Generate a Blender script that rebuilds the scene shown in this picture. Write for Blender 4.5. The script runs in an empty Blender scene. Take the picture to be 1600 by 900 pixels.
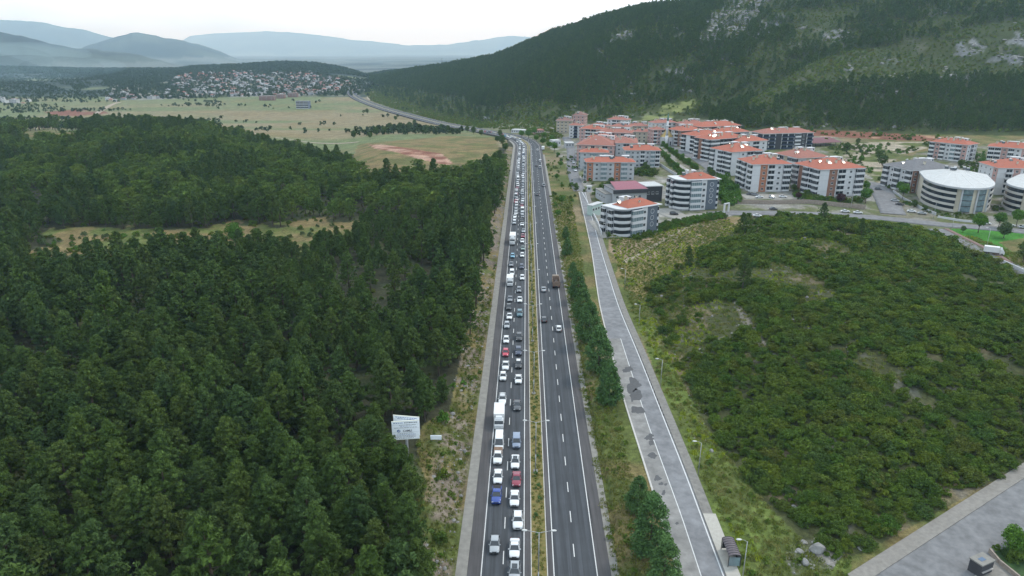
import bpy, bmesh, math, random
import numpy as np
from mathutils import Matrix, Vector
R = math.radians
random.seed(11); rng = np.random.default_rng(7)
sc = bpy.context.scene

# ---------------------------------------------------------------- camera, light, sky, exposure
FPX = 1081.0; PITCH = R(18.9); CH = 80.0
cam_d = bpy.data.cameras.new('camera'); cam = bpy.data.objects.new('camera', cam_d)
sc.collection.objects.link(cam); sc.camera = cam
cam_d.sensor_width = 36.0; cam_d.lens = 36.0 * FPX / 1600.0
cam_d.clip_start = 0.5; cam_d.clip_end = 120000
cam.location = (0, 0, CH); cam.rotation_euler = (R(90) - PITCH, 0, 0)

SUN_EL, SUN_AZ = R(52), R(60)          # azimuth clockwise from +Y (view direction)
world = bpy.data.worlds.new('World'); sc.world = world; world.use_nodes = True
wn, wl = world.node_tree.nodes, world.node_tree.links
wn.clear()
wo = wn.new('ShaderNodeOutputWorld'); bg = wn.new('ShaderNodeBackground')
sky = wn.new('ShaderNodeTexSky'); sky.sky_type = 'NISHITA'; sky.sun_disc = False
sky.sun_elevation = SUN_EL; sky.sun_rotation = SUN_AZ
sky.air_density = 1.0; sky.dust_density = 2.0; sky.altitude = 200
tc = wn.new('ShaderNodeTexCoord'); mp = wn.new('ShaderNodeMapping'); mp.inputs['Scale'].default_value = (1, 1, 3.2)
nz = wn.new('ShaderNodeTexNoise'); nz.inputs['Scale'].default_value = 1.7; nz.inputs['Detail'].default_value = 6
nz.inputs['Roughness'].default_value = .55
wl.new(tc.outputs['Generated'], mp.inputs['Vector']); wl.new(mp.outputs['Vector'], nz.inputs['Vector'])
cr = wn.new('ShaderNodeValToRGB')       # overcast deck: brighter and greyer patches
cr.color_ramp.elements[0].position = .34; cr.color_ramp.elements[0].color = (7.6, 9.6, 11.2, 1)
cr.color_ramp.elements[1].position = .50; cr.color_ramp.elements[1].color = (12.8, 15.0, 16.9, 1)
wl.new(nz.outputs['Fac'], cr.inputs['Fac'])
mx = wn.new('ShaderNodeMix'); mx.data_type = 'RGBA'; mx.inputs[0].default_value = .88
wl.new(sky.outputs['Color'], mx.inputs[6]); wl.new(cr.outputs['Color'], mx.inputs[7])
wl.new(mx.outputs[2], bg.inputs['Color']); bg.inputs['Strength'].default_value = 0.148
wl.new(bg.outputs[0], wo.inputs['Surface'])

sl = bpy.data.lights.new('sun', 'SUN'); sun = bpy.data.objects.new('sun', sl); sc.collection.objects.link(sun)
sl.energy = 2.3; sl.angle = R(12); sl.color = (1.0, .92, .80)
sd = Vector((math.sin(SUN_AZ) * math.cos(SUN_EL), math.cos(SUN_AZ) * math.cos(SUN_EL), math.sin(SUN_EL)))
sun.rotation_euler = sd.to_track_quat('Z', 'Y').to_euler()
sun.location = (0, 0, 300)
sc.view_settings.view_transform = 'Standard'; sc.view_settings.look = 'None'
sc.view_settings.exposure = -0.3; sc.view_settings.gamma = 1.0
try: sc.cycles.use_denoising = True; sc.cycles.denoiser = 'OPENIMAGEDENOISE'
except Exception: pass
sc.cycles.max_bounces = 5; sc.cycles.diffuse_bounces = 2; sc.cycles.glossy_bounces = 2
sc.cycles.transmission_bounces = 3; sc.cycles.transparent_max_bounces = 8; sc.cycles.volume_bounces = 0

# ---------------------------------------------------------------- numeric helpers
SP, CP = math.sin(PITCH), math.cos(PITCH)
def sstep(x, a, b):
    t = np.clip((np.asarray(x, float) - a) / (b - a), 0, 1); return t * t * (3 - 2 * t)
def _hash(ix, iy, s):
    h = (ix.astype(np.int64) * 374761393 + iy.astype(np.int64) * 668265263 + s * 1442695041) & 0x7fffffff
    h = ((h ^ (h >> 13)) * 1274126177) & 0x7fffffff
    return ((h ^ (h >> 16)) & 0xffff) / 65535.0
def vnoise(x, y, s=0):
    x = np.asarray(x, float); y = np.asarray(y, float)
    ix, iy = np.floor(x), np.floor(y); fx, fy = x - ix, y - iy
    fx = fx * fx * (3 - 2 * fx); fy = fy * fy * (3 - 2 * fy)
    a, b, c, d = _hash(ix, iy, s), _hash(ix + 1, iy, s), _hash(ix, iy + 1, s), _hash(ix + 1, iy + 1, s)
    return (a * (1 - fx) + b * fx) * (1 - fy) + (c * (1 - fx) + d * fx) * fy
def fbm(x, y, scale, s=0, oct=4):
    v, amp, tot = 0, 1.0, 0
    x = np.asarray(x, float) / scale; y = np.asarray(y, float) / scale
    for k in range(oct):
        v = v + amp * vnoise(x, y, s + k * 17); tot += amp; amp *= .5; x = x * 2.03 + 5.1; y = y * 2.03 + 2.7
    return v / tot
def row_z(row, Y):                      # height that shows at image row `row` at forward distance Y
    return CH + Y * np.tan(np.arctan((450.0 - np.asarray(row, float)) / FPX) - PITCH)
def inside(poly, px, py):
    px = np.asarray(px, float); py = np.asarray(py, float); r = np.zeros(px.shape, bool); n = len(poly)
    for i in range(n):
        x0, y0 = poly[i]; x1, y1 = poly[(i + 1) % n]
        if y0 == y1: continue
        r ^= ((y0 > py) != (y1 > py)) & (px < (x1 - x0) * (py - y0) / (y1 - y0) + x0)
    return r
def pdist(poly, x, y, closed=False):    # distance to a polyline
    x = np.asarray(x, float); y = np.asarray(y, float); d = np.full(x.shape, 1e9)
    n = len(poly)
    for i in range(n if closed else n - 1):
        ax, ay = poly[i][:2]; bx, by = poly[(i + 1) % n][:2]; vx, vy = bx - ax, by - ay
        t = np.clip(((x - ax) * vx + (y - ay) * vy) / (vx * vx + vy * vy + 1e-9), 0, 1)
        d = np.minimum(d, np.hypot(x - ax - t * vx, y - ay - t * vy))
    return d
def proj(X, Y, Z):
    dep = Y * CP + (CH - Z) * SP; v = (-(CH - Z) * CP + Y * SP) / dep
    return 800 + FPX * X / dep, 450 - FPX * v
def flat(px, py, z=0.0):                # photo pixel -> point on the level z
    u, v = (px - 800) / FPX, (450 - py) / FPX
    t = (CH - z) / (SP - v * CP); return (u * t, (CP + v * SP) * t)

# ---------------------------------------------------------------- terrain
HA = .0193                              # the highway's heading: X = a + HA*Y
SERV_L = [(905, 300), (925, 390), (938, 480), (974, 620), (1004.6, 713), (1046.6, 849), (1061.6, 900)]
SERV_R = [(915, 300), (940, 390), (968, 480), (1000, 554.7), (1037, 648), (1084, 765), (1132, 900)]
SERV_Z = 1.2
def resample(pts, n):
    p = np.array(pts, float); d = np.r_[0, np.cumsum(np.hypot(*np.diff(p, axis=0).T))]; t = np.linspace(0, d[-1], n)
    return np.c_[np.interp(t, d, p[:, 0]), np.interp(t, d, p[:, 1])]
def smooth(p, k=3):
    p = np.array(p, float)
    for _ in range(k):
        q = p.copy(); q[1:-1] = (p[:-2] + 2 * p[1:-1] + p[2:]) / 4; p = q
    return p
_l = np.array([flat(x, y, SERV_Z) for x, y in SERV_L]); _r = np.array([flat(x, y, SERV_Z) for x, y in SERV_R])
def by_y(p, ys): o = np.argsort(p[:, 1]); return np.interp(ys, p[o, 1], p[o, 0])
sy = np.linspace(_l[:, 1].max(), _l[:, 1].min(), 60)
SL = np.c_[by_y(_l, sy), sy]; SR = np.c_[by_y(_r, sy), sy]
# extend towards and past the camera
for A in (0,):
    dl = (SL[-1] - SL[-8]) / np.linalg.norm(SL[-1] - SL[-8])
    SL = np.vstack([SL, SL[-1] + dl * 30, SL[-1] + dl * 60]); SR = np.vstack([SR, SR[-1] + dl * 30, SR[-1] + dl * 60])
SL = smooth(SL, 6); SR = smooth(SR, 6); SERV_C = (SL + SR) / 2

HILLPOLY = [flat(*p, 2) for p in [(985, 395), (1010, 470), (1050, 560), (1105, 660), (1190, 765), (1290, 862), (1350, 850), (1600, 715), (1900, 600),
            (1900, 520), (1620, 435), (1540, 395), (1470, 360), (1390, 346), (1300, 332), (1240, 330), (1150, 334), (1090, 346), (1030, 372)]]
BRZ = 0.0
LR_OUT = [flat(1340, 900), flat(1600, 736)]; LR_KERB = [flat(1369, 900), flat(1600, 748)]

MQ = [300, 560, 600, 620, 650, 690, 737, 770, 800, 865, 950, 1007, 1075, 1125, 1300, 1600, 2600]
MR = [135, 128, 121, 118, 113, 107, 99, 93, 82, 54, 27, 14, 9, 1, -30, -80, -120]
MD = [3000, 2700, 2400, 2300, 2200, 2100, 1950, 1850, 1750, 1600, 1450, 1400, 1350, 1320, 1280, 1250, 1200]
MF = [2800, 2100, 1700, 1580, 1400, 1210, 1060, 970, 890, 810, 780, 780, 780, 770, 760, 720, 700]   # foot of the hill
SQ = [1120, 1180, 1200, 1270, 1312, 1387, 1487, 1537, 1600, 1800, 2600]
SRW = [190, 160, 147, 99, 84, 72, 49, 39, 29, 5, -20]
SDI = [720, 760, 780, 830, 860, 900, 940, 960, 980, 1000, 1000]
RQ = [-600, 0, 120, 270, 300, 380, 440, 490, 540, 600, 660, 760, 900]
RR = [104, 106, 109, 109, 105, 102, 98, 100, 108, 121, 126, 130, 132]
RANGES = [   # distance, width, control px, control rows
 (3900, 1100, [-900, 0, 25, 60, 110, 180], [60, 84, 92, 104, 114, 130]),
 (5600, 1500, [-900, -200, 0, 60, 120, 200, 265, 300, 360], [10, 25, 47, 62, 76, 82, 99, 108, 130]),
 (6500, 1500, [540, 580, 620, 660, 700, 760, 800, 900], [135, 110, 107, 109, 108, 103, 100, 98]),
 (9000, 1800, [590, 640, 700, 740, 780, 820, 900], [125, 103, 98, 93, 88, 84, 80]),
 (10500, 2800, [60, 130, 175, 210, 250, 310, 350, 380, 420], [100, 74, 60, 52, 57, 68, 84, 98, 120]),
 (18000, 4500, [-900, -200, 0, 60, 120, 175, 240, 330, 420], [20, 24, 29, 33, 44, 57, 68, 85, 110]),
 (30000, 7000, [180, 300, 350, 400, 450, 500, 560, 640, 700, 740, 800, 850, 950, 1600], [100, 57, 52, 49, 50, 56, 63, 72, 70, 63, 56, 58, 52, 40]),
]
def H(X, Y, fine=True):
    X = np.asarray(X, float); Y = np.maximum(np.asarray(Y, float), 1.0)
    q = 800 + FPX / CP * X / Y
    wl_ = sstep(q, 840, 745) if False else 1 - sstep(q, 745, 840)
    z = -25 * sstep(Y, 560, 1240) * wl_ + sstep(Y, 330, 760) * 9 * (1 - wl_) * sstep(q, 850, 1050)
    # wooded swell on the left, its crest stands against the plain
    lr = np.interp(q, [-400, 0, 60, 180, 300, 400, 470, 560], [224, 224, 220, 214, 220, 236, 246, 254])
    zc = row_z(lr, 640.0)
    bump = sstep(Y, 380, 640) * (1 - sstep(Y, 660, 900))
    z = z * (1 - bump * (1 - sstep(q, 470, 600))) + zc * bump * (1 - sstep(q, 470, 600))
    a = X - HA * Y
    nr = 1 - sstep(Y, 560, 700)
    z = z + nr * (2.8 * (1 - sstep(a, -19, -11.3)) + sstep(-a, 25, 120) * (3.5 * (fbm(X, Y, 90, 3, 2) - .35)))
    # village slope and the wooded ridge behind it
    crest = row_z(np.interp(q, RQ, RR), 3100.0)
    far = np.interp(Y, [1240, 1650, 2500], [-25, -24, 4])
    wv = 1 - sstep(q, 520, 640)
    zz = np.where(Y < 2500, far, 4 + (crest - 4) * sstep(Y, 2500, 3100))
    zz = np.where(Y > 3100, crest + (-45 - crest) * sstep(Y, 3100, 4100), zz)
    zr = np.interp(Y, [1240, 2500, 4000], [-25, -30, -45])
    z = np.where(Y > 1240, (zz * wv + zr * (1 - wv)), z)
    for k, (D, W, cq, crw) in enumerate(RANGES):
        zk = row_z(np.interp(q, cq, crw) + (fbm(q, q * 0 + 3, 28, 40 + k, 3) - .5) * 5, D * 1.0)
        g = sstep(Y, D - W, D) * (1 - .9 * sstep(Y, D, D + W))
        rug = 1 + .35 * (fbm(X, Y, D * .07, 60 + k, 4) - .5) * (1 - np.clip((Y - D * .9) / (D * .1), 0, 1))
        lo = -45.0
        z = np.maximum(z, lo + (zk - lo) * g * rug - (1 - g) * 6)
    # the big hill on the right, and the spur before it
    mz = row_z(np.interp(q, MQ, MR), np.interp(q, MQ, MD)); md = np.interp(q, MQ, MD); mf = np.interp(q, MQ, MF)
    t = np.clip((Y - mf) / (md - mf), 0, 1); prof = 1 - (1 - t) ** 1.5; prof = prof * sstep(t, -.15, .3)
    back = 1 - .8 * sstep(Y, md * 1.05, md * 2.0)
    zb = z
    mm = zb + (mz - zb) * prof * back
    mm = mm + (fbm(X, Y, 130, 5, 4) - .5) * 34 * sstep(t, .05, .5) * (1 - sstep(t, .8, 1.0)) 
    z = np.where(Y > mf, np.maximum(mm, zb), z)
    sz = row_z(np.interp(q, SQ, SRW), np.interp(q, SQ, SDI)); sdi = np.interp(q, SQ, SDI)
    sf = np.interp(q, [1100, 1300, 1600, 2600], [680, 655, 640, 600])
    t = np.clip((Y - sf) / (sdi - sf), 0, 1)
    pr = t ** 1.15 * (1 - .7 * sstep(Y, sdi, sdi + 160))
    ss = zb + (sz - zb) * pr + (fbm(X, Y, 70, 9, 4) - .5) * 14 * sstep(t, .02, .4) * (1 - sstep(t, .7, 1))
    z = np.where((q > 1120) & (Y > sf), np.maximum(z, ss), z)
    if fine:                             # only where the near ground has local relief
        near = (Y < 620)
        ins = inside(HILLPOLY, X, Y) & near
        if ins.any():
            d = np.zeros(X.shape); d[ins] = pdist(HILLPOLY, X[ins], Y[ins], True)
            z = z + np.where(ins, sstep(d, 0, 42) * (6.5 + 5 * (fbm(X, Y, 45, 21, 3) - .5)), 0)
        sm = near & (Y < 345) & (a > 14)
        if sm.any():
            d = np.full(X.shape, 1e3); d[sm] = pdist(SERV_C, X[sm], Y[sm])
            z = np.where(sm, np.where(d < 9, SERV_Z, z + (SERV_Z - z) * (1 - sstep(d, 9, 17))), z)
        z = np.where(near & (a > -11.2) & (a < 16.5), 0.0, z)
        rug = (fbm(X, Y, 5, 31, 3) - .5) * 1.1
        band = ((a < -11.5) & (a > -22) & near) * .9
        band = band + (ins * .5)
        z = z + rug * band * sstep(Y, 20, 60)
    return z
def at(px, py):                          # photo pixel -> point on the ground
    u, v = (px - 800) / FPX, (450 - py) / FPX
    ts = np.geomspace(60, 9000, 900); Xs = u * ts; Ys = (CP + v * SP) * ts; Zs = CH + (-SP + v * CP) * ts
    hs = H(Xs, Ys); k = np.argmax(Zs < hs)
    if not (Zs < hs).any(): return (Xs[-1], Ys[-1], float(hs[-1]))
    lo, hi = ts[max(k - 1, 0)], ts[k]
    for _ in range(14):
        m = (lo + hi) / 2
        if CH + (-SP + v * CP) * m < float(H(np.array([u * m]), np.array([(CP + v * SP) * m]))[0]): hi = m
        else: lo = m
    X, Y = u * hi, (CP + v * SP) * hi
    return (X, Y, float(H(np.array([X]), np.array([Y]))[0]))

# ---------------------------------------------------------------- object helpers
COL = sc.collection
def tag(o, label=None, cat=None, group=None, kind=None):
    if label: o['label'] = label
    if cat: o['category'] = cat
    if group: o['group'] = group
    if kind: o['kind'] = kind
    return o
def link(name, me, parent=None, loc=None, rz=0):
    o = bpy.data.objects.new(name, me); COL.objects.link(o)
    if loc is not None: o.location = loc
    if rz: o.rotation_euler = (0, 0, rz)
    if parent is not None: o.parent = parent
    return o
def empty(name, loc=(0, 0, 0), rz=0): return link(name, None, None, loc, rz)
def np_mesh(name, verts, faces, mats, smooth_=False, midx=None):
    verts = np.asarray(verts, np.float32); faces = np.asarray(faces, np.int32)
    me = bpy.data.meshes.new(name); k = faces.shape[1]
    me.vertices.add(len(verts)); me.vertices.foreach_set('co', verts.ravel())
    me.loops.add(faces.size); me.loops.foreach_set('vertex_index', faces.ravel())
    me.polygons.add(len(faces)); me.polygons.foreach_set('loop_start', np.arange(0, faces.size, k, dtype=np.int32))
    me.polygons.foreach_set('loop_total', np.full(len(faces), k, np.int32))
    if smooth_: me.polygons.foreach_set('use_smooth', np.ones(len(faces), bool))
    for m in (mats if isinstance(mats, (list, tuple)) else [mats]): me.materials.append(m)
    if midx is not None: me.polygons.foreach_set('material_index', np.asarray(midx, np.int32))
    me.update(calc_edges=True); return me
class MB:                                # collects simple shapes into one mesh
    def __init__(s): s.v = []; s.f = []; s.m = []
    def add(s, vs, fs, m=0):
        b = len(s.v); s.v += [tuple(v) for v in vs]; s.f += [tuple(b + i for i in f) for f in fs]; s.m += [m] * len(fs); return s
    def box(s, x0, x1, y0, y1, z0, z1, m=0, top=None):
        tx, ty = top if top else (0, 0)
        s.add([(x0, y0, z0), (x1, y0, z0), (x1, y1, z0), (x0, y1, z0), (x0 + tx, y0 + ty, z1), (x1 - tx, y0 + ty, z1), (x1 - tx, y1 - ty, z1), (x0 + tx, y1 - ty, z1)],
              [(3, 2, 1, 0), (4, 5, 6, 7), (0, 1, 5, 4), (1, 2, 6, 5), (2, 3, 7, 6), (3, 0, 4, 7)], m); return s
    def prism(s, poly, z0, z1, m=0, cap=True, mtop=None):
        n = len(poly); vs = [(x, y, z0) for x, y in poly] + [(x, y, z1) for x, y in poly]
        s.add(vs, [(i, (i + 1) % n, n + (i + 1) % n, n + i) for i in range(n)], m)
        if cap: s.add([(x, y, z1) for x, y in poly], [tuple(range(n))], m if mtop is None else mtop); s.add([(x, y, z0) for x, y in poly], [tuple(range(n - 1, -1, -1))], m)
        return s
    def tube(s, p0, p1, r0, r1=None, n=8, m=0, caps=True):
        r1 = r0 if r1 is None else r1
        a = Vector(p0); b = Vector(p1); d = (b - a).normalized()
        u = d.orthogonal().normalized(); w = d.cross(u); vs = []
        for c, r in ((a, r0), (b, r1)):
            for k in range(n):
                t = 2 * math.pi * k / n; vs.append(c + u * (r * math.cos(t)) + w * (r * math.sin(t)))
        fs = [(k, (k + 1) % n, n + (k + 1) % n, n + k) for k in range(n)]
        if caps: fs += [tuple(range(n - 1, -1, -1)), tuple(range(n, 2 * n))]
        s.add(vs, fs, m); return s
    def mesh(s, name, mats, smooth_=False, bevel=0):
        me = bpy.data.meshes.new(name); me.from_pydata(s.v, [], s.f)
        for m in (mats if isinstance(mats, (list, tuple)) else [mats]): me.materials.append(m)
        for p, i in zip(me.polygons, s.m): p.material_index = i; p.use_smooth = smooth_
        if bevel:
            bm = bmesh.new(); bm.from_mesh(me)
            bmesh.ops.bevel(bm, geom=[e for e in bm.edges if e.calc_face_angle(0) > .5], offset=bevel, segments=2, affect='EDGES', profile=.6)
            bm.to_mesh(me); bm.free()
        me.update(); return me
def chaikin(p, k=2):
    p = [np.array(q, float) for q in p]
    for _ in range(k):
        o = [p[0]]
        for a, b in zip(p[:-1], p[1:]): o += [a * .75 + b * .25, a * .25 + b * .75]
        p = o + [p[-1]]
    return p

# ---------------------------------------------------------------- materials
def mat(name, col, rough=.85, metal=0.0, spec=.3, var=0.0, scale=3.0, bump=0.0, col2=None, obj_rand=0.0, coord='Object', stretch=None, coat=0.0, obj_color=False):
    m = bpy.data.materials.new(name); m.use_nodes = True; n, l = m.node_tree.nodes, m.node_tree.links
    kk = 1.0 if name.startswith(('car_', 'asphalt', 'cargo', 'headlamp', 'billboard')) else .82; col = tuple(x * kk for x in col); col2 = tuple(x * kk for x in col2) if col2 else None
    b = n['Principled BSDF']; b.inputs['Roughness'].default_value = rough; b.inputs['Metallic'].default_value = metal
    b.inputs['Specular IOR Level'].default_value = spec; b.inputs['Coat Weight'].default_value = coat
    c = (*col, 1); out = None
    if obj_color:
        oi = n.new('ShaderNodeObjectInfo'); out = oi.outputs['Color']
    if var or col2 or bump:
        t = n.new('ShaderNodeTexCoord'); src = t.outputs[coord]
        if coord == 'World':
            pass
        if stretch:
            mpn = n.new('ShaderNodeMapping'); mpn.inputs['Rotation'].default_value = (0, 0, HA); mpn.inputs['Scale'].default_value = stretch; l.new(src, mpn.inputs['Vector']); src = mpn.outputs['Vector']
        no = n.new('ShaderNodeTexNoise'); no.inputs['Scale'].default_value = scale; no.inputs['Detail'].default_value = 5; no.inputs['Roughness'].default_value = .6
        l.new(src, no.inputs['Vector'])
        rmp = n.new('ShaderNodeValToRGB'); rmp.color_ramp.elements[0].position = .3; rmp.color_ramp.elements[1].position = .7
        if col2: rmp.color_ramp.elements[0].color = c; rmp.color_ramp.elements[1].color = (*col2, 1)
        else:
            rmp.color_ramp.elements[0].color = (*[x * (1 - var) for x in col], 1); rmp.color_ramp.elements[1].color = (*[min(1, x * (1 + var)) for x in col], 1)
            if out is not None:
                rmp.color_ramp.elements[0].color = (1 - var,) * 3 + (1,); rmp.color_ramp.elements[1].color = (1 + var,) * 3 + (1,)
        l.new(no.outputs['Fac'], rmp.inputs['Fac'])
        if out is not None:
            mm = n.new('ShaderNodeMix'); mm.data_type = 'RGBA'; mm.blend_type = 'MULTIPLY'; mm.inputs[0].default_value = 1
            l.new(out, mm.inputs[6]); l.new(rmp.outputs['Color'], mm.inputs[7]); out = mm.outputs[2]
        else: out = rmp.outputs['Color']
        if bump:
            bp = n.new('ShaderNodeBump'); bp.inputs['Strength'].default_value = bump; bp.inputs['Distance'].default_value = .05
            l.new(no.outputs['Fac'], bp.inputs['Height']); l.new(bp.outputs['Normal'], b.inputs['Normal'])
    if out is None: b.inputs['Base Color'].default_value = c
    else: l.new(out, b.inputs['Base Color'])
    return m
def foliage_mat(name, cols, rough=.75, trans=.12):
    """leaf colour: one hue per plant (object random), small change per leaf (attribute tone)"""
    cols = [(r_ * .75, g_ * .84, b_ * .60) for r_, g_, b_ in cols]
    m = bpy.data.materials.new(name); m.use_nodes = True; n, l = m.node_tree.nodes, m.node_tree.links
    b = n['Principled BSDF']; b.inputs['Roughness'].default_value = rough; b.inputs['Specular IOR Level'].default_value = .12
    oi = n.new('ShaderNodeObjectInfo'); rp = n.new('ShaderNodeValToRGB'); k = len(cols)
    els = rp.color_ramp.elements
    while len(els) < k: els.new(.5)
    for i, c in enumerate(cols): els[i].position = i / (k - 1); els[i].color = (*c, 1)
    l.new(oi.outputs['Random'], rp.inputs['Fac'])
    at_ = n.new('ShaderNodeAttribute'); at_.attribute_name = 'tone'
    mr = n.new('ShaderNodeMapRange'); mr.inputs['To Min'].default_value = .62; mr.inputs['To Max'].default_value = 1.5
    l.new(at_.outputs['Fac'], mr.inputs['Value'])
    vm = n.new('ShaderNodeVectorMath'); vm.operation = 'SCALE'; l.new(rp.outputs['Color'], vm.inputs[0]); l.new(mr.outputs['Result'], vm.inputs['Scale'])
    l.new(vm.outputs['Vector'], b.inputs['Base Color'])
    if trans:
        tr = n.new('ShaderNodeBsdfTranslucent'); l.new(vm.outputs['Vector'], tr.inputs['Color'])
        ms = n.new('ShaderNodeMixShader'); ms.inputs[0].default_value = trans
        l.new(b.outputs[0], ms.inputs[1]); l.new(tr.outputs[0], ms.inputs[2]); l.new(ms.outputs[0], n['Material Output'].inputs['Surface'])
    return m
# ---------------------------------------------------------------- ground sheet
def ground_material():
    m = bpy.data.materials.new('ground'); m.use_nodes = True; n, l = m.node_tree.nodes, m.node_tree.links
    b = n['Principled BSDF']; b.inputs['Roughness'].default_value = .95; b.inputs['Specular IOR Level'].default_value = .1
    a = n.new('ShaderNodeAttribute'); a.attribute_name = 'zone'
    t = n.new('ShaderNodeTexCoord')
    prev = a.outputs['Color']
    for scale, lo, hi in ((.9, .62, 1.4), (.09, .75, 1.28), (4.5, .7, 1.3)):
        no = n.new('ShaderNodeTexNoise'); no.inputs['Scale'].default_value = scale; no.inputs['Detail'].default_value = 4; no.inputs['Roughness'].default_value = .65
        l.new(t.outputs['Object'], no.inputs['Vector'])
        mr = n.new('ShaderNodeMapRange'); mr.inputs['From Min'].default_value = .3; mr.inputs['From Max'].default_value = .7
        mr.inputs['To Min'].default_value = lo; mr.inputs['To Max'].default_value = hi; l.new(no.outputs['Fac'], mr.inputs['Value'])
        vm = n.new('ShaderNodeVectorMath'); vm.operation = 'SCALE'; l.new(prev, vm.inputs[0]); l.new(mr.outputs['Result'], vm.inputs['Scale']); prev = vm.outputs['Vector']
        if scale == .9: bn = no
    # small tufts and stones break up the flat colour
    l.new(prev, b.inputs['Base Color'])
    bp = n.new('ShaderNodeBump'); bp.inputs['Strength'].default_value = .6; bp.inputs['Distance'].default_value = .25
    l.new(bn.outputs['Fac'], bp.inputs['Height']); l.new(bp.outputs['Normal'], b.inputs['Normal'])
    return m
Mground = ground_material()

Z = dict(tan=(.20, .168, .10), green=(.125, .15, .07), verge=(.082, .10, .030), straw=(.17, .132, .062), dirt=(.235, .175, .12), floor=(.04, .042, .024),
         red=(.175, .075, .05), scrub=(.044, .058, .020), rock=(.19, .18, .165), town=(.24, .23, .21), olive=(.10, .12, .05), rubble=(.175, .145, .115),
         lush=(.10, .135, .034), lawn=(.05, .17, .025), farwood=(.03, .045, .035), farfield=(.14, .165, .085))
P_FIELD = [(0, 150), (60, 140), (200, 150), (345, 150), (560, 143), (600, 178), (700, 200), (790, 212), (792, 226), (770, 240), (700, 258), (640, 262), (560, 262), (540, 240), (430, 224), (405, 215), (300, 196), (180, 186), (60, 190), (0, 197)]
P_FIELD2 = [(545, 262), (560, 225), (640, 218), (700, 212), (775, 215), (780, 236), (760, 248), (700, 266), (600, 272)]
P_REDCUT = [(575, 226), (600, 226), (640, 232), (690, 240), (708, 255), (700, 258), (660, 250), (620, 238), (585, 232)]
P_REDHILL = [(1240, 207), (1265, 203), (1330, 205), (1400, 209), (1480, 214), (1480, 221), (1400, 219), (1300, 214), (1240, 211)]
P_RED3 = [(70, 175), (120, 171), (160, 172), (170, 177), (120, 181), (80, 181)]
P_CLEAR = [(60, 352), (180, 354), (300, 352), (400, 350), (530, 344), (566, 348), (550, 376), (460, 400), (380, 402), (250, 404), (150, 402), (60, 410), (20, 400), (90, 378)]
P_CLEAR2 = [(20, 207), (60, 202), (150, 204), (150, 216), (110, 233), (40, 232)]
P_VERGE_L = [(600, 905), (640, 830), (655, 760), (650, 700), (668, 662), (705, 640), (718, 590), (728, 540), (745, 500), (765, 440), (778, 400), (800, 300), (812, 245), (818, 245), (800, 400), (770, 600), (730, 905)]
P_TOWN = [(840, 215), (870, 190), (900, 180), (1080, 182), (1300, 205), (1330, 235), (1380, 300), (1430, 240), (1620, 215), (1620, 360), (1480, 362), (1400, 345), (1240, 335), (1140, 335), (1040, 352), (1010, 380), (955, 378), (905, 300), (880, 250)]
P_TOWNFAR = [(165, 148), (175, 130), (250, 122), (330, 112), (480, 112), (545, 122), (610, 128), (590, 140), (560, 150), (345, 152), (240, 156), (170, 157)]
P_MEADOW = [(1280, 232), (1340, 222), (1480, 222), (1400, 245), (1395, 300), (1350, 270), (1300, 240)]
P_LAWN = [(1478, 358), (1520, 356), (1600, 362), (1600, 372), (1560, 378), (1585, 398), (1570, 402), (1540, 388), (1505, 374)]
P_KNOLL = [(955, 375), (1010, 370), (1090, 345), (1150, 332), (1165, 345), (1150, 365), (1100, 390), (1060, 420), (1010, 450), (985, 470), (965, 430)]
P_PATH = [(1146, 470), (1152, 470), (1172, 500), (1196, 535), (1203, 550), (1186, 550), (1178, 532), (1158, 500)]
P_ROCKS = [[(1090, 66), (1098, 38), (1120, 8), (1140, -8), (1215, -8), (1185, 26), (1162, 58), (1122, 66)], [(945, 63), (960, 50), (995, 46), (988, 60), (965, 68)],
           [(1490, 78), (1515, 62), (1540, 72), (1520, 88), (1500, 86)], [(1365, 95), (1400, 88), (1405, 97), (1370, 100)], [(1500, 120), (1530, 110), (1545, 112), (1520, 124)],
           [(1285, 50), (1330, 48), (1340, 58), (1325, 64), (1290, 58)], [(1545, 98), (1560, 82), (1600, 88), (1600, 100)], [(1565, 60), (1600, 52), (1600, 70), (1575, 70)],
           [(902, 146), (916, 142), (914, 150), (905, 151)], [(935, 72), (944, 84), (936, 97), (930, 92)], [(1045, 108), (1075, 104), (1060, 118), (1044, 116)],
           [(1170, 60), (1200, 30), (1225, 22), (1230, 30), (1200, 50)], [(1305, 108), (1330, 100), (1333, 106), (1310, 114)]]
P_BALD = [(1000, 190), (1010, 172), (1040, 163), (1085, 155), (1090, 165), (1060, 178), (1040, 192)]
P_RUB = [(1235, 850), (1280, 840), (1320, 862), (1300, 890), (1240, 900), (1225, 870)]

def rag(P, px, py, x, y, amp=16):
    return inside(P, px + (fbm(x, y, 22, 111, 3) - .5) * amp * 6, py + (fbm(x, y, 12, 112, 3) - .5) * amp * 1.6)
def mixc(c, col, w):
    w = np.clip(w, 0, 1)[:, None]; return c * (1 - w) + np.array(col)[None, :] * w
ys = np.r_[np.linspace(8, 60, 30, endpoint=False), np.geomspace(60, 1000, 620, endpoint=False), np.geomspace(1000, 4200, 150, endpoint=False), np.geomspace(4200, 33500, 80)]
qs = np.r_[np.linspace(-900, -60, 70, endpoint=False), np.linspace(-60, 1680, 520, endpoint=False), np.linspace(1680, 2500, 70)]
QQ, YY = np.meshgrid(qs, ys); XX = (QQ - 800) * CP / FPX * YY
ZZ = H(XX.ravel(), YY.ravel()).reshape(XX.shape)
X, Y, Zt = XX.ravel(), YY.ravel(), ZZ.ravel()
px, py = proj(X, Y, Zt)
a = X - HA * Y
q = QQ.ravel()
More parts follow.
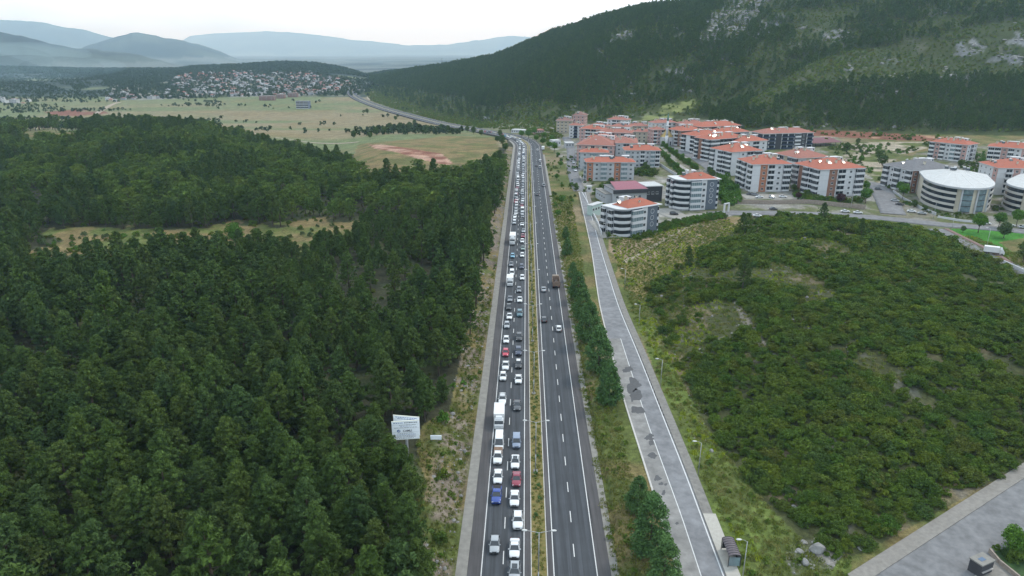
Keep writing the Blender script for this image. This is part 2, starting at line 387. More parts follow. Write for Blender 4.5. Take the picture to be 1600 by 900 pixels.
n1 = fbm(X, Y, 14, 71, 4); n2 = fbm(X, Y, 60, 72, 4); n3 = fbm(X, Y, 250, 73, 4)
sc1 = np.maximum(2.0, Y * .01)          # patch size grows with distance, as fields do
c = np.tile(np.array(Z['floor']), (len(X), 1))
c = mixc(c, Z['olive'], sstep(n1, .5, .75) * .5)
# everything beyond the wood on the left: plain
plain = ((Y > 690) & (q < 840)) | inside(P_FIELD, px, py) & (Y > 600)
c = np.where(plain[:, None], mixc(mixc(np.tile(np.array(Z['tan']), (len(X), 1)), Z['green'], sstep(fbm(X * .35, Y, 90, 73, 3), .34, .58)), Z['straw'], sstep(n2, .55, .75) * .5), c)
w = plain & (px < 330) & (py < 178)
c = np.where(w[:, None], mixc(c, Z['green'], sstep(fbm(X * .35, Y, 120, 80, 3), .35, .6) * .8), c)
c = np.where((plain & (Y > 1700))[:, None], mixc(np.tile(np.array(Z['farfield']), (len(X), 1)), Z['farwood'], sstep(fbm(X * .4, Y, 160, 81, 4), .42, .55)), c)
c = np.where(inside(P_TOWNFAR, px, py)[:, None] & (Y > 1200)[:, None], mixc(np.tile(np.array((.2, .2, .17)), (len(X), 1)), Z['scrub'], sstep(n2, .45, .6)), c)
rd = (Y > 2450) & (Y < 4100) & (q < 840); c = np.where(rd[:, None], np.array(Z['farwood'])[None], c)
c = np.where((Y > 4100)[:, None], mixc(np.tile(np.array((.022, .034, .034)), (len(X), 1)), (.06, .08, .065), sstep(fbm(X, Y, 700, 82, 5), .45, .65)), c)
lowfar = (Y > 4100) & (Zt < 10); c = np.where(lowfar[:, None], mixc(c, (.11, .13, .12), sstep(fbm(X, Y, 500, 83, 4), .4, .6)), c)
f2 = inside(P_FIELD2, px, py) & (Y > 450)
c = np.where(f2[:, None], mixc(np.tile(np.array(Z['straw']), (len(X), 1)), Z['verge'], sstep(n1, .42, .68) * .75), c)
c = np.where(inside(P_REDCUT, px, py)[:, None], mixc(np.tile(np.array(Z['red']), (len(X), 1)), (.36, .23, .17), sstep(n1, .4, .6)), c)
c = np.where(inside(P_RED3, px, py)[:, None], mixc(c, Z['red'], sstep(n2, .35, .55)), c)
for P in (P_CLEAR, P_CLEAR2): c = np.where((rag(P, px, py, X, Y) & (Y < 720))[:, None], mixc(np.tile(np.array(Z['verge']) * 1.15, (len(X), 1)), Z['straw'], sstep(n1, .38, .62)), c)
vl = rag(P_VERGE_L, px, py, X, Y, 6) | ((a < -11) & (a > -17) & (Y < 620))
c = np.where(vl[:, None], mixc(mixc(np.tile(np.array(Z['verge']), (len(X), 1)), Z['straw'], sstep(n1, .38, .6) * .9), Z['rubble'], sstep(fbm(X, Y, 4, 90, 3), .4, .6) * (1 - sstep(np.abs(a + 14.5), 2, 4.5))), c)
# between the far highway and the hill
P_RR = [(838, 229), (812, 214), (790, 208), (740, 199), (700, 192), (650, 181), (605, 168), (580, 158), (570, 148), (572, 138), (590, 125), (700, 100), (860, 150), (880, 215)]
rr_ = inside(P_RR, px, py) & (Y > 600) & (Y < 2600); c = np.where(rr_[:, None], mixc(np.tile(np.array((.085, .10, .05)), (len(X), 1)), (.15, .15, .09), sstep(n1, .45, .65)), c)
# right of the highway
rt = (a > 14) & (Y < 720)
c = np.where(rt[:, None], mixc(mixc(np.tile(np.array(Z['verge']), (len(X), 1)), Z['straw'], sstep(n1, .42, .66) * .8), Z['dirt'], sstep(n2, .58, .75) * .6), c)
sh = inside(HILLPOLY, X, Y) & (Y < 600)
c = np.where(sh[:, None], mixc(mixc(np.tile(np.array((.055, .062, .026)), (len(X), 1)), Z['dirt'] , sstep(n1, .58, .74) * .45), Z['rock'], sstep(fbm(X, Y, 5, 92, 3), .66, .76) * .4), c)
lush = (a > 34) & (Y < 210) & ~sh & (px < 1330); c = np.where(lush[:, None], mixc(c, Z['lush'], sstep(n1, .32, .55)), c)
kn = rag(P_KNOLL, px, py, X, Y, 8); c = np.where(kn[:, None], mixc(mixc(np.tile(np.array(Z['straw']) * 1.15, (len(X), 1)), Z['verge'], sstep(n1, .5, .72)), Z['dirt'], sstep(n2, .42, .6)), c)
tn = inside(P_TOWN, px, py) & (Y > 300) & (Y < 900) & ~(kn | (sh & (py > 350)))
c = np.where(tn[:, None], mixc(mixc(np.tile(np.array(Z['town']), (len(X), 1)), (.16, .15, .11), sstep(fbm(X, Y, 22, 93, 4), .4, .6)), Z['verge'], sstep(fbm(X, Y, 9, 94, 4), .42, .6) * .8), c)
me_ = inside(P_MEADOW, px, py); c = np.where(me_[:, None], mixc(np.tile(np.array(Z['verge']), (len(X), 1)), (.3, .26, .2), sstep(n1, .5, .62)), c)
c = np.where(inside(P_LAWN, px, py)[:, None], np.array(Z['lawn'])[None], c)
c = np.where((inside(P_PATH, px, py) & (Y < 300))[:, None], np.array((.17, .155, .13))[None], c)
c = np.where(inside(P_RUB, px, py)[:, None], mixc(c, Z['rock'], sstep(n1, .3, .5)), c)
# the big hill
hill = (q > 560) & (Y > np.interp(q, MQ, MF)) & (Y < 4000) | ((q > 1120) & (Y > np.interp(q, [1100, 1300, 1600, 2600], [680, 655, 640, 600])) & (Y < 4000))
hc = mixc(np.tile(np.array(Z['scrub']), (len(X), 1)), (.05, .058, .02), sstep(fbm(X, Y, 40, 95, 4), .5, .75) * .6)
hc = mixc(hc, Z['rock'], sstep(fbm(X, Y, 26, 96, 5), .68, .76) * .3)
c = np.where(hill[:, None], hc, c)
for P in P_ROCKS: c = np.where((hill & rag(P, px, py, X, Y, 8))[:, None], mixc(c, (.15, .155, .16), sstep(fbm(X, Y, 9, 97, 4), .44, .58)), c)
c = np.where((hill & inside(P_BALD, px, py))[:, None], mixc(c, (.17, .19, .07), sstep(n1, .3, .55)), c)
rh = inside(P_REDHILL, px, py) & (Y > 500); c = np.where(rh[:, None], mixc(np.tile(np.array(Z['red']), (len(X), 1)), (.32, .2, .13), sstep(n1, .45, .65)), c)
c = c * (.74 + .24 * fbm(X, Y, 3, 99, 2))[:, None]
nr_, nq_ = XX.shape
# the ground lies lower where road slabs are set into it
low = np.zeros(len(X)); nearm = (Y < 640)
low = np.where(nearm & (a > -9.0) & (a < 14.2), -.3, low)
ssm = nearm & (Y < 352) & (a > 14)
d = np.full(len(X), 1e3); d[ssm] = pdist(SERV_C, X[ssm], Y[ssm]); hw = np.interp(Y, [80, 200, 300], [8.8 / 2, 7.6 / 2, 5.6 / 2])
low = np.where(d < hw - .5, -.3, low)
V = np.c_[X, Y, Zt + low]
ii = np.arange(nr_ * nq_).reshape(nr_, nq_)
F = np.stack([ii[:-1, :-1], ii[:-1, 1:], ii[1:, 1:], ii[1:, :-1]], -1).reshape(-1, 4)
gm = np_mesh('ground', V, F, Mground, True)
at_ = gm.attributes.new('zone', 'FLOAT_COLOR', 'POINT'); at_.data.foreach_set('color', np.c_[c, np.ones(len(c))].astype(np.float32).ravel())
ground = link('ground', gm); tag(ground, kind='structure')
del XX, YY, ZZ, V, F, QQ

# ---------------------------------------------------------------- road slabs
def asphalt(name, col, dark, stretch=(1.6, .05, 1)):
    m = mat(name, col, rough=.9, spec=.2, var=.24, scale=1.1, stretch=stretch); n, l = m.node_tree.nodes, m.node_tree.links
    b = n['Principled BSDF']; src = b.inputs['Base Color'].links[0].from_socket
    t = n.new('ShaderNodeTexCoord'); no = n.new('ShaderNodeTexNoise'); no.inputs['Scale'].default_value = .12; no.inputs['Detail'].default_value = 6; no.inputs['Roughness'].default_value = .7
    l.new(t.outputs['Object'], no.inputs['Vector'])
    rp = n.new('ShaderNodeMapRange'); rp.inputs['From Min'].default_value = .3; rp.inputs['From Max'].default_value = .7; rp.inputs['To Min'].default_value = 1 - dark; rp.inputs['To Max'].default_value = 1 + dark
    l.new(no.outputs['Fac'], rp.inputs['Value']); vm = n.new('ShaderNodeVectorMath'); vm.operation = 'SCALE'; l.new(src, vm.inputs[0]); l.new(rp.outputs['Result'], vm.inputs['Scale']); l.new(vm.outputs['Vector'], b.inputs['Base Color'])
    return m
M_lane = asphalt('asphalt_lane', (.050, .054, .060), .10)
M_shld = asphalt('asphalt_shoulder', (.072, .069, .071), .14)
M_serv = asphalt('asphalt_service', (.165, .167, .175), .16, (.5, .5, 1))
M_old = asphalt('asphalt_old', (.150, .150, .154), .14, (.5, .5, 1))
M_conc = mat('concrete', (.235, .225, .205), var=.2, scale=.7, bump=.3)
M_pav = mat('paving', (.23, .215, .195), var=.18, scale=1.3, bump=.3)
M_paint = mat('road_paint', (.62, .62, .62), rough=.7, var=.12, scale=2)
M_kerb = mat('kerb_stone', (.5, .48, .45), var=.15, scale=2)
M_med = mat('median_soil', (.23, .165, .06), var=.3, scale=1.4, bump=.6, col2=(.11, .12, .03))
M_patch = mat('tar_patch', (.095, .096, .10), var=.15, scale=2)

def sweep(name, L, Rr, z, mat_, thick=.3, zf=None):
    """slab between two plan polylines; z = level or zf(x,y) -> level"""
    n = len(L); v = []
    for (x0, y0), (x1, y1) in zip(L, Rr):
        za = z if zf is None else zf(x0, y0) + z; zb_ = z if zf is None else zf(x1, y1) + z
        v += [(x0, y0, za), (x1, y1, zb_), (x1, y1, zb_ - thick), (x0, y0, za - thick)]
    f = []
    for i in range(n - 1):
        b = 4 * i; c_ = b + 4
        f += [(b, b + 1, c_ + 1, c_), (b + 1, b + 2, c_ + 2, c_ + 1), (b + 3, b, c_, c_ + 3)]
    f += [(0, 3, 2, 1), (4 * n - 4, 4 * n - 3, 4 * n - 2, 4 * n - 1)]
    f = [g for g in f]
    me = bpy.data.meshes.new(name); me.from_pydata(v, [], f); me.materials.append(mat_)
    bm = bmesh.new(); bm.from_mesh(me); bmesh.ops.recalc_face_normals(bm, faces=bm.faces); bm.to_mesh(me); bm.free()
    return me
# highway centre line: straight, then a bend to the left down into the valley
Ystr = 590.0
bend_px = [(826, 226), (812, 217.5), (795, 212.8), (770, 208), (740, 203), (700, 196), (650, 184), (600, 171), (568, 159), (550, 149), (549, 142), (562, 135), (580, 130)]
cen = [(2.66 + HA * y, y) for y in (30, 200, 400, Ystr)]
bp_ = [at(*p)[:2] for p in bend_px]
HC = np.array([*[(2.66 + HA * y, float(y)) for y in range(30, int(Ystr) - 10, 10)], *chaikin([(2.66 + HA * Ystr, Ystr)] + bp_, 3)])
dd = np.gradient(HC, axis=0); dd /= np.hypot(dd[:, 0], dd[:, 1])[:, None]; NR = np.c_[dd[:, 1], -dd[:, 0]]    # to the right
HZ = H(HC[:, 0], HC[:, 1], False); HZ[HC[:, 1] < 560] = 0; 
for _ in range(12): HZ[1:-1] = (HZ[:-2] + 2 * HZ[1:-1] + HZ[2:]) / 4
HS = np.r_[0, np.cumsum(np.hypot(*np.diff(HC, axis=0).T))]
lift = np.interp(HC[:, 1], [0, 560, 700, 1200], [0, 0, .9, 1.6])
def hoff(o): return HC + NR * o
def ribbon(name, o0, o1, z, mat_, thick=.3, parent=None, upto=None, kind='structure'):
    k = len(HC) if upto is None else int(np.searchsorted(HS, upto))
    A, B = hoff(o0)[:k], hoff(o1)[:k]; n = k; v = []
    for i in range(n):
        zz = HZ[i] + lift[i] + z; v += [(A[i, 0], A[i, 1], zz), (B[i, 0], B[i, 1], zz), (B[i, 0], B[i, 1], zz - thick - lift[i]), (A[i, 0], A[i, 1], zz - thick - lift[i])]
    f = []
    for i in range(n - 1):
        b = 4 * i; c_ = b + 4; f += [(b, b + 1, c_ + 1, c_), (b + 1, b + 2, c_ + 2, c_ + 1), (b + 3, b, c_, c_ + 3)]
    f += [(0, 3, 2, 1)]
    me = bpy.data.meshes.new(name); me.from_pydata(v, [], f); me.materials.append(mat_)
    bm = bmesh.new(); bm.from_mesh(me); bmesh.ops.recalc_face_normals(bm, faces=bm.faces); bm.to_mesh(me); bm.free()
    o = link(name, me, parent)
    return tag(o, kind=kind) if kind and parent is None else o
# offsets from the centre of the median (a - 2.66)
ribbon('road', -11.7, -1.35, .0, M_shld); ribbon('road', 1.42, 11.6, .0, M_shld)
ribbon('road', -9.42, -2.42, .01, M_lane, .01); ribbon('road', 2.46, 9.42, .01, M_lane, .01)
ribbon('median', -1.2, 1.27, .10, M_med, .35)
for o in (-1.35, 1.27): ribbon('kerb', o, o + .15, .16, M_kerb, .4)
ribbon('drainage_channel', -13.6, -11.72, .03, M_conc, .3, upto=640)
ribbon('drainage_channel', 11.62, 12.9, .03, M_conc, .3, upto=560)
for o in (-9.42, -2.50, 2.38, 9.36): ribbon('road_marking', o - .07, o + .09, .022, M_paint, .01)
def dashes(name, off, s0, s1, step, ln, w, z=.022):
    v, f = [], []; s = s0
    while s < s1:
        for s_ in (s, s + ln):
            i = np.interp(s_, HS, np.arange(len(HS))); k = int(min(i, len(HC) - 2)); fr = i - k
            p = HC[k] * (1 - fr) + HC[k + 1] * fr; nn = NR[k]; zz = (HZ[k] + lift[k]) * (1 - fr) + (HZ[k + 1] + lift[k + 1]) * fr + z
            v += [(p[0] + nn[0] * (off - w / 2), p[1] + nn[1] * (off - w / 2), zz), (p[0] + nn[0] * (off + w / 2), p[1] + nn[1] * (off + w / 2), zz)]
        b = len(v) - 4; f.append((b, b + 1, b + 3, b + 2)); s += step
    me = bpy.data.meshes.new(name); me.from_pydata(v, [], f); me.materials.append(M_paint); return tag(link(name, me), kind='structure')
M_wear = asphalt('asphalt_tyre_track', (.060, .065, .073), .2, (2.2, .03, 1))
for c0 in (-7.67, -4.17, 4.2, 7.7):
    for t0 in (-.85, .85): ribbon('road_wear', c0 + t0 - .3, c0 + t0 + .3, .0145, M_wear, .004, upto=620)
M_seal = mat('crack_seal', (.03, .031, .034), rough=.7)
rs_ = random.Random(12)
for _ in range(26):
    y0_ = rs_.uniform(88, 330); c0 = rs_.choice([-9.9, -5.6, -2.0, 2.1, 6.2, 9.8, -10.6, 10.7]) + rs_.uniform(-.4, .4); x0_ = 2.66 + HA * y0_ + c0; vs_ = []; L_ = rs_.uniform(3, 14); n_ = 10; w_ = rs_.uniform(.03, .07)
    for k in range(n_ + 1):
        xx_ = x0_ + rs_.uniform(-.12, .12) + HA * L_ * k / n_; vs_ += [(xx_ - w_, y0_ + L_ * k / n_, .019), (xx_ + w_, y0_ + L_ * k / n_, .019)]
    me = bpy.data.meshes.new('crack_seal'); me.from_pydata(vs_, [], [(2 * k, 2 * k + 1, 2 * k + 3, 2 * k + 2) for k in range(n_)]); me.materials.append(M_seal); tag(link('crack_seal', me), kind='structure')
dashes('road_marking', -5.92, 0, 900, 9, 3.2, .16); dashes('road_marking', 5.94, 2, 900, 9, 3.2, .16)
# service road
def off_line(C, o):
    d = np.gradient(C, axis=0); d /= np.hypot(d[:, 0], d[:, 1])[:, None]; n = np.c_[-d[:, 1], d[:, 0]]; return C + n * o   # line runs toward the camera: +n points right
tag(link('road', sweep('service_road', SL, SR, SERV_Z + .0, M_serv)), kind='structure')
tag(link('kerb', sweep('kerb', off_line(SL, -.35), SL, SERV_Z + .14, M_kerb, 1.4)), kind='structure')
tag(link('road_marking', sweep('m', off_line(SR, -.45), off_line(SR, -.25), SERV_Z + .008, M_paint, .01)), kind='structure')
ip = np.array([flat(*p, SERV_Z) for p in [(969.7, 529), (1014, 666.7), (1065, 806.6), (1095.6, 900)]]); ys_ = np.linspace(ip[0, 1], 45, 40)
ipl = np.c_[np.interp(ys_, ip[::-1, 1], ip[::-1, 0]), ys_]; ipl[ys_ < ip[-1, 1], 0] = ip[-1, 0] + (ys_[ys_ < ip[-1, 1]] - ip[-1, 1]) * (ip[-2, 0] - ip[-1, 0]) / (ip[-2, 1] - ip[-1, 1])
tag(link('road_marking', sweep('m', off_line(ipl, -.08), off_line(ipl, .08), SERV_Z + .008, M_paint, .01)), kind='structure')
tag(link('pavement', sweep('pavement', SR, off_line(SR, 1.9), SERV_Z + .12, mat('worn_paving', (.20, .19, .175), var=.25, scale=1.2, bump=.4))), kind='structure')
k0 = int(np.argmin(np.abs(SR[:, 1] - flat(1110, 810)[1])))
tag(link('pavement', sweep('pavement', off_line(SR, .1)[k0:], off_line(SR, 2.35)[k0:], SERV_Z + .14, mat('new_paving', (.42, .40, .36), var=.1, scale=1.5))), kind='structure')
tag(link('parking_lane', sweep('m', SL[:60], ipl[np.argmin(np.abs(ipl[:, 1][:, None] - SL[:60, 1][None]), 0)], SERV_Z + .004, asphalt('asphalt_parking_lane', (.155, .152, .148), .2, (.5, .5, 1)), .01)), kind='structure') if 0 else None
yl = np.linspace(min(ipl[0, 1], SL[:, 1].max()), 46, 60); so = np.argsort(SL[:, 1])
tag(link('parking_lane', sweep('m', np.c_[np.interp(yl, SL[so, 1], SL[so, 0]) + .02, yl], np.c_[np.interp(yl, ipl[::-1, 1], ipl[::-1, 0]) - .1, yl], SERV_Z + .004, asphalt('asphalt_parking_lane', (.20, .195, .188), .2, (.5, .5, 1)), .01)), kind='structure')
# tar patches on the service road
pp = [(980, 578, 1.1, 1.8), (990, 602, 1.4, 3.6), (993, 618, 1.3, 3), (998, 640, 1.2, 2), (1014, 683, .8, 1.3), (1017, 692, .5, 1), (1020, 712, .7, 1), (1028, 748, .5, .9), (1033, 756, .35, .5), (1037, 770, .3, .8), (1040, 757, .3, .4), (1058, 818, .3, .4)]
for x, y, rx, ry in pp:
    wx, wy = flat(x, y, SERV_Z); vs = []; n = 30
    for k in range(n):
        t = 2 * math.pi * k / n; r = .55 + .9 * float(vnoise(math.cos(t) * 2.1 + x, math.sin(t) * 2.1 + y, 5)) + .12 * random.random(); vs.append((wx + rx * r * math.cos(t) * 1.1 + ry * .25 * math.sin(t), wy + ry * r * math.sin(t), SERV_Z + .012))
    me = bpy.data.meshes.new('tar_patch'); me.from_pydata(vs, [], [tuple(range(n))]); me.materials.append(M_patch); tag(link('tar_patch', me), kind='structure')
# road at the lower right
A = [LR_KERB[0], LR_KERB[1]]; d_ = np.array(A[1]) - np.array(A[0]); d_ /= np.linalg.norm(d_); nrm = np.array((d_[1], -d_[0]))
K = [tuple(np.array(A[0]) + d_ * s) for s in np.linspace(-40, 110, 31)]
zfun = lambda x, y: float(H(np.array([x]), np.array([y]))[0])
tag(link('road', sweep('r', K, [tuple(np.array(p) + nrm * 8.5) for p in K], .1, M_old, zf=lambda x, y: 0)), kind='structure')
tag(link('pavement', sweep('r', [tuple(np.array(p) - nrm * 2.6) for p in K], K, .22, M_pav, zf=lambda x, y: 0)), kind='structure')
tag(link('pavement', sweep('r', [tuple(np.array(p) + nrm * 8.5) for p in K], [tuple(np.array(p) + nrm * 15.5) for p in K], .2, M_pav, zf=lambda x, y: 0)), kind='structure')
# town streets, yards and tracks: strips laid on the ground along their middle lines
def street(name, pts, w, m, off=.12, mark=False):
    P = np.array(chaikin([at(*p)[:2] for p in pts], 3)); s = np.r_[0, np.cumsum(np.hypot(*np.diff(P, axis=0).T))]
    n = max(4, int(s[-1] / 2.5)); t = np.linspace(0, s[-1], n); P = np.c_[np.interp(t, s, P[:, 0]), np.interp(t, s, P[:, 1])]
    d = np.gradient(P, axis=0); d /= np.hypot(d[:, 0], d[:, 1])[:, None]; nn = np.c_[d[:, 1], -d[:, 0]]
    k = max(3, int(w / 2) + 1); v = []
    os_ = np.linspace(-w / 2, w / 2, k); G = P[:, None, :] + nn[:, None, :] * os_[None, :, None]
    hz = H(G[..., 0].ravel(), G[..., 1].ravel()).reshape(n, k) + off
    Vv = np.concatenate([G, hz[..., None]], -1); skirt0 = Vv[:, :1].copy(); skirt0[..., 2] -= .5; skirt1 = Vv[:, -1:].copy(); skirt1[..., 2] -= .5
    Vv = np.concatenate([skirt0, Vv, skirt1], 1).reshape(-1, 3); k += 2
    ii = np.arange(n * k).reshape(n, k); Fc = np.stack([ii[:-1, :-1], ii[:-1, 1:], ii[1:, 1:], ii[1:, :-1]], -1).reshape(-1, 4)
    me = np_mesh(name, Vv, Fc, m, False)
    if me.polygons[len(me.polygons) // 2].normal.z < 0: me.flip_normals()
    return tag(link(name, me), kind='structure')
M_str = asphalt('asphalt_street', (.15, .15, .155), .12, (.5, .5, 1)); M_yard = mat('yard_paving', (.3, .285, .26), var=.15, scale=.5)
M_track = mat('dirt_track', (.3, .25, .19), var=.25, scale=.8); M_redpav = mat('red_paving', (.20, .13, .115), var=.15, scale=.8)
street('street', [(1110, 334), (1150, 333), (1190, 333), (1245, 334), (1300, 336), (1350, 339), (1400, 343), (1440, 348), (1480, 352), (1540, 356), (1620, 364)], 10, M_str, .2)
street('street', [(1396, 335), (1388, 318), (1378, 300), (1372, 286)], 12, M_str, .26)
street('street', [(1462, 358), (1500, 376), (1550, 402), (1605, 428), (1640, 440)], 7.5, M_old, .2)
street('pavement', [(1478, 358), (1510, 374), (1545, 391), (1580, 412)], 2.2, M_redpav, .34)
street('street', [(1038, 226), (1062, 236), (1085, 246), (1105, 258), (1118, 270)], 9, M_str)
street('street', [(1030, 236), (1052, 254), (1082, 272), (1100, 290)], 5, M_yard)
street('street', [(884, 214), (893, 232), (893, 255), (897, 280), (906, 299)], 7.5, M_str)
street('street', [(906, 302), (925, 299), (945, 297), (960, 300)], 5, M_yard)
street('parking_lot', [(1160, 307), (1200, 307), (1262, 308)], 13, M_yard, .16)
street('parking_lot', [(1036, 326), (1060, 341), (1100, 338), (1132, 334)], 12, M_yard, .16)
street('parking_lot', [(932, 345), (945, 358), (955, 372)], 9, M_yard, .16)
street('path', [(1090, 350), (1060, 362), (1035, 376), (1005, 395), (975, 410)], 2.2, M_track)
street('path', [(1508, 334), (1502, 326), (1510, 322)], 4, M_yard)
street('path', [(430, 215), (470, 221), (510, 224), (560, 222)], 4, M_track, .25)
street('path', [(300, 193), (340, 200), (380, 206), (420, 213)], 5, M_track, .25)
street('path', [(150, 178), (160, 172), (175, 163), (186, 160)], 9, M_track, .5)
street('road', [(592, 152), (577, 158), (574, 150), (585, 143)], 6, M_track, .5)
street('parking_lot', [(1310, 229), (1340, 234), (1370, 240)], 10, M_track, .3)
# ---------------------------------------------------------------- plants
PINE_C = [(.068, .104, .034), (.082, .120, .040), (.074, .112, .030), (.096, .126, .038), (.062, .100, .042), (.088, .112, .036)]
M_pine = foliage_mat('pine_needles', PINE_C, trans=.04); M_rpine = foliage_mat('stone_pine_needles', [(.13, .175, .045), (.10, .15, .042), (.14, .17, .042)], trans=.04)
M_hpine = foliage_mat('hillside_pine_needles', [(.060, .094, .028), (.078, .116, .032), (.066, .102, .028), (.094, .128, .032)])
M_cyp = foliage_mat('cypress_leaves', [(.085, .15, .065), (.10, .165, .07)])
M_maq = foliage_mat('shrub_leaves', [(.11, .145, .022), (.058, .10, .024), (.135, .16, .022), (.075, .11, .026), (.10, .15, .022), (.115, .12, .028), (.065, .12, .022), (.115, .145, .03), (.055, .095, .034)])
M_lush = foliage_mat('fresh_leaves', [(.085, .17, .028), (.11, .20, .035), (.07, .14, .028)])
M_oliv = foliage_mat('grey_green_leaves', [(.10, .13, .07), (.08, .11, .055)])
M_purp = foliage_mat('purple_leaves', [(.055, .02, .03), (.07, .022, .035)])
M_dist = foliage_mat('far_tree_leaves', [(.03, .05, .025), (.05, .075, .03), (.04, .06, .03)], trans=0)
M_grass = foliage_mat('grass_blades', [(.16, .20, .05), (.24, .215, .08), (.18, .21, .05), (.30, .25, .12), (.12, .17, .045)])
M_gyel = foliage_mat('yellow_flowering_grass', [(.36, .36, .05), (.27, .32, .05)])
M_bark = mat('bark', (.11, .085, .065), var=.3, scale=4)
def leaves(pos, size, nrm=None, jit=.8, elong=1.0, g=None):
    """one small triangle per position"""
    g = g or rng; n = len(pos); d1 = g.normal(size=(n, 3)); 
    if nrm is not None: d1 -= (d1 * nrm).sum(1)[:, None] * nrm * jit
    d1 /= np.linalg.norm(d1, axis=1)[:, None] + 1e-9
    d2 = g.normal(size=(n, 3)); 
    if nrm is not None: d2 -= (d2 * nrm).sum(1)[:, None] * nrm * jit
    d2 -= (d2 * d1).sum(1)[:, None] * d1; d2 /= np.linalg.norm(d2, axis=1)[:, None] + 1e-9
    s = (size * g.uniform(.6, 1.4, n))[:, None]
    a = pos + d1 * s * elong; b = pos - d1 * s * .5 * elong + d2 * s * .6; c = pos - d1 * s * .5 * elong - d2 * s * .6
    return np.stack([a, b, c], 1).reshape(-1, 3)
def leaf_mesh(name, P, tone, m, extra=None):
    F = np.arange(len(P)).reshape(-1, 3)
    me = np_mesh(name, P, F, m)
    at_ = me.attributes.new('tone', 'FLOAT', 'POINT'); at_.data.foreach_set('value', np.repeat(tone, 3).astype(np.float32)); return me
def puff_cloud(centers, rad, per, flat_=.8, tip=None):
    """leaf positions on and in a lot of small lumps"""
    n = len(centers); u = rng.normal(size=(n, per, 3)); u /= np.linalg.norm(u, axis=2)[..., None]
    u[..., 2] = np.where(u[..., 2] < -.3, -u[..., 2], u[..., 2])
    r = rng.uniform(.55, 1.0, (n, per, 1)) * (rad[:, None, None]); o = u * r; o[..., 2] *= flat_
    tone = np.clip(rng.uniform(0, .55, (n, per)) + rng.uniform(0, .45, (n, 1)), 0, 1)
    return (centers[:, None, :] + o).reshape(-1, 3), u.reshape(-1, 3), tone.ravel()
def pine_parts(h, w, branches, puffs, per, leaf, seed, shape=.75, low=.18):
    global rng; rng = np.random.default_rng(seed); C_, Rd = [], []; T = MB()
    lean = rng.normal(0, .02, 2)
    T.tube((0, 0, -.6), (lean[0] * h * .5, lean[1] * h * .5, h * .55), .2, .12, 7); T.tube((lean[0] * h * .5, lean[1] * h * .5, h * .55), (lean[0] * h, lean[1] * h, h * .95), .12, .03, 6)
    for b in range(branches):
        f = (b + .5) / branches; z = h * (low + (1 - low) * f ** .9); ang = b * 2.4 + rng.uniform(-.5, .5)
        prof = (1 - f) ** shape * (.6 + .4 * min(1, f * 4 + .3))
        L = w * prof * rng.uniform(.7, 1.15) + .25; rise = .12 + .42 * f + rng.uniform(-.1, .12)
        base = np.array([lean[0] * z, lean[1] * z, z]); d = np.array([math.cos(ang), math.sin(ang), rise])
        if per > 10 and b % 2 == 0: T.tube(base, base + d * L * .8, .05, .015, 4, caps=False)
        for k in range(puffs):
            t = (.35 + .65 * (k + .6) / puffs); off = rng.normal(0, .10 * L + .05, 3); off[2] *= .4
            C_.append(base + d * L * t + off + np.array([0, 0, .3 * L * t * t])); Rd.append(rng.uniform(.24, .46) * (.75 + .35 * w / 3) * (1.1 - .35 * f))
    for k in range(3): C_.append(np.array([lean[0] * h, lean[1] * h, h * (.93 + .035 * k)])); Rd.append(.35 - .08 * k)
    P, U, tone = puff_cloud(np.array(C_), np.array(Rd), per, .85)
    return leaves(P, leaf, U, .35, 2.0 if per > 30 else 1.6), tone, T
def dome_parts(w, h, lumps, per, leaf, seed, low=.05, rad=(.22, .36), stem=True):
    global rng; rng = np.random.default_rng(seed); C_, Rd = [], []
    for k in range(lumps):
        u = rng.normal(size=3); u /= np.linalg.norm(u); u[2] = abs(u[2]); s = rng.uniform(.55, .9)
        C_.append(np.array([u[0] * w * s * .78, u[1] * w * s * .78, h * (low + (.88 - low) * u[2] * s / .8)])); Rd.append(w * rng.uniform(*rad))
    P, U, tone = puff_cloud(np.array(C_), np.array(Rd), per, .8 * min(1, h / w + .2))
    T = MB()
    if stem: T.tube((0, 0, -.4), (0, 0, h * .55), max(.06, w * .05), max(.03, w * .03), 6)
    return leaves(P, leaf, U, .55, 1.15), tone, T
def tree_parts(h, w, lumps, per, leaf, seed, crown0=.3):
    global rng; rng = np.random.default_rng(seed); C_, Rd = [], []; cz = h * (crown0 + (1 - crown0) / 2); hz_ = h * (1 - crown0) / 2
    T = MB(); T.tube((0, 0, -.5), (0, 0, h * crown0 * 1.2), .17 * w / 2.5, .11 * w / 2.5, 7)
    for k in range(lumps):
        u = rng.normal(size=3); u /= np.linalg.norm(u); s = rng.uniform(.5, .85)
        p = np.array([u[0] * w * s * .8, u[1] * w * s * .8, cz + u[2] * hz_ * s]); C_.append(p); Rd.append(w * rng.uniform(.3, .46))
        if k % 3 == 0: T.tube((0, 0, h * crown0), p, .06, .02, 4, caps=False)
    P, U, tone = puff_cloud(np.array(C_), np.array(Rd), per, .9)
    return leaves(P, leaf, U, .5, 1.1), tone, T
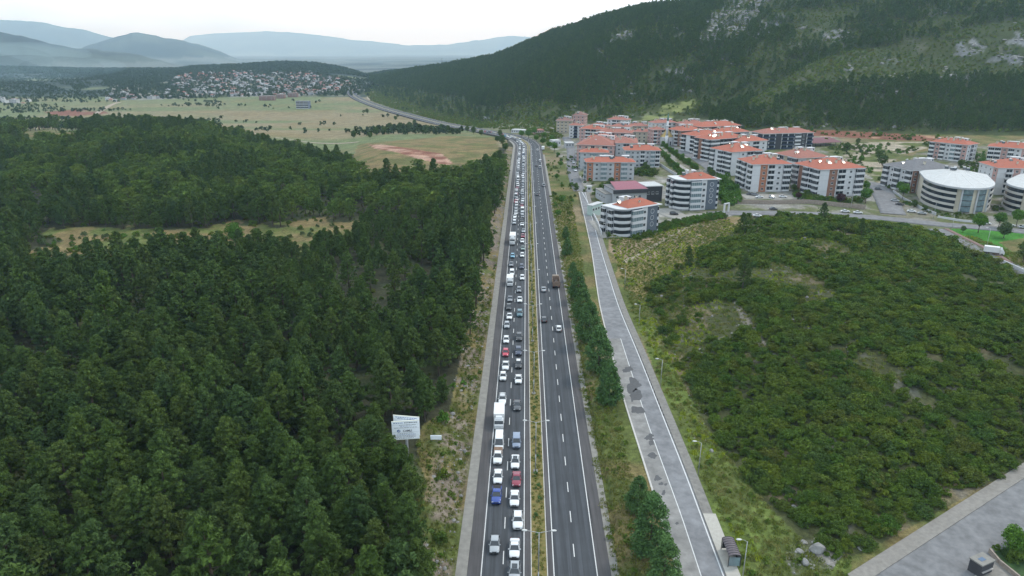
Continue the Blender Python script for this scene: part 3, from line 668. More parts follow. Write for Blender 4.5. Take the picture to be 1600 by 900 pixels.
def cyp_parts(h, w, seed, n=9500, leaf=.19):
    """dense, broad pointed cypress: lumps over a teardrop"""
    global rng; rng = np.random.default_rng(seed); C_, Rd = [], []
    for k in range(170):
        f = rng.uniform(0, 1) ** 1.15; r = w * min(1, .62 + 1.9 * f) * (1 - f) ** .52 * rng.uniform(.6, .98); t = rng.uniform(0, 6.283)
        C_.append(np.array([r * math.cos(t), r * math.sin(t), h * (.03 + .93 * f)])); Rd.append(w * rng.uniform(.2, .3) * (1.15 - .5 * f))
    P, U, tone = puff_cloud(np.array(C_), np.array(Rd), n // 170, 1.1); T = MB(); T.tube((0, 0, -.5), (0, 0, h * .85), .2, .05, 7)
    return leaves(P, leaf, U, .45, 1.3), tone, T

def joined(name, parts, m):              # crown and trunk in one mesh, for the plants that make up a mass
    P, tone, T = parts; nf = len(P) // 3; tv, tf = [], []
    for f in T.f:
        for k in range(1, len(f) - 1): tf.append((f[0], f[k], f[k + 1]))
    V = np.vstack([P, np.array(T.v)]) if T.v else P; F = np.arange(len(P)).reshape(-1, 3)
    if tf: F = np.vstack([F, np.array(tf) + len(P)])
    me = np_mesh(name, V, F, [m, M_bark], False, np.r_[np.zeros(nf), np.ones(len(F) - nf)])
    at_ = me.attributes.new('tone', 'FLOAT', 'POINT'); at_.data.foreach_set('value', np.r_[np.repeat(tone, 3), np.zeros(len(V) - len(P))].astype(np.float32)); return me
def pair(name, parts, m):                # (crown mesh, trunk mesh)
    return leaf_mesh(name + '_crown', parts[0], parts[1], m), parts[2].mesh(name + '_trunk', M_bark, True)

PINES = [(8.5, 2.9), (9.5, 2.6), (7.2, 2.7), (10.0, 3.1), (8.0, 2.3), (9.0, 3.3), (6.3, 2.3)]
pine_near = [pair('pine', pine_parts(h * 1.15, w, 64, 4, 62, .105, 100 + i, shape=.95, low=.14 + .03 * (i % 3)), M_pine) for i, (h, w) in enumerate(PINES)]
pine_mid = [joined('pine', pine_parts(h * 1.12, w, 44, 3, 20, .24, 200 + i, shape=.85, low=.16), M_pine) for i, (h, w) in enumerate(PINES)]
pine_round = [joined('pine', pine_parts(h, w, 34, 3, 14, .27, 230 + i, shape=.42, low=.3), M_rpine) for i, (h, w) in enumerate(((8, 3.4), (7, 3.2), (8.5, 3.0)))]
pine_far = [joined('pine', pine_parts(h, w, 24, 2, 9, .42, 300 + i, low=.12), M_hpine) for i, (h, w) in enumerate(PINES)]
maq_near = [dome_parts(w, h, l, 70, .13, 400 + i, stem=False) for i, (w, h, l) in enumerate([(1.7, 1.8, 22), (2.2, 2.0, 30), (1.4, 1.3, 16), (2.0, 1.5, 26), (1.2, 1.6, 14), (2.5, 1.8, 34)])]
maq_near = [leaf_mesh('shrub', P, t, M_maq) for P, t, T in maq_near]
maq_mid = [leaf_mesh('shrub', *dome_parts(w, h, l, 34, .21, 450 + i, stem=False)[:2], M_maq) for i, (w, h, l) in enumerate([(1.7, 1.8, 18), (2.2, 2.0, 22), (1.4, 1.3, 12), (2.0, 1.5, 20), (1.2, 1.6, 12)])]
M_hmaq = foliage_mat('hill_shrub_leaves', [(.15, .19, .035), (.09, .14, .035), (.18, .21, .04), (.11, .13, .04), (.14, .19, .035), (.17, .15, .045), (.09, .15, .035)])
maq_far = [leaf_mesh('shrub', *dome_parts(w, h, l, 12, .5, 480 + i, stem=False)[:2], M_hmaq) for i, (w, h, l) in enumerate([(2.2, 2.2, 12), (2.8, 2.2, 14), (1.8, 1.7, 9)])]
lush_b = [leaf_mesh('bush', *dome_parts(w, h, l, 40, .2, 500 + i, stem=False)[:2], M_lush) for i, (w, h, l) in enumerate([(1.6, 1.6, 16), (2.2, 2.4, 20), (1.2, 1.1, 12)])]
oliv_b = [leaf_mesh('bush', *dome_parts(w, h, l, 36, .2, 520 + i, stem=False)[:2], M_oliv) for i, (w, h, l) in enumerate([(1.8, 2.2, 18), (1.3, 1.4, 12)])]
def tuft(n, h, w, seed, m, leaf=.05):
    global rng; rng = np.random.default_rng(seed); P = []
    for k in range(n):
        a_ = rng.uniform(0, 6.283); r = w * rng.uniform(0, 1) ** .5; b = np.array([r * math.cos(a_), r * math.sin(a_), 0]); t = b + np.array([rng.normal(0, .12), rng.normal(0, .12), h * rng.uniform(.5, 1.1)])
        s = np.array([math.cos(a_ + 1.5), math.sin(a_ + 1.5), 0]) * leaf; P += [b - s, b + s, t]
    return leaf_mesh('grass', np.array(P), rng.uniform(0, 1, n), m)
grass_m = [tuft(60, .45, .75, 600 + i, M_grass, .07) for i in range(3)] + [tuft(50, .6, .6, 610, M_gyel, .07)]
M_weed = foliage_mat('weed_leaves', [(.11, .16, .035), (.14, .17, .04), (.09, .14, .03)])
weed_m = [leaf_mesh('weed', *dome_parts(w, h, 8, 26, .12, 620 + i, stem=False)[:2], M_weed) for i, (w, h) in enumerate([(.7, .6), (.5, .7), (.9, .5)])]
rng = np.random.default_rng(5)
def rock_mesh(seed):
    g = np.random.default_rng(seed); bm = bmesh.new(); bmesh.ops.create_icosphere(bm, subdivisions=2, radius=1)
    k = g.uniform(.6, 1.3, 3)
    for v in bm.verts:
        s = 1 + .35 * float(vnoise(v.co.x * 1.8 + seed, v.co.y * 1.8 + v.co.z * 2.1, seed)) - .15; v.co = Vector((v.co.x * k[0] * s, v.co.y * k[1] * s, v.co.z * .6 * k[2] * s))
    me = bpy.data.meshes.new('rock'); bm.to_mesh(me); bm.free(); me.materials.append(M_rock); return me
M_rock = mat('limestone', (.235, .23, .22), var=.25, scale=1.6, bump=.5)
rocks_m = [rock_mesh(i) for i in range(4)]

# ------- scatter by geometry nodes (for what nobody could count)
def scatter(name, pts, scl, rot, idx, protos, label=None, cat=None, parent=None):
    col = bpy.data.collections.new(name + '_kinds')
    for i, me in enumerate(protos): col.objects.link(bpy.data.objects.new('%s_%02d' % (name, i), me))
    me = bpy.data.meshes.new(name); me.vertices.add(len(pts)); me.vertices.foreach_set('co', np.asarray(pts, np.float32).ravel())
    for nm, ty, key, val in (('scl', 'FLOAT', 'value', scl), ('rotz', 'FLOAT', 'value', rot), ('pick', 'INT', 'value', idx)):
        at_ = me.attributes.new(nm, ty, 'POINT'); at_.data.foreach_set(key, np.asarray(val, np.int32 if ty == 'INT' else np.float32))
    o = link(name, me, parent); ng = bpy.data.node_groups.new(name, 'GeometryNodeTree')
    ng.interface.new_socket('Geometry', in_out='INPUT', socket_type='NodeSocketGeometry'); ng.interface.new_socket('Geometry', in_out='OUTPUT', socket_type='NodeSocketGeometry')
    N, L = ng.nodes, ng.links; gi = N.new('NodeGroupInput'); go = N.new('NodeGroupOutput'); ip_ = N.new('GeometryNodeInstanceOnPoints'); ci = N.new('GeometryNodeCollectionInfo')
    ci.inputs['Collection'].default_value = col; ci.inputs['Separate Children'].default_value = True; ci.inputs['Reset Children'].default_value = True
    def attr(nm, ty): x = N.new('GeometryNodeInputNamedAttribute'); x.data_type = ty; x.inputs['Name'].default_value = nm; return x.outputs['Attribute']
    cx = N.new('ShaderNodeCombineXYZ'); L.new(attr('rotz', 'FLOAT'), cx.inputs['Z']); ip_.inputs['Pick Instance'].default_value = True
    L.new(gi.outputs[0], ip_.inputs['Points']); L.new(ci.outputs[0], ip_.inputs['Instance']); L.new(attr('pick', 'INT'), ip_.inputs['Instance Index'])
    L.new(cx.outputs[0], ip_.inputs['Rotation']); L.new(attr('scl', 'FLOAT'), ip_.inputs['Scale']); L.new(ip_.outputs[0], go.inputs[0])
    md = o.modifiers.new('scatter', 'NODES'); md.node_group = ng
    return tag(o, label, cat, kind='stuff')
def jitter(x0, x1, y0, y1, s, g, amt=.42):
    nx, ny = int((x1 - x0) / s) + 1, int((y1 - y0) / s) + 1
    gx, gy = np.meshgrid(np.arange(nx) * s + x0, np.arange(ny) * s + y0); gx = gx + (np.arange(ny)[:, None] % 2) * s / 2
    return (gx + g.uniform(-amt, amt, gx.shape) * s).ravel(), (gy + g.uniform(-amt, amt, gy.shape) * s).ravel()
def place(x0, x1, y0, y1, s, cond, g, margin=140):
    x, y = jitter(x0, x1, y0, y1, s, g); q = 800 + FPX / CP * x / np.maximum(y, 1)
    k = (np.abs(q - 800) < 800 * 1.35 + margin) & (y > 20); x, y = x[k], y[k]
    z = H(x, y); px, py = proj(x, y, z); k = (px > -350) & (px < 1950) & (py < 1150)
    x, y, z, px, py = x[k], y[k], z[k], px[k], py[k]; k = cond(x, y, z, px, py, x - HA * y)
    return x[k], y[k], z[k], px[k], py[k]
g1 = np.random.default_rng(21)
def road_free(x, y, r=13.5):
    m = y > 500; out = np.ones(x.shape, bool); out[m] = pdist(HC[::3], x[m], y[m]) > r; return out
# ---- the pine wood left of the highway
P_FOREST_EDGE = [(-2000, 1400), (690, 1400), (672, 905), (648, 840), (632, 770), (628, 700), (650, 668), (690, 645), (708, 610), (724, 560), (742, 500), (760, 440), (774, 380), (790, 300), (800, 262), (796, 254), (775, 262), (765, 270), (715, 286), (640, 292), (560, 286), (536, 258), (430, 232), (405, 221), (300, 204), (180, 194), (60, 196), (-700, 196), (-2000, 196)]
P_SHRUBGAP = [(60, 372), (180, 366), (330, 372), (420, 372), (480, 365), (400, 392), (330, 412), (200, 430), (40, 425)]
def in_wood(x, y, z, px, py, a):
    k = inside(P_FOREST_EDGE, px, py) & (a < -14.5) & (y < 800) & ~rag(P_CLEAR, px, py, x, y) & ~rag(P_SHRUBGAP, px, py, x, y) & ~rag(P_CLEAR2, px, py, x, y)
    dens = fbm(x, y, 30, 55, 3); k &= (dens > .34) | (g1.uniform(size=len(x)) < .35)
    return k & ~((py < 215) & (px > 405))
x, y, z, px, py = place(-760, 60, 26, 800, 4.9, in_wood, g1)
dep = y * CP + (CH - z) * SP; vis = (px > -30) & (px < 1630) & (py > 150) & (py < 940)
order = np.argsort(np.where(vis, dep, 1e9)); near = order[:300]; rest = np.ones(len(x), bool); rest[near] = False
hs = (.9 + .5 * fbm(x, y, 60, 56, 2)) * g1.uniform(.72, 1.25, len(x))
def copy_plant(src, name, loc, s, rz, label, cat, group):
    e = empty(name, loc, rz); e.scale = (s, s, s * random.uniform(.92, 1.12)); tag(e, label, cat, group)
    link('crown', src[0], e); link('trunk', src[1], e); return e
for i in near:
    d_ = dep[i]
    row_ = 'at the bottom edge' if py[i] > 840 else 'in the lowest rows' if py[i] > 740 else 'a few rows up'
    col_ = 'at the left edge of the wood' if px[i] < 110 else 'in the left part of the wood' if px[i] < 260 else 'in the middle of the wood' if px[i] < 410 else 'in the right part of the wood' if px[i] < 560 else 'along the grass bank'
    lab = '%s dark pine %s, %s' % ('tall' if hs[i] > np.median(hs) else 'shorter', col_, row_)
    copy_plant(pine_near[int(g1.integers(0, 7))], 'pine_tree', (x[i], y[i], z[i]), hs[i], g1.uniform(0, 6.28), lab, 'pine tree', lab.replace('pine', 'pines'))
r1 = rest & (dep < 330); r2 = rest & (dep >= 330) & (g1.uniform(size=len(x)) < .74); hs = np.where(dep >= 330, hs * g1.uniform(.8, 1.2, len(x)), hs)
rd_ = (fbm(x, y, 45, 57, 3) > .44) & r2 & (g1.uniform(size=len(x)) < .85)
scatter('pine_wood', np.c_[x, y, z][r1], hs[r1], g1.uniform(0, 6.28, r1.sum()), g1.integers(0, 7, r1.sum()), pine_mid, 'dark pine wood filling the left side behind the nearest rows', 'wood')
far_ = r2 & ~rd_
scatter('pine_wood', np.c_[x, y, z][far_], hs[far_], g1.uniform(0, 6.28, far_.sum()), g1.integers(0, 7, far_.sum()), pine_mid, 'far half of the pine wood reaching to the brown plain', 'wood')
scatter('pine_wood', np.c_[x, y, z][rd_], hs[rd_], g1.uniform(0, 6.28, rd_.sum()), g1.integers(0, 3, rd_.sum()), pine_round, 'round-crowned stone pines among the far left wood', 'wood')
# shrubs round the grassy clearing and between the trees
x, y, z, px, py = place(-420, 0, 180, 420, 3.6, lambda x, y, z, px, py, a: (inside(P_SHRUBGAP, px, py) & (g1.uniform(size=len(x)) < .62)) | (inside(P_CLEAR, px, py) & (g1.uniform(size=len(x)) < .11)), g1)
pk = g1.integers(0, 8, len(x)); scatter('clearing_shrubs', np.c_[x, y, z], g1.uniform(.5, 1.15, len(x)), g1.uniform(0, 6.28, len(x)), pk, maq_mid + lush_b[:1] + oliv_b, 'low shrubs dotted over the grassy clearing in the wood', 'shrubs')
x, y, z, px, py = place(-430, 40, 60, 700, 5.5, lambda x, y, z, px, py, a: (a < -15) & inside(P_FOREST_EDGE, px, py) & ~inside(P_CLEAR, px, py), g1)
pk = g1.integers(0, 5, len(x)); scatter('undergrowth', np.c_[x, y, z], g1.uniform(.35, .8, len(x)), g1.uniform(0, 6.28, len(x)), pk, maq_mid, 'low undergrowth on the floor of the pine wood', 'undergrowth')
# ---- shrub hill on the right
def in_maq(x, y, z, px, py, a):
    i = inside(HILLPOLY, x, y); d = np.zeros(len(x)); d[i] = pdist(HILLPOLY, x[i], y[i], True)
    k = i & (d > 1.0) & ~inside(P_PATH, px, py) & ~inside(P_KNOLL, px, py)
    gap = fbm(x, y, 16, 58, 4); lim = np.where((px < 1330) & (py < 560), .575, .70); k &= gap < lim
    return k & ~((px < 1090) & (g1.uniform(size=len(x)) < .5))
x, y, z, px, py = place(10, 420, 60, 420, 2.35, in_maq, g1)
dep = y * CP + (CH - z) * SP; vis = (px > -10) & (px < 1610) & (py < 915); order = np.argsort(np.where(vis, dep, 1e9)); near = order[:300]; rest = np.ones(len(x), bool); rest[near] = False
ss = g1.uniform(.6, 1.3, len(x)) * (.68 + 1.0 * fbm(x, y, 9, 59, 3))
LAB = 'green and olive shrub in the closed thicket covering the lower slope above the bend road'
for i in near:
    o = link('shrub', maq_near[int(g1.integers(0, 6))], None, (x[i], y[i], z[i] - .1), g1.uniform(0, 6.28)); o.scale = (ss[i],) * 3; LAB = '%s shrub in the hill thicket, %s, %s' % ('large' if ss[i] > np.median(ss) else 'small', 'by the corner boulders' if px[i] < 1300 else 'above the bend pavement' if px[i] < 1450 else 'near the right edge', 'lowest rows' if py[i] > 780 else 'middle rows' if py[i] > 700 else 'upper rows'); tag(o, LAB, 'shrub', LAB.replace('shrub', 'shrubs'))
r1 = rest & (dep < 240); r2 = rest & (dep >= 240)
for r_, pr, nm in ((r1, maq_near, 'middle'), (r2, maq_mid, 'top')):
    scatter('shrub_thicket', np.c_[x, y, z][r_], ss[r_], g1.uniform(0, 6.28, r_.sum()), g1.integers(0, len(pr), r_.sum()), pr, 'dense green and olive shrubs on the %s of the low hill' % nm, 'shrubs')
# ---- verges: grass, weeds, stones
def nobase(x, y, a): return (a > -10.9) & (a < 14.4)
def in_grass(x, y, z, px, py, a):
    d = np.full(len(x), 1e3); m = (a > 14); d[m] = pdist(SERV_C, x[m], y[m])
    left = (a < -11.5) & (a > -34) & inside(P_VERGE_L, px, py); right = (a > 14.6) & (d > 6.8) & ~((d < 13) & (x > by_y(SERV_C[::-1], y)) & (d < 6.5))
    kk = (left | (right & (py > 300))) & ~((px > 1330) & (py > 700) & (pdist([LR_KERB[0], LR_KERB[1]], x, y) < 14) )
    kk &= ~(inside(HILLPOLY, x, y) & (px > 1100) & ~inside(P_KNOLL, px, py) & ~((py < 600) & (px < 1420) & (g1.uniform(size=len(x)) < .6)))
    lr = (px - 1340) / 260 * -164 + 900; kk &= ~((px > 1330) & (py > lr - 2))
    kk &= (py > 368) | (px < 960) | inside([(955, 378), (1010, 374), (1090, 350), (1140, 342), (1150, 360), (1165, 372)], px, py) | inside(P_KNOLL, px, py) & (py > 350)
    return kk & (fbm(x, y, 6, 61, 3) > .22)
x, y, z, px, py = place(-50, 210, 60, 400, 1.3, in_grass, g1)
yel = (fbm(x, y, 9, 62, 2) > .55) & (x > 30)
scatter('verge_grass', np.c_[x, y, z], g1.uniform(.5, 1.3, len(x)), g1.uniform(0, 6.28, len(x)), np.where(yel & (g1.uniform(size=len(x)) < .6), 3, g1.integers(0, 3, len(x))), grass_m, 'tall green and straw grass on the road verges', 'grass')
w_ = place(-50, 150, 60, 380, 2.6, lambda *A: in_grass(*A) & (g1.uniform(size=len(A[0])) < .45), g1)
scatter('verge_weeds', np.c_[w_[0], w_[1], w_[2]], g1.uniform(.5, 1.5, len(w_[0])), g1.uniform(0, 6.28, len(w_[0])), g1.integers(0, 3, len(w_[0])), weed_m, 'low weeds and herbs on the road verges', 'weeds')
def in_stone(x, y, z, px, py, a): return ((a < -11.6) & (a > -17.5) & (fbm(x, y, 7, 63, 2) > .42)) | (inside(HILLPOLY, x, y) & (px < 1340) & (py < 560) & (g1.uniform(size=len(x)) < .10)) | (inside(P_RUB, px, py)) | (inside([(1180, 700), (1230, 740), (1260, 800), (1225, 790)], px, py)) | (inside([(1065, 590), (1120, 600), (1120, 720), (1085, 700)], px, py) & (g1.uniform(size=len(x)) < .3))
w_ = place(-60, 150, 60, 500, 1.1, in_stone, g1)
scatter('rubble_stones', np.c_[w_[0], w_[1], w_[2]], g1.gamma(2, .09, len(w_[0])), g1.uniform(0, 6.28, len(w_[0])), g1.integers(0, 4, len(w_[0])), rocks_m, 'pale loose stones on the banks beside the roads', 'stones')
w_ = place(-40, 140, 60, 560, 4.2, lambda x, y, z, px, py, a: (((a < -13.5) & (a > -18)) |  ((a > 16) & (px < 900 + (y > 400) * 30) & (y > 330))) & (g1.uniform(size=len(x)) < .3), g1)
scatter('verge_bushes', np.c_[w_[0], w_[1], w_[2]], g1.uniform(.4, 1.0, len(w_[0])), g1.uniform(0, 6.28, len(w_[0])), g1.integers(0, 8, len(w_[0])), maq_mid + lush_b, 'small dark bushes scattered along the highway banks', 'bushes')
# median plants
w_ = place(-20, 60, 60, 590, .9, lambda x, y, z, px, py, a: (np.abs(a - 2.66) < .95), g1)
scatter('median_grass', np.c_[w_[0], w_[1], w_[2] + .1], g1.uniform(.3, .7, len(w_[0])), g1.uniform(0, 6.28, len(w_[0])), g1.integers(0, 3, len(w_[0])), grass_m[:3], 'dry grass growing in the central reservation', 'grass')
mb_m = [leaf_mesh('bush', *dome_parts(.75, 1.1, 9, 40, .1, 700 + i, stem=False)[:2], M_cyp) for i in range(2)]
yy = 88.0; 
while yy < 330:
    o = link('median_bush', mb_m[int(g1.integers(0, 2))], None, (2.66 + HA * yy + g1.uniform(-.4, .4), yy, .08), g1.uniform(0, 6)); s_ = g1.uniform(.5, 1.1); o.scale = (s_, s_, s_)
    tag(o, 'small dark bush planted in the central reservation', 'bush', 'bushes of the central reservation'); yy += g1.uniform(3.5, 9)
# ---- big hill
def hill_mask(x, y): 
    q = 800 + FPX / CP * x / y; return ((q > 575) & (y > np.interp(q, MQ, MF) + 15) & (y < np.interp(q, MQ, MD) + 120)) | ((q > 1120) & (y > np.interp(q, [1100, 1300, 1600, 2600], [680, 655, 640, 600]) + 10) & (y < 1100))
P_HSCRUB = [(560, 128), (640, 140), (700, 150), (745, 168), (800, 166), (860, 160), (905, 172), (1000, 163), (1090, 154), (1090, 200), (880, 200), (700, 195), (560, 160)]
P_SPUR = [(1170, 160), (1270, 99), (1312, 84), (1387, 72), (1487, 49), (1600, 29), (1800, 0), (1800, 108), (1600, 120), (1520, 122), (1400, 128), (1300, 133), (1240, 145), (1170, 178)]
P_HIGHMIX = [(1330, 75), (1250, 60), (1180, 5), (1180, -200), (1800, -200), (1800, 10), (1600, 25), (1480, 45)]
def in_hp(x, y, z, px, py, a):
    k = hill_mask(x, y) & ~inside(P_BALD, px, py) & ~inside(P_REDHILL, px, py) & road_free(x, y, 20)
    for P in P_ROCKS: k &= ~rag(P, px, py, x, y, 8) | (g1.uniform(size=len(x)) < .18)
    r = g1.uniform(size=len(x)); n = fbm(x, y, 55, 65, 4)
    lim = np.where(inside(P_HSCRUB, px, py), .12, np.where(inside(P_SPUR, px, py), .012, np.where(inside(P_HIGHMIX, px, py), np.where(n > .48, .65, .06), np.where(n > .39, .95, .35))))
    return k & (r < lim)
x, y, z, px, py = place(-700, 1400, 620, 2900, 6.0, in_hp, g1)
k = (px > -50) & (px < 1700) & (py > -120); x, y, z = x[k], y[k], z[k]
print('hill pines', len(x))
scatter('hillside_pine_wood', np.c_[x, y, z], g1.uniform(.75, 1.35, len(x)) * np.interp(y, [700, 2500], [1.0, 1.35]), g1.uniform(0, 6.28, len(x)), g1.integers(0, 7, len(x)), pine_far, 'dark pine wood covering the big hill behind the town', 'wood')
def in_hs(x, y, z, px, py, a):
    k = (hill_mask(x, y) | (inside(P_RR, px, py) & (y > 600))) & ~inside(P_REDHILL, px, py) & road_free(x, y, 20)
    for P in P_ROCKS: k &= ~rag(P, px, py, x, y, 8) | (g1.uniform(size=len(x)) < .55)
    n = fbm(x, y, 40, 66, 4); k &= (n < .72) 
    return k & (g1.uniform(size=len(x)) < np.where(inside(P_BALD, px, py), .25, .8))
x, y, z, px, py = place(-700, 1250, 620, 2500, 4.7, in_hs, g1)
k = (px > -50) & (px < 1700) & (py > -60); x, y, z = x[k], y[k], z[k]; print('hill shrubs', len(x))
scatter('hillside_shrubs', np.c_[x, y, z], g1.uniform(.5, 1.0, len(x)) * (.6 + fbm(x, y, 25, 77, 3)), g1.uniform(0, 6.28, len(x)), g1.integers(0, 3, len(x)), maq_far, 'green and olive shrubs between the rocks of the big hill', 'shrubs')
for P, lb in ((P_ROCKS[0], 'top'), (None, 'rest')):
    w_ = place(100, 900, 650, 1700, 6.5, lambda x, y, z, px, py, a: (hill_mask(x, y) & (inside(P, px, py) if P else (np.any([inside(p_, px, py) for p_ in P_ROCKS[1:]], 0) | ((fbm(x, y, 30, 67, 4) > .66) & (g1.uniform(size=len(x)) < .3))))), g1)
    if len(w_[0]): scatter('rock_outcrop', np.c_[w_[0], w_[1], w_[2] - .3], g1.gamma(3, .6, len(w_[0])), g1.uniform(0, 6.28, len(w_[0])), g1.integers(0, 4, len(w_[0])), rocks_m, 'pale grey rock outcrop near the skyline of the big hill' if P else 'smaller grey rock outcrops lower on the big hill', 'rocks')
# ---- far: wooded ridge behind the village, plain hedges
x, y, z, px, py = place(-2400, 400, 2540, 3250, 13, lambda x, y, z, px, py, a: (px < 700) & (g1.uniform(size=len(x)) < .85), g1); print('ridge', len(x))
far_m = [leaf_mesh('tree', *dome_parts(w, h, 6, 9, 1.7, 720 + i, stem=False)[:2], M_dist) for i, (w, h) in enumerate([(5, 7), (6, 6), (4, 8)])]
scatter('ridge_wood', np.c_[x, y, z], g1.uniform(.8, 1.6, len(x)), g1.uniform(0, 6.28, len(x)), g1.integers(0, 3, len(x)), far_m, 'dark wooded ridge behind the far village', 'wood')
def in_hedge(x, y, z, px, py, a):
    n = fbm(x * .3, y, 60, 68, 3); r = g1.uniform(size=len(x)); k = np.where(px < 345, (n > .50) & (r < .34), (n > .66) & (r < .12)); k |= r < .0015
    k |= inside([(160, 125), (230, 119), (265, 123), (300, 130), (265, 128), (165, 134)], px, py) & (r < .95)
    k |= inside([(112, 135), (130, 131), (140, 138), (118, 142)], px, py) | (inside([(0, 118), (60, 128), (100, 140), (105, 150), (0, 145)], px, py) & (r < .5)) | (inside([(555, 207), (620, 197), (740, 206), (770, 214), (700, 215), (640, 220), (560, 228)], px, py) & (r < .8)) | (inside([(60, 118), (170, 108), (330, 110), (330, 118), (165, 124), (100, 130)], px, py) & (r < .6))
    return k & (y > 760) & (px < 720) & ~inside(P_REDCUT, px, py) & road_free(x, y, 18)
x, y, z, px, py = place(-2300, 100, 760, 2700, 8, in_hedge, g1); print('hedge', len(x))
scatter('plain_trees', np.c_[x, y, z], g1.uniform(.35, .9, len(x)), g1.uniform(0, 6.28, len(x)), g1.integers(0, 3, len(x)), far_m, 'dark trees and hedges scattered over the far plain', 'trees')
# village greenery
x, y, z, px, py = place(-2000, -200, 1650, 2700, 13, lambda x, y, z, px, py, a: inside(P_TOWNFAR, px, py) & (g1.uniform(size=len(x)) < .8), g1)
scatter('village_trees', np.c_[x, y, z], g1.uniform(.5, 1.15, len(x)), g1.uniform(0, 6.28, len(x)), g1.integers(0, 3, len(x)), far_m, 'dark garden trees between the far village houses', 'trees')
# trees between the plain and the highway (rows 190-215), tree clumps one can tell apart
# ---------------------------------------------------------------- buildings
def tile_mat(name, c1, c2):
    m = mat(name, c1, rough=.85, var=.2, scale=.6, col2=c2); n, l = m.node_tree.nodes, m.node_tree.links
    b = n['Principled BSDF']; t = n.new('ShaderNodeTexCoord'); w = n.new('ShaderNodeTexWave'); w.inputs['Scale'].default_value = 1.3; w.bands_direction = 'DIAGONAL'; w.inputs['Distortion'].default_value = .3
    l.new(t.outputs['Object'], w.inputs['Vector']); bp = n.new('ShaderNodeBump'); bp.inputs['Strength'].default_value = .4; bp.inputs['Distance'].default_value = .06
    l.new(w.outputs['Fac'], bp.inputs['Height']); l.new(bp.outputs['Normal'], b.inputs['Normal']); return m
M_tile = tile_mat('orange_roof_tiles', (.41, .125, .075), (.32, .11, .075)); M_tile2 = tile_mat('faded_roof_tiles', (.34, .135, .10), (.27, .12, .095)); M_tile3 = tile_mat('brown_roof_tiles', (.20, .10, .085), (.24, .14, .12))
M_tileg = tile_mat('grey_roof_tiles', (.13, .13, .14), (.18, .18, .19)); M_mar = mat('maroon_roof', (.26, .08, .11), rough=.6, var=.1, scale=.5); M_wroof = mat('white_roof', (.48, .49, .49), rough=.6, var=.1, scale=.4)
M_w = mat('white_render', (.60, .605, .62), var=.06, scale=.4); M_gw = mat('grey_render', (.45, .46, .48), var=.07, scale=.4); M_dg = mat('slate_grey_render', (.12, .14, .17), var=.08, scale=.4)
M_pk = mat('pink_render', (.48, .30, .27), var=.08, scale=.4); M_bg = mat('beige_render', (.42, .36, .27), var=.1, scale=.4); M_br = mat('brown_cladding', (.26, .14, .10), var=.12, scale=.6); M_cr = mat('cream_render', (.55, .50, .40), var=.08, scale=.4)
M_blk = mat('charcoal_render', (.055, .055, .06), var=.1, scale=.5); M_org = mat('terracotta_panel', (.38, .17, .10), var=.1, scale=.6)
M_gl = mat('window_glass', (.02, .027, .035), rough=.12, spec=.6, var=.3, scale=.7); M_glb = mat('curtained_glass', (.16, .22, .24), rough=.2, spec=.6, var=.3, scale=.6)
M_fr = mat('white_frame', (.62, .62, .62), rough=.5); M_dk = mat('dark_metal', (.03, .03, .035), rough=.5); M_gold = mat('gold_sheet', (.45, .33, .13), rough=.5, metal=.3, var=.15, scale=1)
M_teal = mat('teal_tip', (.10, .22, .20)); M_blue = mat('blue_awning', (.06, .17, .42)); M_awn = mat('dark_awning', (.03, .045, .085), rough=.7)
def m_window(w=1.5, h=1.4, gl=None):
    b = MB(); b.box(-w / 2, w / 2, -.06, .02, 0, h, 0); b.box(-w / 2 + .1, -.05, -.075, -.05, .1, h - .1, 1); b.box(.05, w / 2 - .1, -.075, -.05, .1, h - .1, 1); b.box(-w / 2 - .1, w / 2 + .1, -.16, .02, -.1, 0, 0)
    return b.mesh('window', [M_fr, gl or M_gl])
def m_balcony(w, h, par, gl=None):       # slab, parapet, door opening behind
    b = MB(); b.box(-w / 2, w / 2, -1.25, .02, -.1, .08, 0); b.box(-w / 2, w / 2, -1.25, -1.15, .08, 1.0, 0); b.box(-w / 2, -w / 2 + .1, -1.15, .02, .08, 1.0, 0); b.box(w / 2 - .1, w / 2, -1.15, .02, .08, 1.0, 0)
    b.box(-w / 2 + .3, w / 2 - .3, -.05, .03, .08, h - .45, 1); b.box(-.06, .06, -.09, -.04, .08, h - .45, 0); return b.mesh('balcony', [par, gl or M_gl])
def m_glazed(w, h, par, gl):             # balcony closed with glass
    b = MB(); b.box(-w / 2, w / 2, -1.2, .02, -.1, .95, 0); b.box(-w / 2 + .06, w / 2 - .06, -1.14, .02, .95, h - .35, 1)
    k = max(2, int(w / 1.0))
    for i in range(k + 1): x = -w / 2 + .06 + i * (w - .2) / k; b.box(x, x + .07, -1.18, -1.1, .95, h - .35, 2)
    b.box(-w / 2, w / 2, -1.22, .02, h - .35, h - .12, 0); return b.mesh('glazed_balcony', [par, gl, M_fr])
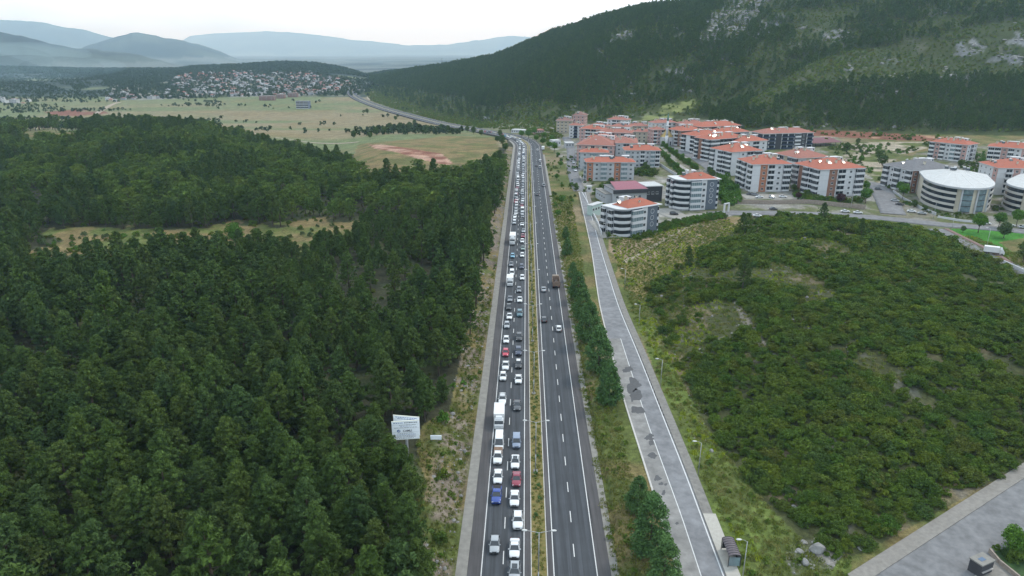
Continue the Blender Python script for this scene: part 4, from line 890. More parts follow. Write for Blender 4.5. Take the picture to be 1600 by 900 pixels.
def hip(w, d, over, rise, z, fl=.35):
    x0, x1, y0, y1 = -over, w + over, -over, d + over; b = MB(); hw = min(w, d) / 2 + over
    if d <= w: r0, r1 = (x0 + hw, (y0 + y1) / 2), (x1 - hw, (y0 + y1) / 2)
    else: r0, r1 = ((x0 + x1) / 2, y0 + hw), ((x0 + x1) / 2, y1 - hw)
    b.box(x0, x1, y0, y1, z, z + .22, 1); zz = z + .222; vs = [(x0, y0, zz), (x1, y0, zz), (x1, y1, zz), (x0, y1, zz), (*r0, zz + rise), (*r1, zz + rise)]
    b.add(vs, [(0, 1, 5, 4), (1, 2, 5), (2, 3, 4, 5), (3, 0, 4)] if d <= w else [(0, 1, 4), (1, 2, 5, 4), (2, 3, 5), (3, 0, 4, 5)], 0)
    # ridge capping
    b.tube((*r0, zz + rise), (*r1, zz + rise), .12, n=5, m=0); return b
g2 = np.random.default_rng(33)
def chim(w=.7, h=1.5):
    b = MB(); b.box(-w / 2, w / 2, -w / 2, w / 2, -.6, h, 0); b.box(-w / 2 - .1, w / 2 + .1, -w / 2 - .1, w / 2 + .1, h, h + .15, 0); b.box(-w / 2 + .1, w / 2 - .1, -w / 2 + .1, w / 2 - .1, h + .15, h + .3, 1); return b.mesh('chimney', [M_cr, M_dk])
CH1 = chim(); CH2 = chim(1.0, 1.9)
def tank_mesh():
    b = MB(); b.box(-1, 1, -.9, -.84, .1, .2, 1); b.add([(-1, -1.1, .1), (1, -1.1, .1), (1, .3, 1.1), (-1, .3, 1.1), (-1, -1.05, .04), (1, -1.05, .04), (1, .35, 1.04), (-1, .35, 1.04)], [(0, 1, 2, 3), (7, 6, 5, 4), (0, 4, 5, 1), (1, 5, 6, 2), (2, 6, 7, 3), (3, 7, 4, 0)], 1)
    b.tube((-.7, .55, 1.25), (.7, .55, 1.25), .33, n=10, m=0); b.box(-.6, -.5, .2, .6, -.6, 1.2, 2); b.box(.5, .6, .2, .6, -.6, 1.2, 2); return b.mesh('solar_water_heater', [M_fr, M_gl, M_dk])
TANK = tank_mesh()
def dormer_mesh(w, d, h):
    b = MB(); b.box(-w / 2, w / 2, -d / 2, d / 2, -1.2, h, 0); b.box(-w / 2 - .25, w / 2 + .25, -d / 2 - .25, d / 2 + .25, h, h + .2, 0); b.box(-w / 2 + .3, -w / 2 + 1.2, -d / 2 - .03, -d / 2 + .05, h - 1.4, h - .4, 1); b.box(w / 2 - 1.2, w / 2 - .3, -d / 2 - .03, -d / 2 + .05, h - 1.4, h - .4, 1); return b.mesh('roof_house', [M_w, M_gl])
DOR = dormer_mesh(4.5, 3.2, 1.6); DOR2 = dormer_mesh(7, 3, 1.3)
WIN = m_window(); WIN2 = m_window(1.0, 1.2); _unit = {}
def facade(par, spec, W, floors, fh, rot, org, wall, pmat, small=False):
    """spec: one letter per bay. w window, n narrow window, b balcony, g glazed balcony (dark), c glazed (curtained), p coloured strip, . blank"""
    n = len(spec); bw = W / n; cs, sn = math.cos(rot), math.sin(rot)
    for i, ch in enumerate(spec):
        x = (i + .5) * bw; P = lambda xx, z: (org[0] + cs * xx, org[1] + sn * xx, z)
        if ch == 'p' or ch == 'q':
            b = MB(); b.box(-bw * .46, bw * .46, -.07, .02, -.4, floors * fh - .15, 0); m_ = b.mesh('wall_panel', pmat); link('wall_panel', m_, par, P(x, .4), rot)
        for f in range(floors):
            z = f * fh + .5
            if ch in 'wpn':
                key = ('w', ch == 'n'); me = WIN2 if ch == 'n' else WIN; off = -.075 if ch == 'p' else 0
                link('window', me, par, (org[0] + cs * x - sn * off, org[1] + sn * x + cs * off, z + .55), rot)
            elif ch in 'bgch':
                key = (ch, round(bw, 1), wall.name, fh)
                if key not in _unit:
                    _unit[key] = (m_balcony(bw * .92, fh, M_w if ch == 'b' else M_awn) if ch in 'bh' else m_glazed(bw * .94, fh, wall if ch == 'c' else M_w, M_gl if ch == 'g' else M_glb))
                link('balcony' if ch in 'bh' else 'glazed_balcony', _unit[key], par, P(x, z - .1), rot)
            elif ch == 'o':
                if 'o' not in _unit:
                    b = MB(); k = 20; vs = [];
                    for r_, y_ in ((1.15, -.02), (1.15, -.10), (.92, -.10), (.92, -.02)): vs += [(r_ * math.cos(6.283 * j / k), y_, r_ * math.sin(6.283 * j / k)) for j in range(k)]
                    b.add(vs, [(a_ * k + j, a_ * k + (j + 1) % k, (a_ + 1) * k + (j + 1) % k, (a_ + 1) * k + j) for a_ in range(3) for j in range(k)], 0); b.add([(.9 * math.cos(6.283 * j / k), -.04, .9 * math.sin(6.283 * j / k)) for j in range(k)], [tuple(range(k))], 1); _unit['o'] = b.mesh('round_window', [M_gw, M_dg])
                if f: link('round_window', _unit['o'], par, P(x, z + 1.0), rot)
def flats(pL, pR, depth, floors, wall, roof, label, front='wbw', left='ww', right='ww', fh=3.0, pmat=None, rise=None, clutter=6, cat='apartment block', over=.9, dorm=True, accent=None):
    a, b = at(*pL), at(*pR); dx, dy = b[0] - a[0], b[1] - a[1]; W = math.hypot(dx, dy); rz = math.atan2(dy, dx)
    ca, sa = math.cos(rz), math.sin(rz); cn = [(a[0], a[1]), (b[0], b[1]), (b[0] - sa * depth, b[1] + ca * depth), (a[0] - sa * depth, a[1] + ca * depth)]
    z0 = min(a[2], b[2]); o = empty('apartment_building' if cat == 'apartment block' else 'building', (a[0], a[1], z0), rz); tag(o, label, cat)
    Hh = floors * fh + .5; m = MB(); m.box(0, W, 0, depth, -3, Hh, 0)
    for f in range(1, floors + 1): m.box(-.05, W + .05, -.05, depth + .05, f * fh + .34, f * fh + .46, 1)     # floor bands
    link('wall', m.mesh('wall', [wall, M_w if wall is not M_w else M_gw]), o)
    pm = pmat or M_org
    facade(o, front, W, floors, fh, 0, (0, 0), wall, pm)
    if left: facade(o, left, depth, floors, fh, -math.pi / 2, (0, depth), wall, pm)
    if right: facade(o, right, depth, floors, fh, math.pi / 2, (W, 0), wall, pm)
    rs = rise or .19 * min(W, depth); r = link('roof', hip(W, depth, over, rs, Hh).mesh('roof', [roof, M_w]), o)
    k = 0
    for i in range(clutter):
        fx, fy = g2.uniform(.12, .88), g2.uniform(.2, .8); hz_ = rs * max(0, min(1, 2 * min(fy, 1 - fy) * min(depth, W) / min(W, depth), 2 * min(fx, 1 - fx) * W / min(W, depth)))
        me, nm = ((CH1, 'chimney'), (CH2, 'chimney'), (TANK, 'solar_water_heater'))[int(g2.integers(0, 3))]
        link(nm, me, r, (fx * W, fy * depth, Hh + .2 + hz_ * .85), g2.uniform(-.2, .2))
    if dorm:
        link('roof_house', DOR if W < 26 else DOR2, r, (W * g2.uniform(.4, .62), depth * .6, Hh + rs * .75))
        link('roof_house', DOR, r, (W * g2.uniform(.72, .85), depth * .62, Hh + rs * .6))
    return o
ORG, FAD, BRN = M_tile, M_tile2, M_tile3
flats((916, 283), (990, 281), 13, 4, M_gw, ORG, 'long grey-white block with glass bays, nearest orange roof beside the highway', 'pwcwpcw', 'wcw', 'ww', 2.9)
flats((906, 265), (948, 264), 11, 4, M_gw, ORG, 'narrow grey-white block with orange roof directly behind the long glass-bay block', 'wcw', 'wcw', 'ww', 2.9, dorm=False)
flats((976, 262), (1030, 261), 15, 4, M_gw, ORG, 'white block with pale pilasters between the long glass-bay block and the hedged avenue', 'cwwbwcb', 'ww', 'ww', 2.9, pmat=M_pk)
flats((901, 251), (959, 250), 34, 4, M_pk, FAD, 'broad pinkish block under the widest roof of the cluster beside the highway', 'wwbwbw', 'bwb', 'ww', 2.9)
flats((961, 249), (994, 248), 32, 4, M_gw, FAD, 'grey block under an orange-red roof with several chimneys, right of the broad pinkish block', 'wbw', 'ww', 'ww', 2.9)
flats((869, 208), (893, 207), 14, 4, M_bg, BRN, 'beige block with brown roof and a white rooftop tower, far left corner of the town', 'wwww', 'www', 'ww', 3.0, rise=3)
flats((894, 204), (913, 203), 14, 5, M_pk, BRN, 'taller pinkish block with rounded brown roof behind the beige brown-roofed block', 'www', 'ww', 'ww', 3.0, rise=3.5, dorm=False)
flats((889, 216), (909, 215), 12, 4, M_w, FAD, 'small white block with dark balconies in front of the brown-roofed pair', 'whw', 'ww', 'ww', 2.9, dorm=False)
flats((919, 211), (946, 210), 12, 3, M_pk, FAD, 'low pink block between the brown roofs and the highest white block', 'wwbw', 'ww', 'ww', 2.9)
flats((948, 206), (977, 205), 13, 4, M_w, FAD, 'white block with faded red roof standing highest at the back of the left cluster', 'wbbw', 'ww', 'ww', 2.9)
flats((980, 213), (1012, 211), 13, 3, M_bg, FAD, 'beige block with faded red roof behind the arcaded cream block', 'wwbw', 'ww', 'ww', 2.9)
flats((988, 223), (1017, 222), 12, 3, M_cr, FAD, 'cream block with rows of arched dark windows and red roof, left of the mosque', 'wwww', 'ww', 'ww', 2.9, dorm=False)
flats((935, 229), (985, 227), 14, 4, M_pk, FAD, 'pinkish block with faded roof in the middle back of the left cluster', 'wwbwbw', 'ww', 'ww', 2.9)
flats((1020, 226), (1038, 225), 12, 4, M_pk, FAD, 'pink block with dark balconies and red roof touching the mosque on its left', 'bwb', 'ww', 'ww', 2.9, dorm=False)
flats((1022, 214), (1056, 212), 12, 4, M_w, FAD, 'white block with red roof behind the minaret', 'wwbw', 'ww', 'ww', 2.9)
flats((1064, 229), (1096, 226), 18, 4, M_br, ORG, 'brown-clad block with white balconies and orange roof, right beside the mosque', 'wbb', 'bpbw', 'ww', 3.0, pmat=M_w)
flats((1094, 222), (1155, 218), 18, 4, M_br, ORG, 'orange-roofed block crowded with rooftop heaters at the back of the avenue row', 'wbwb', 'bpb', 'ww', 3.0, clutter=14)
flats((1084, 239), (1126, 235), 16, 4, M_blk, ORG, 'charcoal block with white balcony bands and orange roof, second from the mosque', 'gbbg', 'bqb', 'ww', 3.1, pmat=M_w, clutter=8)
flats((1107, 252), (1162, 246), 16, 5, M_blk, ORG, 'charcoal and brown block with wavy white balconies and orange roof, third from the mosque', 'gbbw', 'bqbg', 'ww', 3.0, pmat=M_br, clutter=10)
flats((1140, 275), (1186, 271), 22, 5, M_gw, ORG, 'grey block with tall white corner strip behind the white block above the car park', 'qpbg', 'gqgbg', 'ww', 3.0, pmat=M_w, clutter=12)
flats((1172, 300), (1231, 299), 22, 5, M_w, ORG, 'white block with an orange-brown window strip and dark awnings above the car park', '.pbwg', 'gbgwg', 'ww', 3.15, clutter=12)
flats((1190, 234), (1268, 231), 17, 4, M_w, FAD, 'long white and black block with faded red roof, beside the maroon shed', 'hhqhhgph', 'hh', 'ww', 3.0, pmat=M_blk, clutter=10)
flats((1243, 281), (1291, 278), 24, 4, M_gw, FAD, 'grey-white block with low orange roof between the two white blocks with brown strips', 'wpbg', 'gbqgg', 'ww', 3.3, pmat=M_bg, clutter=10)
flats((1276, 309), (1344, 305), 24, 5, M_w, ORG, 'white block with an ochre-brown window strip and dark awnings behind the green street tree', '.pbwg', 'gqgbg', 'ww', 3.1, pmat=M_br, clutter=12)
flats((1449, 246), (1507, 254), 16, 4, M_w, ORG, 'block with pink and white strips and dark glazed balconies, alone on the meadow edge', 'gpgwcgp', 'ww', 'wbw', 3.0, pmat=M_pk, clutter=9)
flats((1539, 255), (1612, 262), 16, 4, M_w, ORG, 'pink-striped block with orange roof partly cut by the right edge of the view', 'ggpgwpw', 'ww', 'ww', 3.0, pmat=M_pk, clutter=9)
flats((1420, 302), (1488, 299), 24, 4, M_w, M_tileg, 'grey-roofed block with brown corner strip left of the round white building', 'pwgwgwg', 'gwgwg', 'ww', 3.2, pmat=M_br, clutter=5)
flats((1551, 304), (1622, 306), 22, 5, M_w, ORG, 'white block with orange roof and a blue balcony blind between the two round white buildings', '.bpwbw', 'nnnp', 'ww', 3.0, pmat=M_pk, clutter=10)
flats((918, 238), (956, 237), 14, 4, M_gw, ORG, 'grey block with orange roof and white chimneys in the second row of the left cluster', 'wbw', 'ww', 'ww', 2.9, clutter=8)
flats((952, 219), (982, 218), 13, 4, M_cr, FAD, 'cream block with faded roof in front of the highest white block', 'wbbw', 'ww', 'ww', 2.9, clutter=7)
flats((905, 222), (940, 221), 13, 4, M_pk, ORG, 'pink block right of the small white block, touching the broad roofs', 'wbbw', 'ww', 'ww', 2.9, clutter=7)
flats((1118, 233), (1168, 229), 16, 4, M_gw, ORG, 'grey block half hidden behind the charcoal blocks of the avenue row', 'wbbw', 'ww', 'ww', 3.0, clutter=12)
flats((1150, 250), (1196, 247), 16, 4, M_w, ORG, 'white-walled block behind the tall white corner strip, left of the long block', 'wwbw', 'ww', 'ww', 3.2, clutter=10)
flats((1068, 216), (1100, 214), 14, 4, M_pk, FAD, 'pinkish block right behind the mosque end of the avenue row', 'wbw', 'ww', 'ww', 2.9, clutter=10)
# two grey and white blocks with rounded balcony corners
def rounded(pL, pR, bayw, depth, floors, label, fh=3.0):
    a, b = at(*pL), at(*pR); dx, dy = b[0] - a[0], b[1] - a[1]; W = math.hypot(dx, dy); rz = math.atan2(dy, dx)
    o = empty('apartment_building', (a[0], a[1], min(a[2], b[2])), rz); tag(o, label, 'apartment block'); Hh = floors * fh + 1
    arc = [(-bayw + bayw * (1 - math.cos(t)) * 0 + bayw * 0 + (-0) + bayw * 0 - 0 + 0, 0)] if 0 else None
    k = 10; R_ = bayw
    cor = [(-R_ * math.sin(t), R_ * (1 - math.cos(t)) * .9) for t in np.linspace(0, math.pi / 2, k)]     # quarter round from the front flat face to the left side
    foot = [(W, 0), (W, depth), (-R_, depth)] + cor[::-1]
    m = MB(); m.prism(foot[::1], -3, Hh, 0)
    link('wall', m.mesh('wall', [M_gw]), o)
    for f in range(floors):
        z = f * fh + .9
        outer = [(x * 1.09 - .0, y - (.55 if abs(x) < R_ * .9 else .3)) for x, y in cor]; inner = [(x * .98, y + .02) for x, y in cor]
        for (z0_, z1_, s_, mm, nm) in ((z - .2, z + .95, 0, M_w, 'balcony'), (z + .95, z + 2.45, .35, M_gl, 'glazed_balcony')):
            oo = [(x + (0 - x) * .02 * s_, y + s_ * .5) for x, y in outer]; b_ = MB(); n = len(oo); vs = []
            for (p, q_) in zip(oo, inner): vs += [(*p, z0_), (*p, z1_), (*q_, z1_), (*q_, z0_)]
            fs = []
            for j in range(n - 1): c0, c1 = 4 * j, 4 * j + 4; fs += [(c0, c0 + 1, c1 + 1, c1), (c0 + 1, c0 + 2, c1 + 2, c1 + 1), (c0 + 3, c0, c1, c1 + 3)]
            fs += [(0, 3, 2, 1), (4 * n - 4, 4 * n - 3, 4 * n - 2, 4 * n - 1)]; b_.add(vs, fs, 0)
            me = b_.mesh(nm, mm); bm = bmesh.new(); bm.from_mesh(me); bmesh.ops.recalc_face_normals(bm, faces=bm.faces); bm.to_mesh(me); bm.free(); link(nm, me, o)
    # flat front: slate pier with glazed balconies, white strip, slate panel with rings
    for x0, x1, mm in ((.1, W * .42, M_dg), (W * .42, W * .62, M_w), (W * .62, W - .05, M_dg)):
        b_ = MB(); b_.box(x0 + .02, x1 - .02, -.12, .02, -1, Hh - .1, 0); link('wall_panel', b_.mesh('wall_panel', mm), o)
    facade(o, 'c', W * .40, floors, fh, 0, (W * .02, -.13), M_w, M_w); facade(o, 'w', W * .2, floors, fh, 0, (W * .42, -.13), M_w, M_w); facade(o, 'o', W * .36, floors, fh, 0, (W * .62, -.13), M_w, M_w)
    facade(o, 'gwg', depth, floors, fh, math.pi / 2, (W, 0), M_gw, M_w); facade(o, 'gwg', depth - R_, floors, fh, -math.pi / 2, (-R_, depth), M_gw, M_w)
    b_ = MB(); b_.prism([(x * 1.1, y - .6) for x, y in [(W + .5, 0)]] + [(W + .7, depth + .5), (-R_ - .7, depth + .5)] + [(x * 1.12, y - .6) for x, y in cor[::-1]], Hh, Hh + .35, 0); link('roof_edge', b_.mesh('roof_edge', M_w), o)
    h_ = hip(W * .98 + 1.5, depth * .8, .2, 2.6, Hh + .36); r = link('roof', h_.mesh('roof', [ORG, M_w]), o, (-1.5, .2, 0))
    for fx, fy, me, nm, dz in ((.3, .55, CH2, 'chimney', 2.6), (.42, .75, DOR, 'roof_house', 2.2), (.8, .7, CH1, 'chimney', 2), (.55, .2, CH1, 'chimney', 1.3), (.1, .6, TANK, 'solar_water_heater', 1.8), (.62, .9, CH2, 'chimney', 1.4)):
        link(nm, me, r, (fx * W, fy * depth, Hh + dz - .4))
    return o
rounded((983, 371), (1025, 363), 5.2, 13, 4, 'four-storey slate and white block with rounded balcony corner, nearest the service road')
rounded((1075, 329), (1117, 327), 6.0, 14, 5, 'five-storey slate and white block with rounded balcony corner beside the white gate')
M_dr = mat('ivory_render', (.52, .50, .46), var=.06, scale=.4)
# two round white buildings
def drum(pL, pM, pR, depth, floors, label, fh=3.0):
    a, c, b = at(*pL), at(*pM), at(*pR); dx, dy = b[0] - a[0], b[1] - a[1]; W = math.hypot(dx, dy); rz = math.atan2(dy, dx); ca, sa = math.cos(rz), math.sin(rz)
    mx_ = (c[0] - a[0]) * ca + (c[1] - a[1]) * sa; my_ = -(c[0] - a[0]) * sa + (c[1] - a[1]) * ca; sag = -my_
    o = empty('apartment_building', (a[0], a[1], min(a[2], b[2], c[2])), rz); tag(o, label, 'apartment block'); Hh = floors * fh + .6; k = 22
    fr = [(W / 2 + W / 2 * math.sin(t) * 1.0, -sag * (math.cos(t) ** .8)) for t in np.linspace(-math.pi / 2, math.pi / 2, k)]
    m = MB(); m.prism(fr + [(W, depth), (0, depth)], -3, Hh, 0); link('wall', m.mesh('wall', [M_cr]), o)
    def band(i0, i1, off, z0_, z1_, mm, nm):
        cx, cy = W / 2, sag * .4; oo = []; inn = []
        for (x, y) in fr[i0:i1]:
            d = Vector((x - cx, (y - cy) * 1.4)).normalized(); oo.append((x + d.x * off, y + d.y * off)); inn.append((x - d.x * .05, y - d.y * .05))
        b_ = MB(); n = len(oo); vs = []
        for (p, q_) in zip(oo, inn): vs += [(*p, z0_), (*p, z1_), (*q_, z1_), (*q_, z0_)]
        fs = []
        for j in range(n - 1): c0, c1 = 4 * j, 4 * j + 4; fs += [(c0, c0 + 1, c1 + 1, c1), (c0 + 1, c0 + 2, c1 + 2, c1 + 1), (c0 + 3, c0, c1, c1 + 3)]
        fs += [(0, 3, 2, 1), (4 * n - 4, 4 * n - 3, 4 * n - 2, 4 * n - 1)]; b_.add(vs, fs, 0)
        me = b_.mesh(nm, mm); bm = bmesh.new(); bm.from_mesh(me); bmesh.ops.recalc_face_normals(bm, faces=bm.faces); bm.to_mesh(me); bm.free(); link(nm, me, o)
    for f in range(floors):
        z = f * fh + .6
        for i0, i1, kind in ((1, 10, 'd'), (10, 13, 'c'), (13, 16, 'c'), (16, 22, 'd')):
            if kind == 'd': band(i0, i1 - 0, 1.1, z - .2, z + .95, M_dr, 'balcony'); band(i0, i1, .75 if f in (1, 2, 3) else .1, z + 1.05, z + 2.6, M_gl, 'glazed_balcony')
            else: band(i0, i1, .5, z - .1, z + .25, M_dk, 'balcony'); band(i0, i1, .45, z + .25, z + 2.75, M_glb, 'glazed_balcony')
    for i in (10, 13, 16): x, y = fr[min(i, k - 1)]; b_ = MB(); b_.box(x - .35, x + .35, y - .9, y + .1, 0, Hh, 0); link('pillar', b_.mesh('pillar', M_gw), o)
    b_ = MB(); ov = [(W / 2 + (x - W / 2) * 1.02, (y - sag * .2) * 1.03 + sag * .2 - .8) for x, y in fr] + [(W + .8, depth + .6), (-.8, depth + .6)]
    b_.prism(ov, Hh, Hh + .9, 0); link('cornice', b_.mesh('cornice', M_gw), o)
    n = len(ov); cx, cy = W * .5, depth * .45; b_ = MB(); vs = [(x, y, Hh + .91) for x, y in ov] + [(cx + (x - cx) * .3, cy + (y - cy) * .25, Hh + 3.6) for x, y in ov]
    b_.add(vs, [(i, (i + 1) % n, n + (i + 1) % n, n + i) for i in range(n)] + [tuple(range(n, 2 * n))], 0); r = link('roof', b_.mesh('roof', M_wroof), o)
    for i in range(0, n, 3): b2 = MB(); b2.tube(vs[i], vs[n + i], .12, n=4); link('roof_seam', b2.mesh('roof_seam', M_fr), r)
    for i in range(7): link('solar_water_heater', TANK, r, (cx + g2.uniform(-7, 7), cy + g2.uniform(-2, 4), Hh + 3.9), g2.uniform(-.3, .3))
    return o
drum((1435, 309), (1488, 332), (1540, 317), 16, 4, 'round-fronted white building with pale ribbed roof and glazed centre bays, fully in view')
drum((1574, 314), (1622, 338), (1690, 330), 18, 4, 'second round-fronted white building, cut by the right edge of the view')
# charcoal building with maroon roof
def maroon():
    a, b = at(958, 320), at(1036, 316); W = math.hypot(b[0] - a[0], b[1] - a[1]); rz = math.atan2(b[1] - a[1], b[0] - a[0]); o = empty('building', a, rz); tag(o, 'charcoal modern building with sloping maroon roof and flat white roof block', 'building')
    m = MB(); m.box(0, W * .66, 0, 16, -2, 8.2, 0); m.box(W * .66 + .01, W, 2, 14, -2, 8.8, 1); m.box(-3.6, -.01, 3, 20, -2, 5.4, 0); link('wall', m.mesh('wall', [M_gw, M_blk]), o)
    m = MB(); m.box(-.3, W * .66 + .2, -1.2, .1, 6.2, 8.4, 0); link('fascia', m.mesh('fascia', M_blk), o)
    m = MB(); m.add([(.8, -1.0, 8.45), (W * .66, -1.0, 8.45), (W * .64, 16, 9.9), (3.4, 16, 9.9)], [(0, 1, 2, 3)], 0); m.box(-.6, W * .67, -1.3, 16.5, 8.21, 8.42, 1); link('roof', m.mesh('roof', [M_mar, M_tileg]), o)
    m = MB(); m.box(W * .66 - .2, W + .4, 1.4, 14.6, 8.81, 9.3, 0); link('roof', m.mesh('roof', [M_wroof]), o)
    m = MB(); m.box(-3.9, -.01, 2.6, 20.4, 5.41, 5.7, 0); link('roof', m.mesh('roof', [M_conc]), o)
    for i in range(6): link('window', WIN, o, (2.2 + i * 2.6, 0, 3.4))
    for i in range(3): link('window', WIN, o, (W * .72 + i * 2.6, 2, 4.6))
    for i in range(4): link('window', WIN, o, (-3.6, 5 + i * 3.6, 2.6), -math.pi / 2)
maroon()
def kiosk(pL, pR, d, h, label, wm, rm, nm='building', cat='building', pane=True):
    a, b = at(*pL), at(*pR); W = math.hypot(b[0] - a[0], b[1] - a[1]); rz = math.atan2(b[1] - a[1], b[0] - a[0]); o = empty(nm, a, rz); tag(o, label, cat)
    m = MB(); m.box(0, W, 0, d, -1.5, h, 0); link('wall', m.mesh('wall', wm), o); m = MB(); m.box(-.25, W + .25, -.25, d + .25, h + .003, h + .25, 0); link('roof', m.mesh('roof', rm), o)
    if pane:
        for i in range(max(1, int(W / 2.2))): link('window', WIN, o, ((i + .5) * W / max(1, int(W / 2.2)), 0, h * .5 - .3))
    return o
M_pgreen = mat('pale_green_panel', (.45, .56, .52), var=.06, scale=.6)
kiosk((925, 337), (941, 335), 3.0, 5.0, 'small pale green and white two-level box building beside the service road', M_pgreen, M_wroof)
kiosk((939, 333), (956, 331), 5, 2.6, 'low grey shed with white roof between the pale green box and the rounded block', M_gw, M_wroof, pane=False)
kiosk((917, 300), (924, 300), 3, 3.2, 'small white guard booth at the top end of the service road', M_w, M_wroof)
kiosk((864, 229), (876, 228), 8, 5, 'white shed among trees at the highway bend', M_w, M_wroof); kiosk((884, 231), (897, 230), 9, 4, 'low building with pale flat roof below the small white block', M_gw, M_wroof)
kiosk((826, 210), (850, 209), 10, 4, 'long low red-roofed building left of the town beyond the bend', M_pk, FAD); kiosk((799, 208), (820, 207), 9, 3.5, 'white greenhouse-like shed left of the low red-roofed building', M_w, M_wroof); kiosk((756, 186), (770, 186), 8, 3.5, 'lone white farm shed in the scrub at the foot of the hill', M_w, M_wroof)
# maroon market shed on posts
a, b = at(1266, 230), at(1313, 227); W = math.hypot(b[0] - a[0], b[1] - a[1]); rz = math.atan2(b[1] - a[1], b[0] - a[0]); o = empty('open_shed', a, rz); tag(o, 'long open shed with maroon roof between the long white block and the meadow', 'shed')
m = MB(); m.add([(-.5, -.5, 3.2), (W + .5, -.5, 3.2), (W + .5, 14, 5.6), (-.5, 14, 5.6), (-.5, -.5, 3.0), (W + .5, -.5, 3.0), (W + .5, 14, 5.4), (-.5, 14, 5.4)], [(0, 1, 2, 3), (7, 6, 5, 4), (0, 4, 5, 1), (1, 5, 6, 2), (2, 6, 7, 3), (3, 7, 4, 0)]); link('roof', m.mesh('roof', mat('maroon_sheet', (.17, .075, .085), var=.1, scale=.5)), o)
for i in range(7): m = MB(); m.box(-.12, .12, -.12, .12, -1, 3.1); link('post', m.mesh('post', M_dk), o, (i * W / 6, 0, 0)); m2 = MB(); m2.box(-.12, .12, -.12, .12, -1, 5.3); link('post', m2.mesh('post', M_dk), o, (i * W / 6, 13.4, 0))
# mosque
a, b = at(1036, 227), at(1056, 226); W = math.hypot(b[0] - a[0], b[1] - a[1]); rz = math.atan2(b[1] - a[1], b[0] - a[0]); o = empty('mosque', a, rz); tag(o, 'small white mosque with gold faceted roof and slender white minaret', 'mosque')
m = MB(); m.box(0, W, 0, 12, -2, 6.5, 0); m.box(W * .38, W * .62, -1.2, .01, -2, 5.2, 0); link('wall', m.mesh('wall', M_w), o)
for x in (W * .2, W * .8): link('window', WIN, o, (x, 0, 2.6))
m = MB(); m.box(W * .45, W * .55, -1.25, -1.15, 0, 3.0); link('door', m.mesh('door', M_gl), o)
m = MB(); k = 8; r0 = W * .52; cx, cy = W / 2, 6
for (ra, za, rb, zb2) in ((r0 + .6, 6.52, r0 * .7, 9.0), (r0 * .7, 9.0, .2, 13)):
    vs = [(cx + ra * math.cos(6.283 * j / k + .39), cy + ra * math.sin(6.283 * j / k + .39), za) for j in range(k)] + [(cx + rb * math.cos(6.283 * j / k + .39), cy + rb * math.sin(6.283 * j / k + .39), zb2) for j in range(k)]; m.add(vs, [(j, (j + 1) % k, k + (j + 1) % k, k + j) for j in range(k)])
link('roof', m.mesh('roof', M_gold), o)
m = MB(); m.tube((2.0, -1.6, -2), (2.0, -1.6, 8), 1.3, 1.3, 10); m.tube((2, -1.6, 8), (2, -1.6, 20), 1.0, .9, 10); m.tube((2, -1.6, 15.4), (2, -1.6, 16.2), 1.3, 1.6, 10); link('minaret', m.mesh('minaret', M_w, True), o)
m = MB(); m.tube((2, -1.6, 20), (2, -1.6, 26.5), 1.0, .08, 10); link('minaret_cap', m.mesh('minaret_cap', M_teal, True), o)
# white gate
a, b = at(1131, 333), at(1138, 331.5); o = empty('gateway', a, math.atan2(b[1] - a[1], b[0] - a[0])); tag(o, 'white portal gateway beside the five-storey rounded block', 'gate')
Wg = 3.6
for x in (0, Wg): m = MB(); m.box(-.35, .35, -.35, .35, -.5, 4.6); link('post', m.mesh('post', M_fr), o, (x, 0, 0))
m = MB(); m.box(-.35, Wg + .35, -.36, .36, 4.601, 5.1); link('lintel', m.mesh('lintel', M_fr), o)
# garden and retaining walls
def wall_line(pts, h, th, mm, label, nm='garden_wall', cat='wall'):
    P = [at(*p) for p in pts]; o = empty(nm, P[0]); tag(o, label, cat); cap = mm
    for (x0, y0, z0), (x1, y1, z1) in zip(P[:-1], P[1:]):
        L = math.hypot(x1 - x0, y1 - y0); n = max(1, int(L / 6))
        for i in range(n):
            t = i / n; m = MB(); m.box(0, L / n - .03, -th / 2, th / 2, -1.0, h + .1 * ((i % 2) * .4)); link('wall_section', m.mesh('wall_section', mm), o, (x0 + (x1 - x0) * t - P[0][0], y0 + (y1 - y0) * t - P[0][1], z0 + (z1 - z0) * t - P[0][2]), math.atan2(y1 - y0, x1 - x0))
M_stone = mat('stone_wall', (.30, .25, .21), var=.25, scale=1.5, bump=.4)
wall_line([(1152, 318), (1200, 319), (1262, 318), (1352, 327)], 2.2, .4, M_stone, 'long beige stone retaining wall below the car park and the ochre-striped block')
wall_line([(1150, 318), (1144, 306), (1138, 295)], 1.8, .4, M_stone, 'short beige wall running back from the gate beside the round trees')
wall_line([(909, 303), (918, 320), (928, 338), (935, 352), (940, 367)], 1.4, .3, M_w, 'white garden wall along the right side of the service road')
wall_line([(1395, 300), (1412, 312), (1440, 327), (1462, 336)], 1.2, .35, M_gw, 'low grey wall before the round-fronted white building')
wall_line([(1030, 258), (1045, 268), (1060, 277)], 1.6, .3, M_gw, 'grey wall beside the narrow lane right of the white pilastered block')
wall_line([(1465, 340), (1500, 346), (1545, 350)], 1.0, .3, M_w, 'white forecourt wall in front of the round-fronted white building')
wall_line([(1568, 412), (1590, 422), (1612, 432)], 1.4, .4, M_w, 'white wall beside the lower bend of the side street')
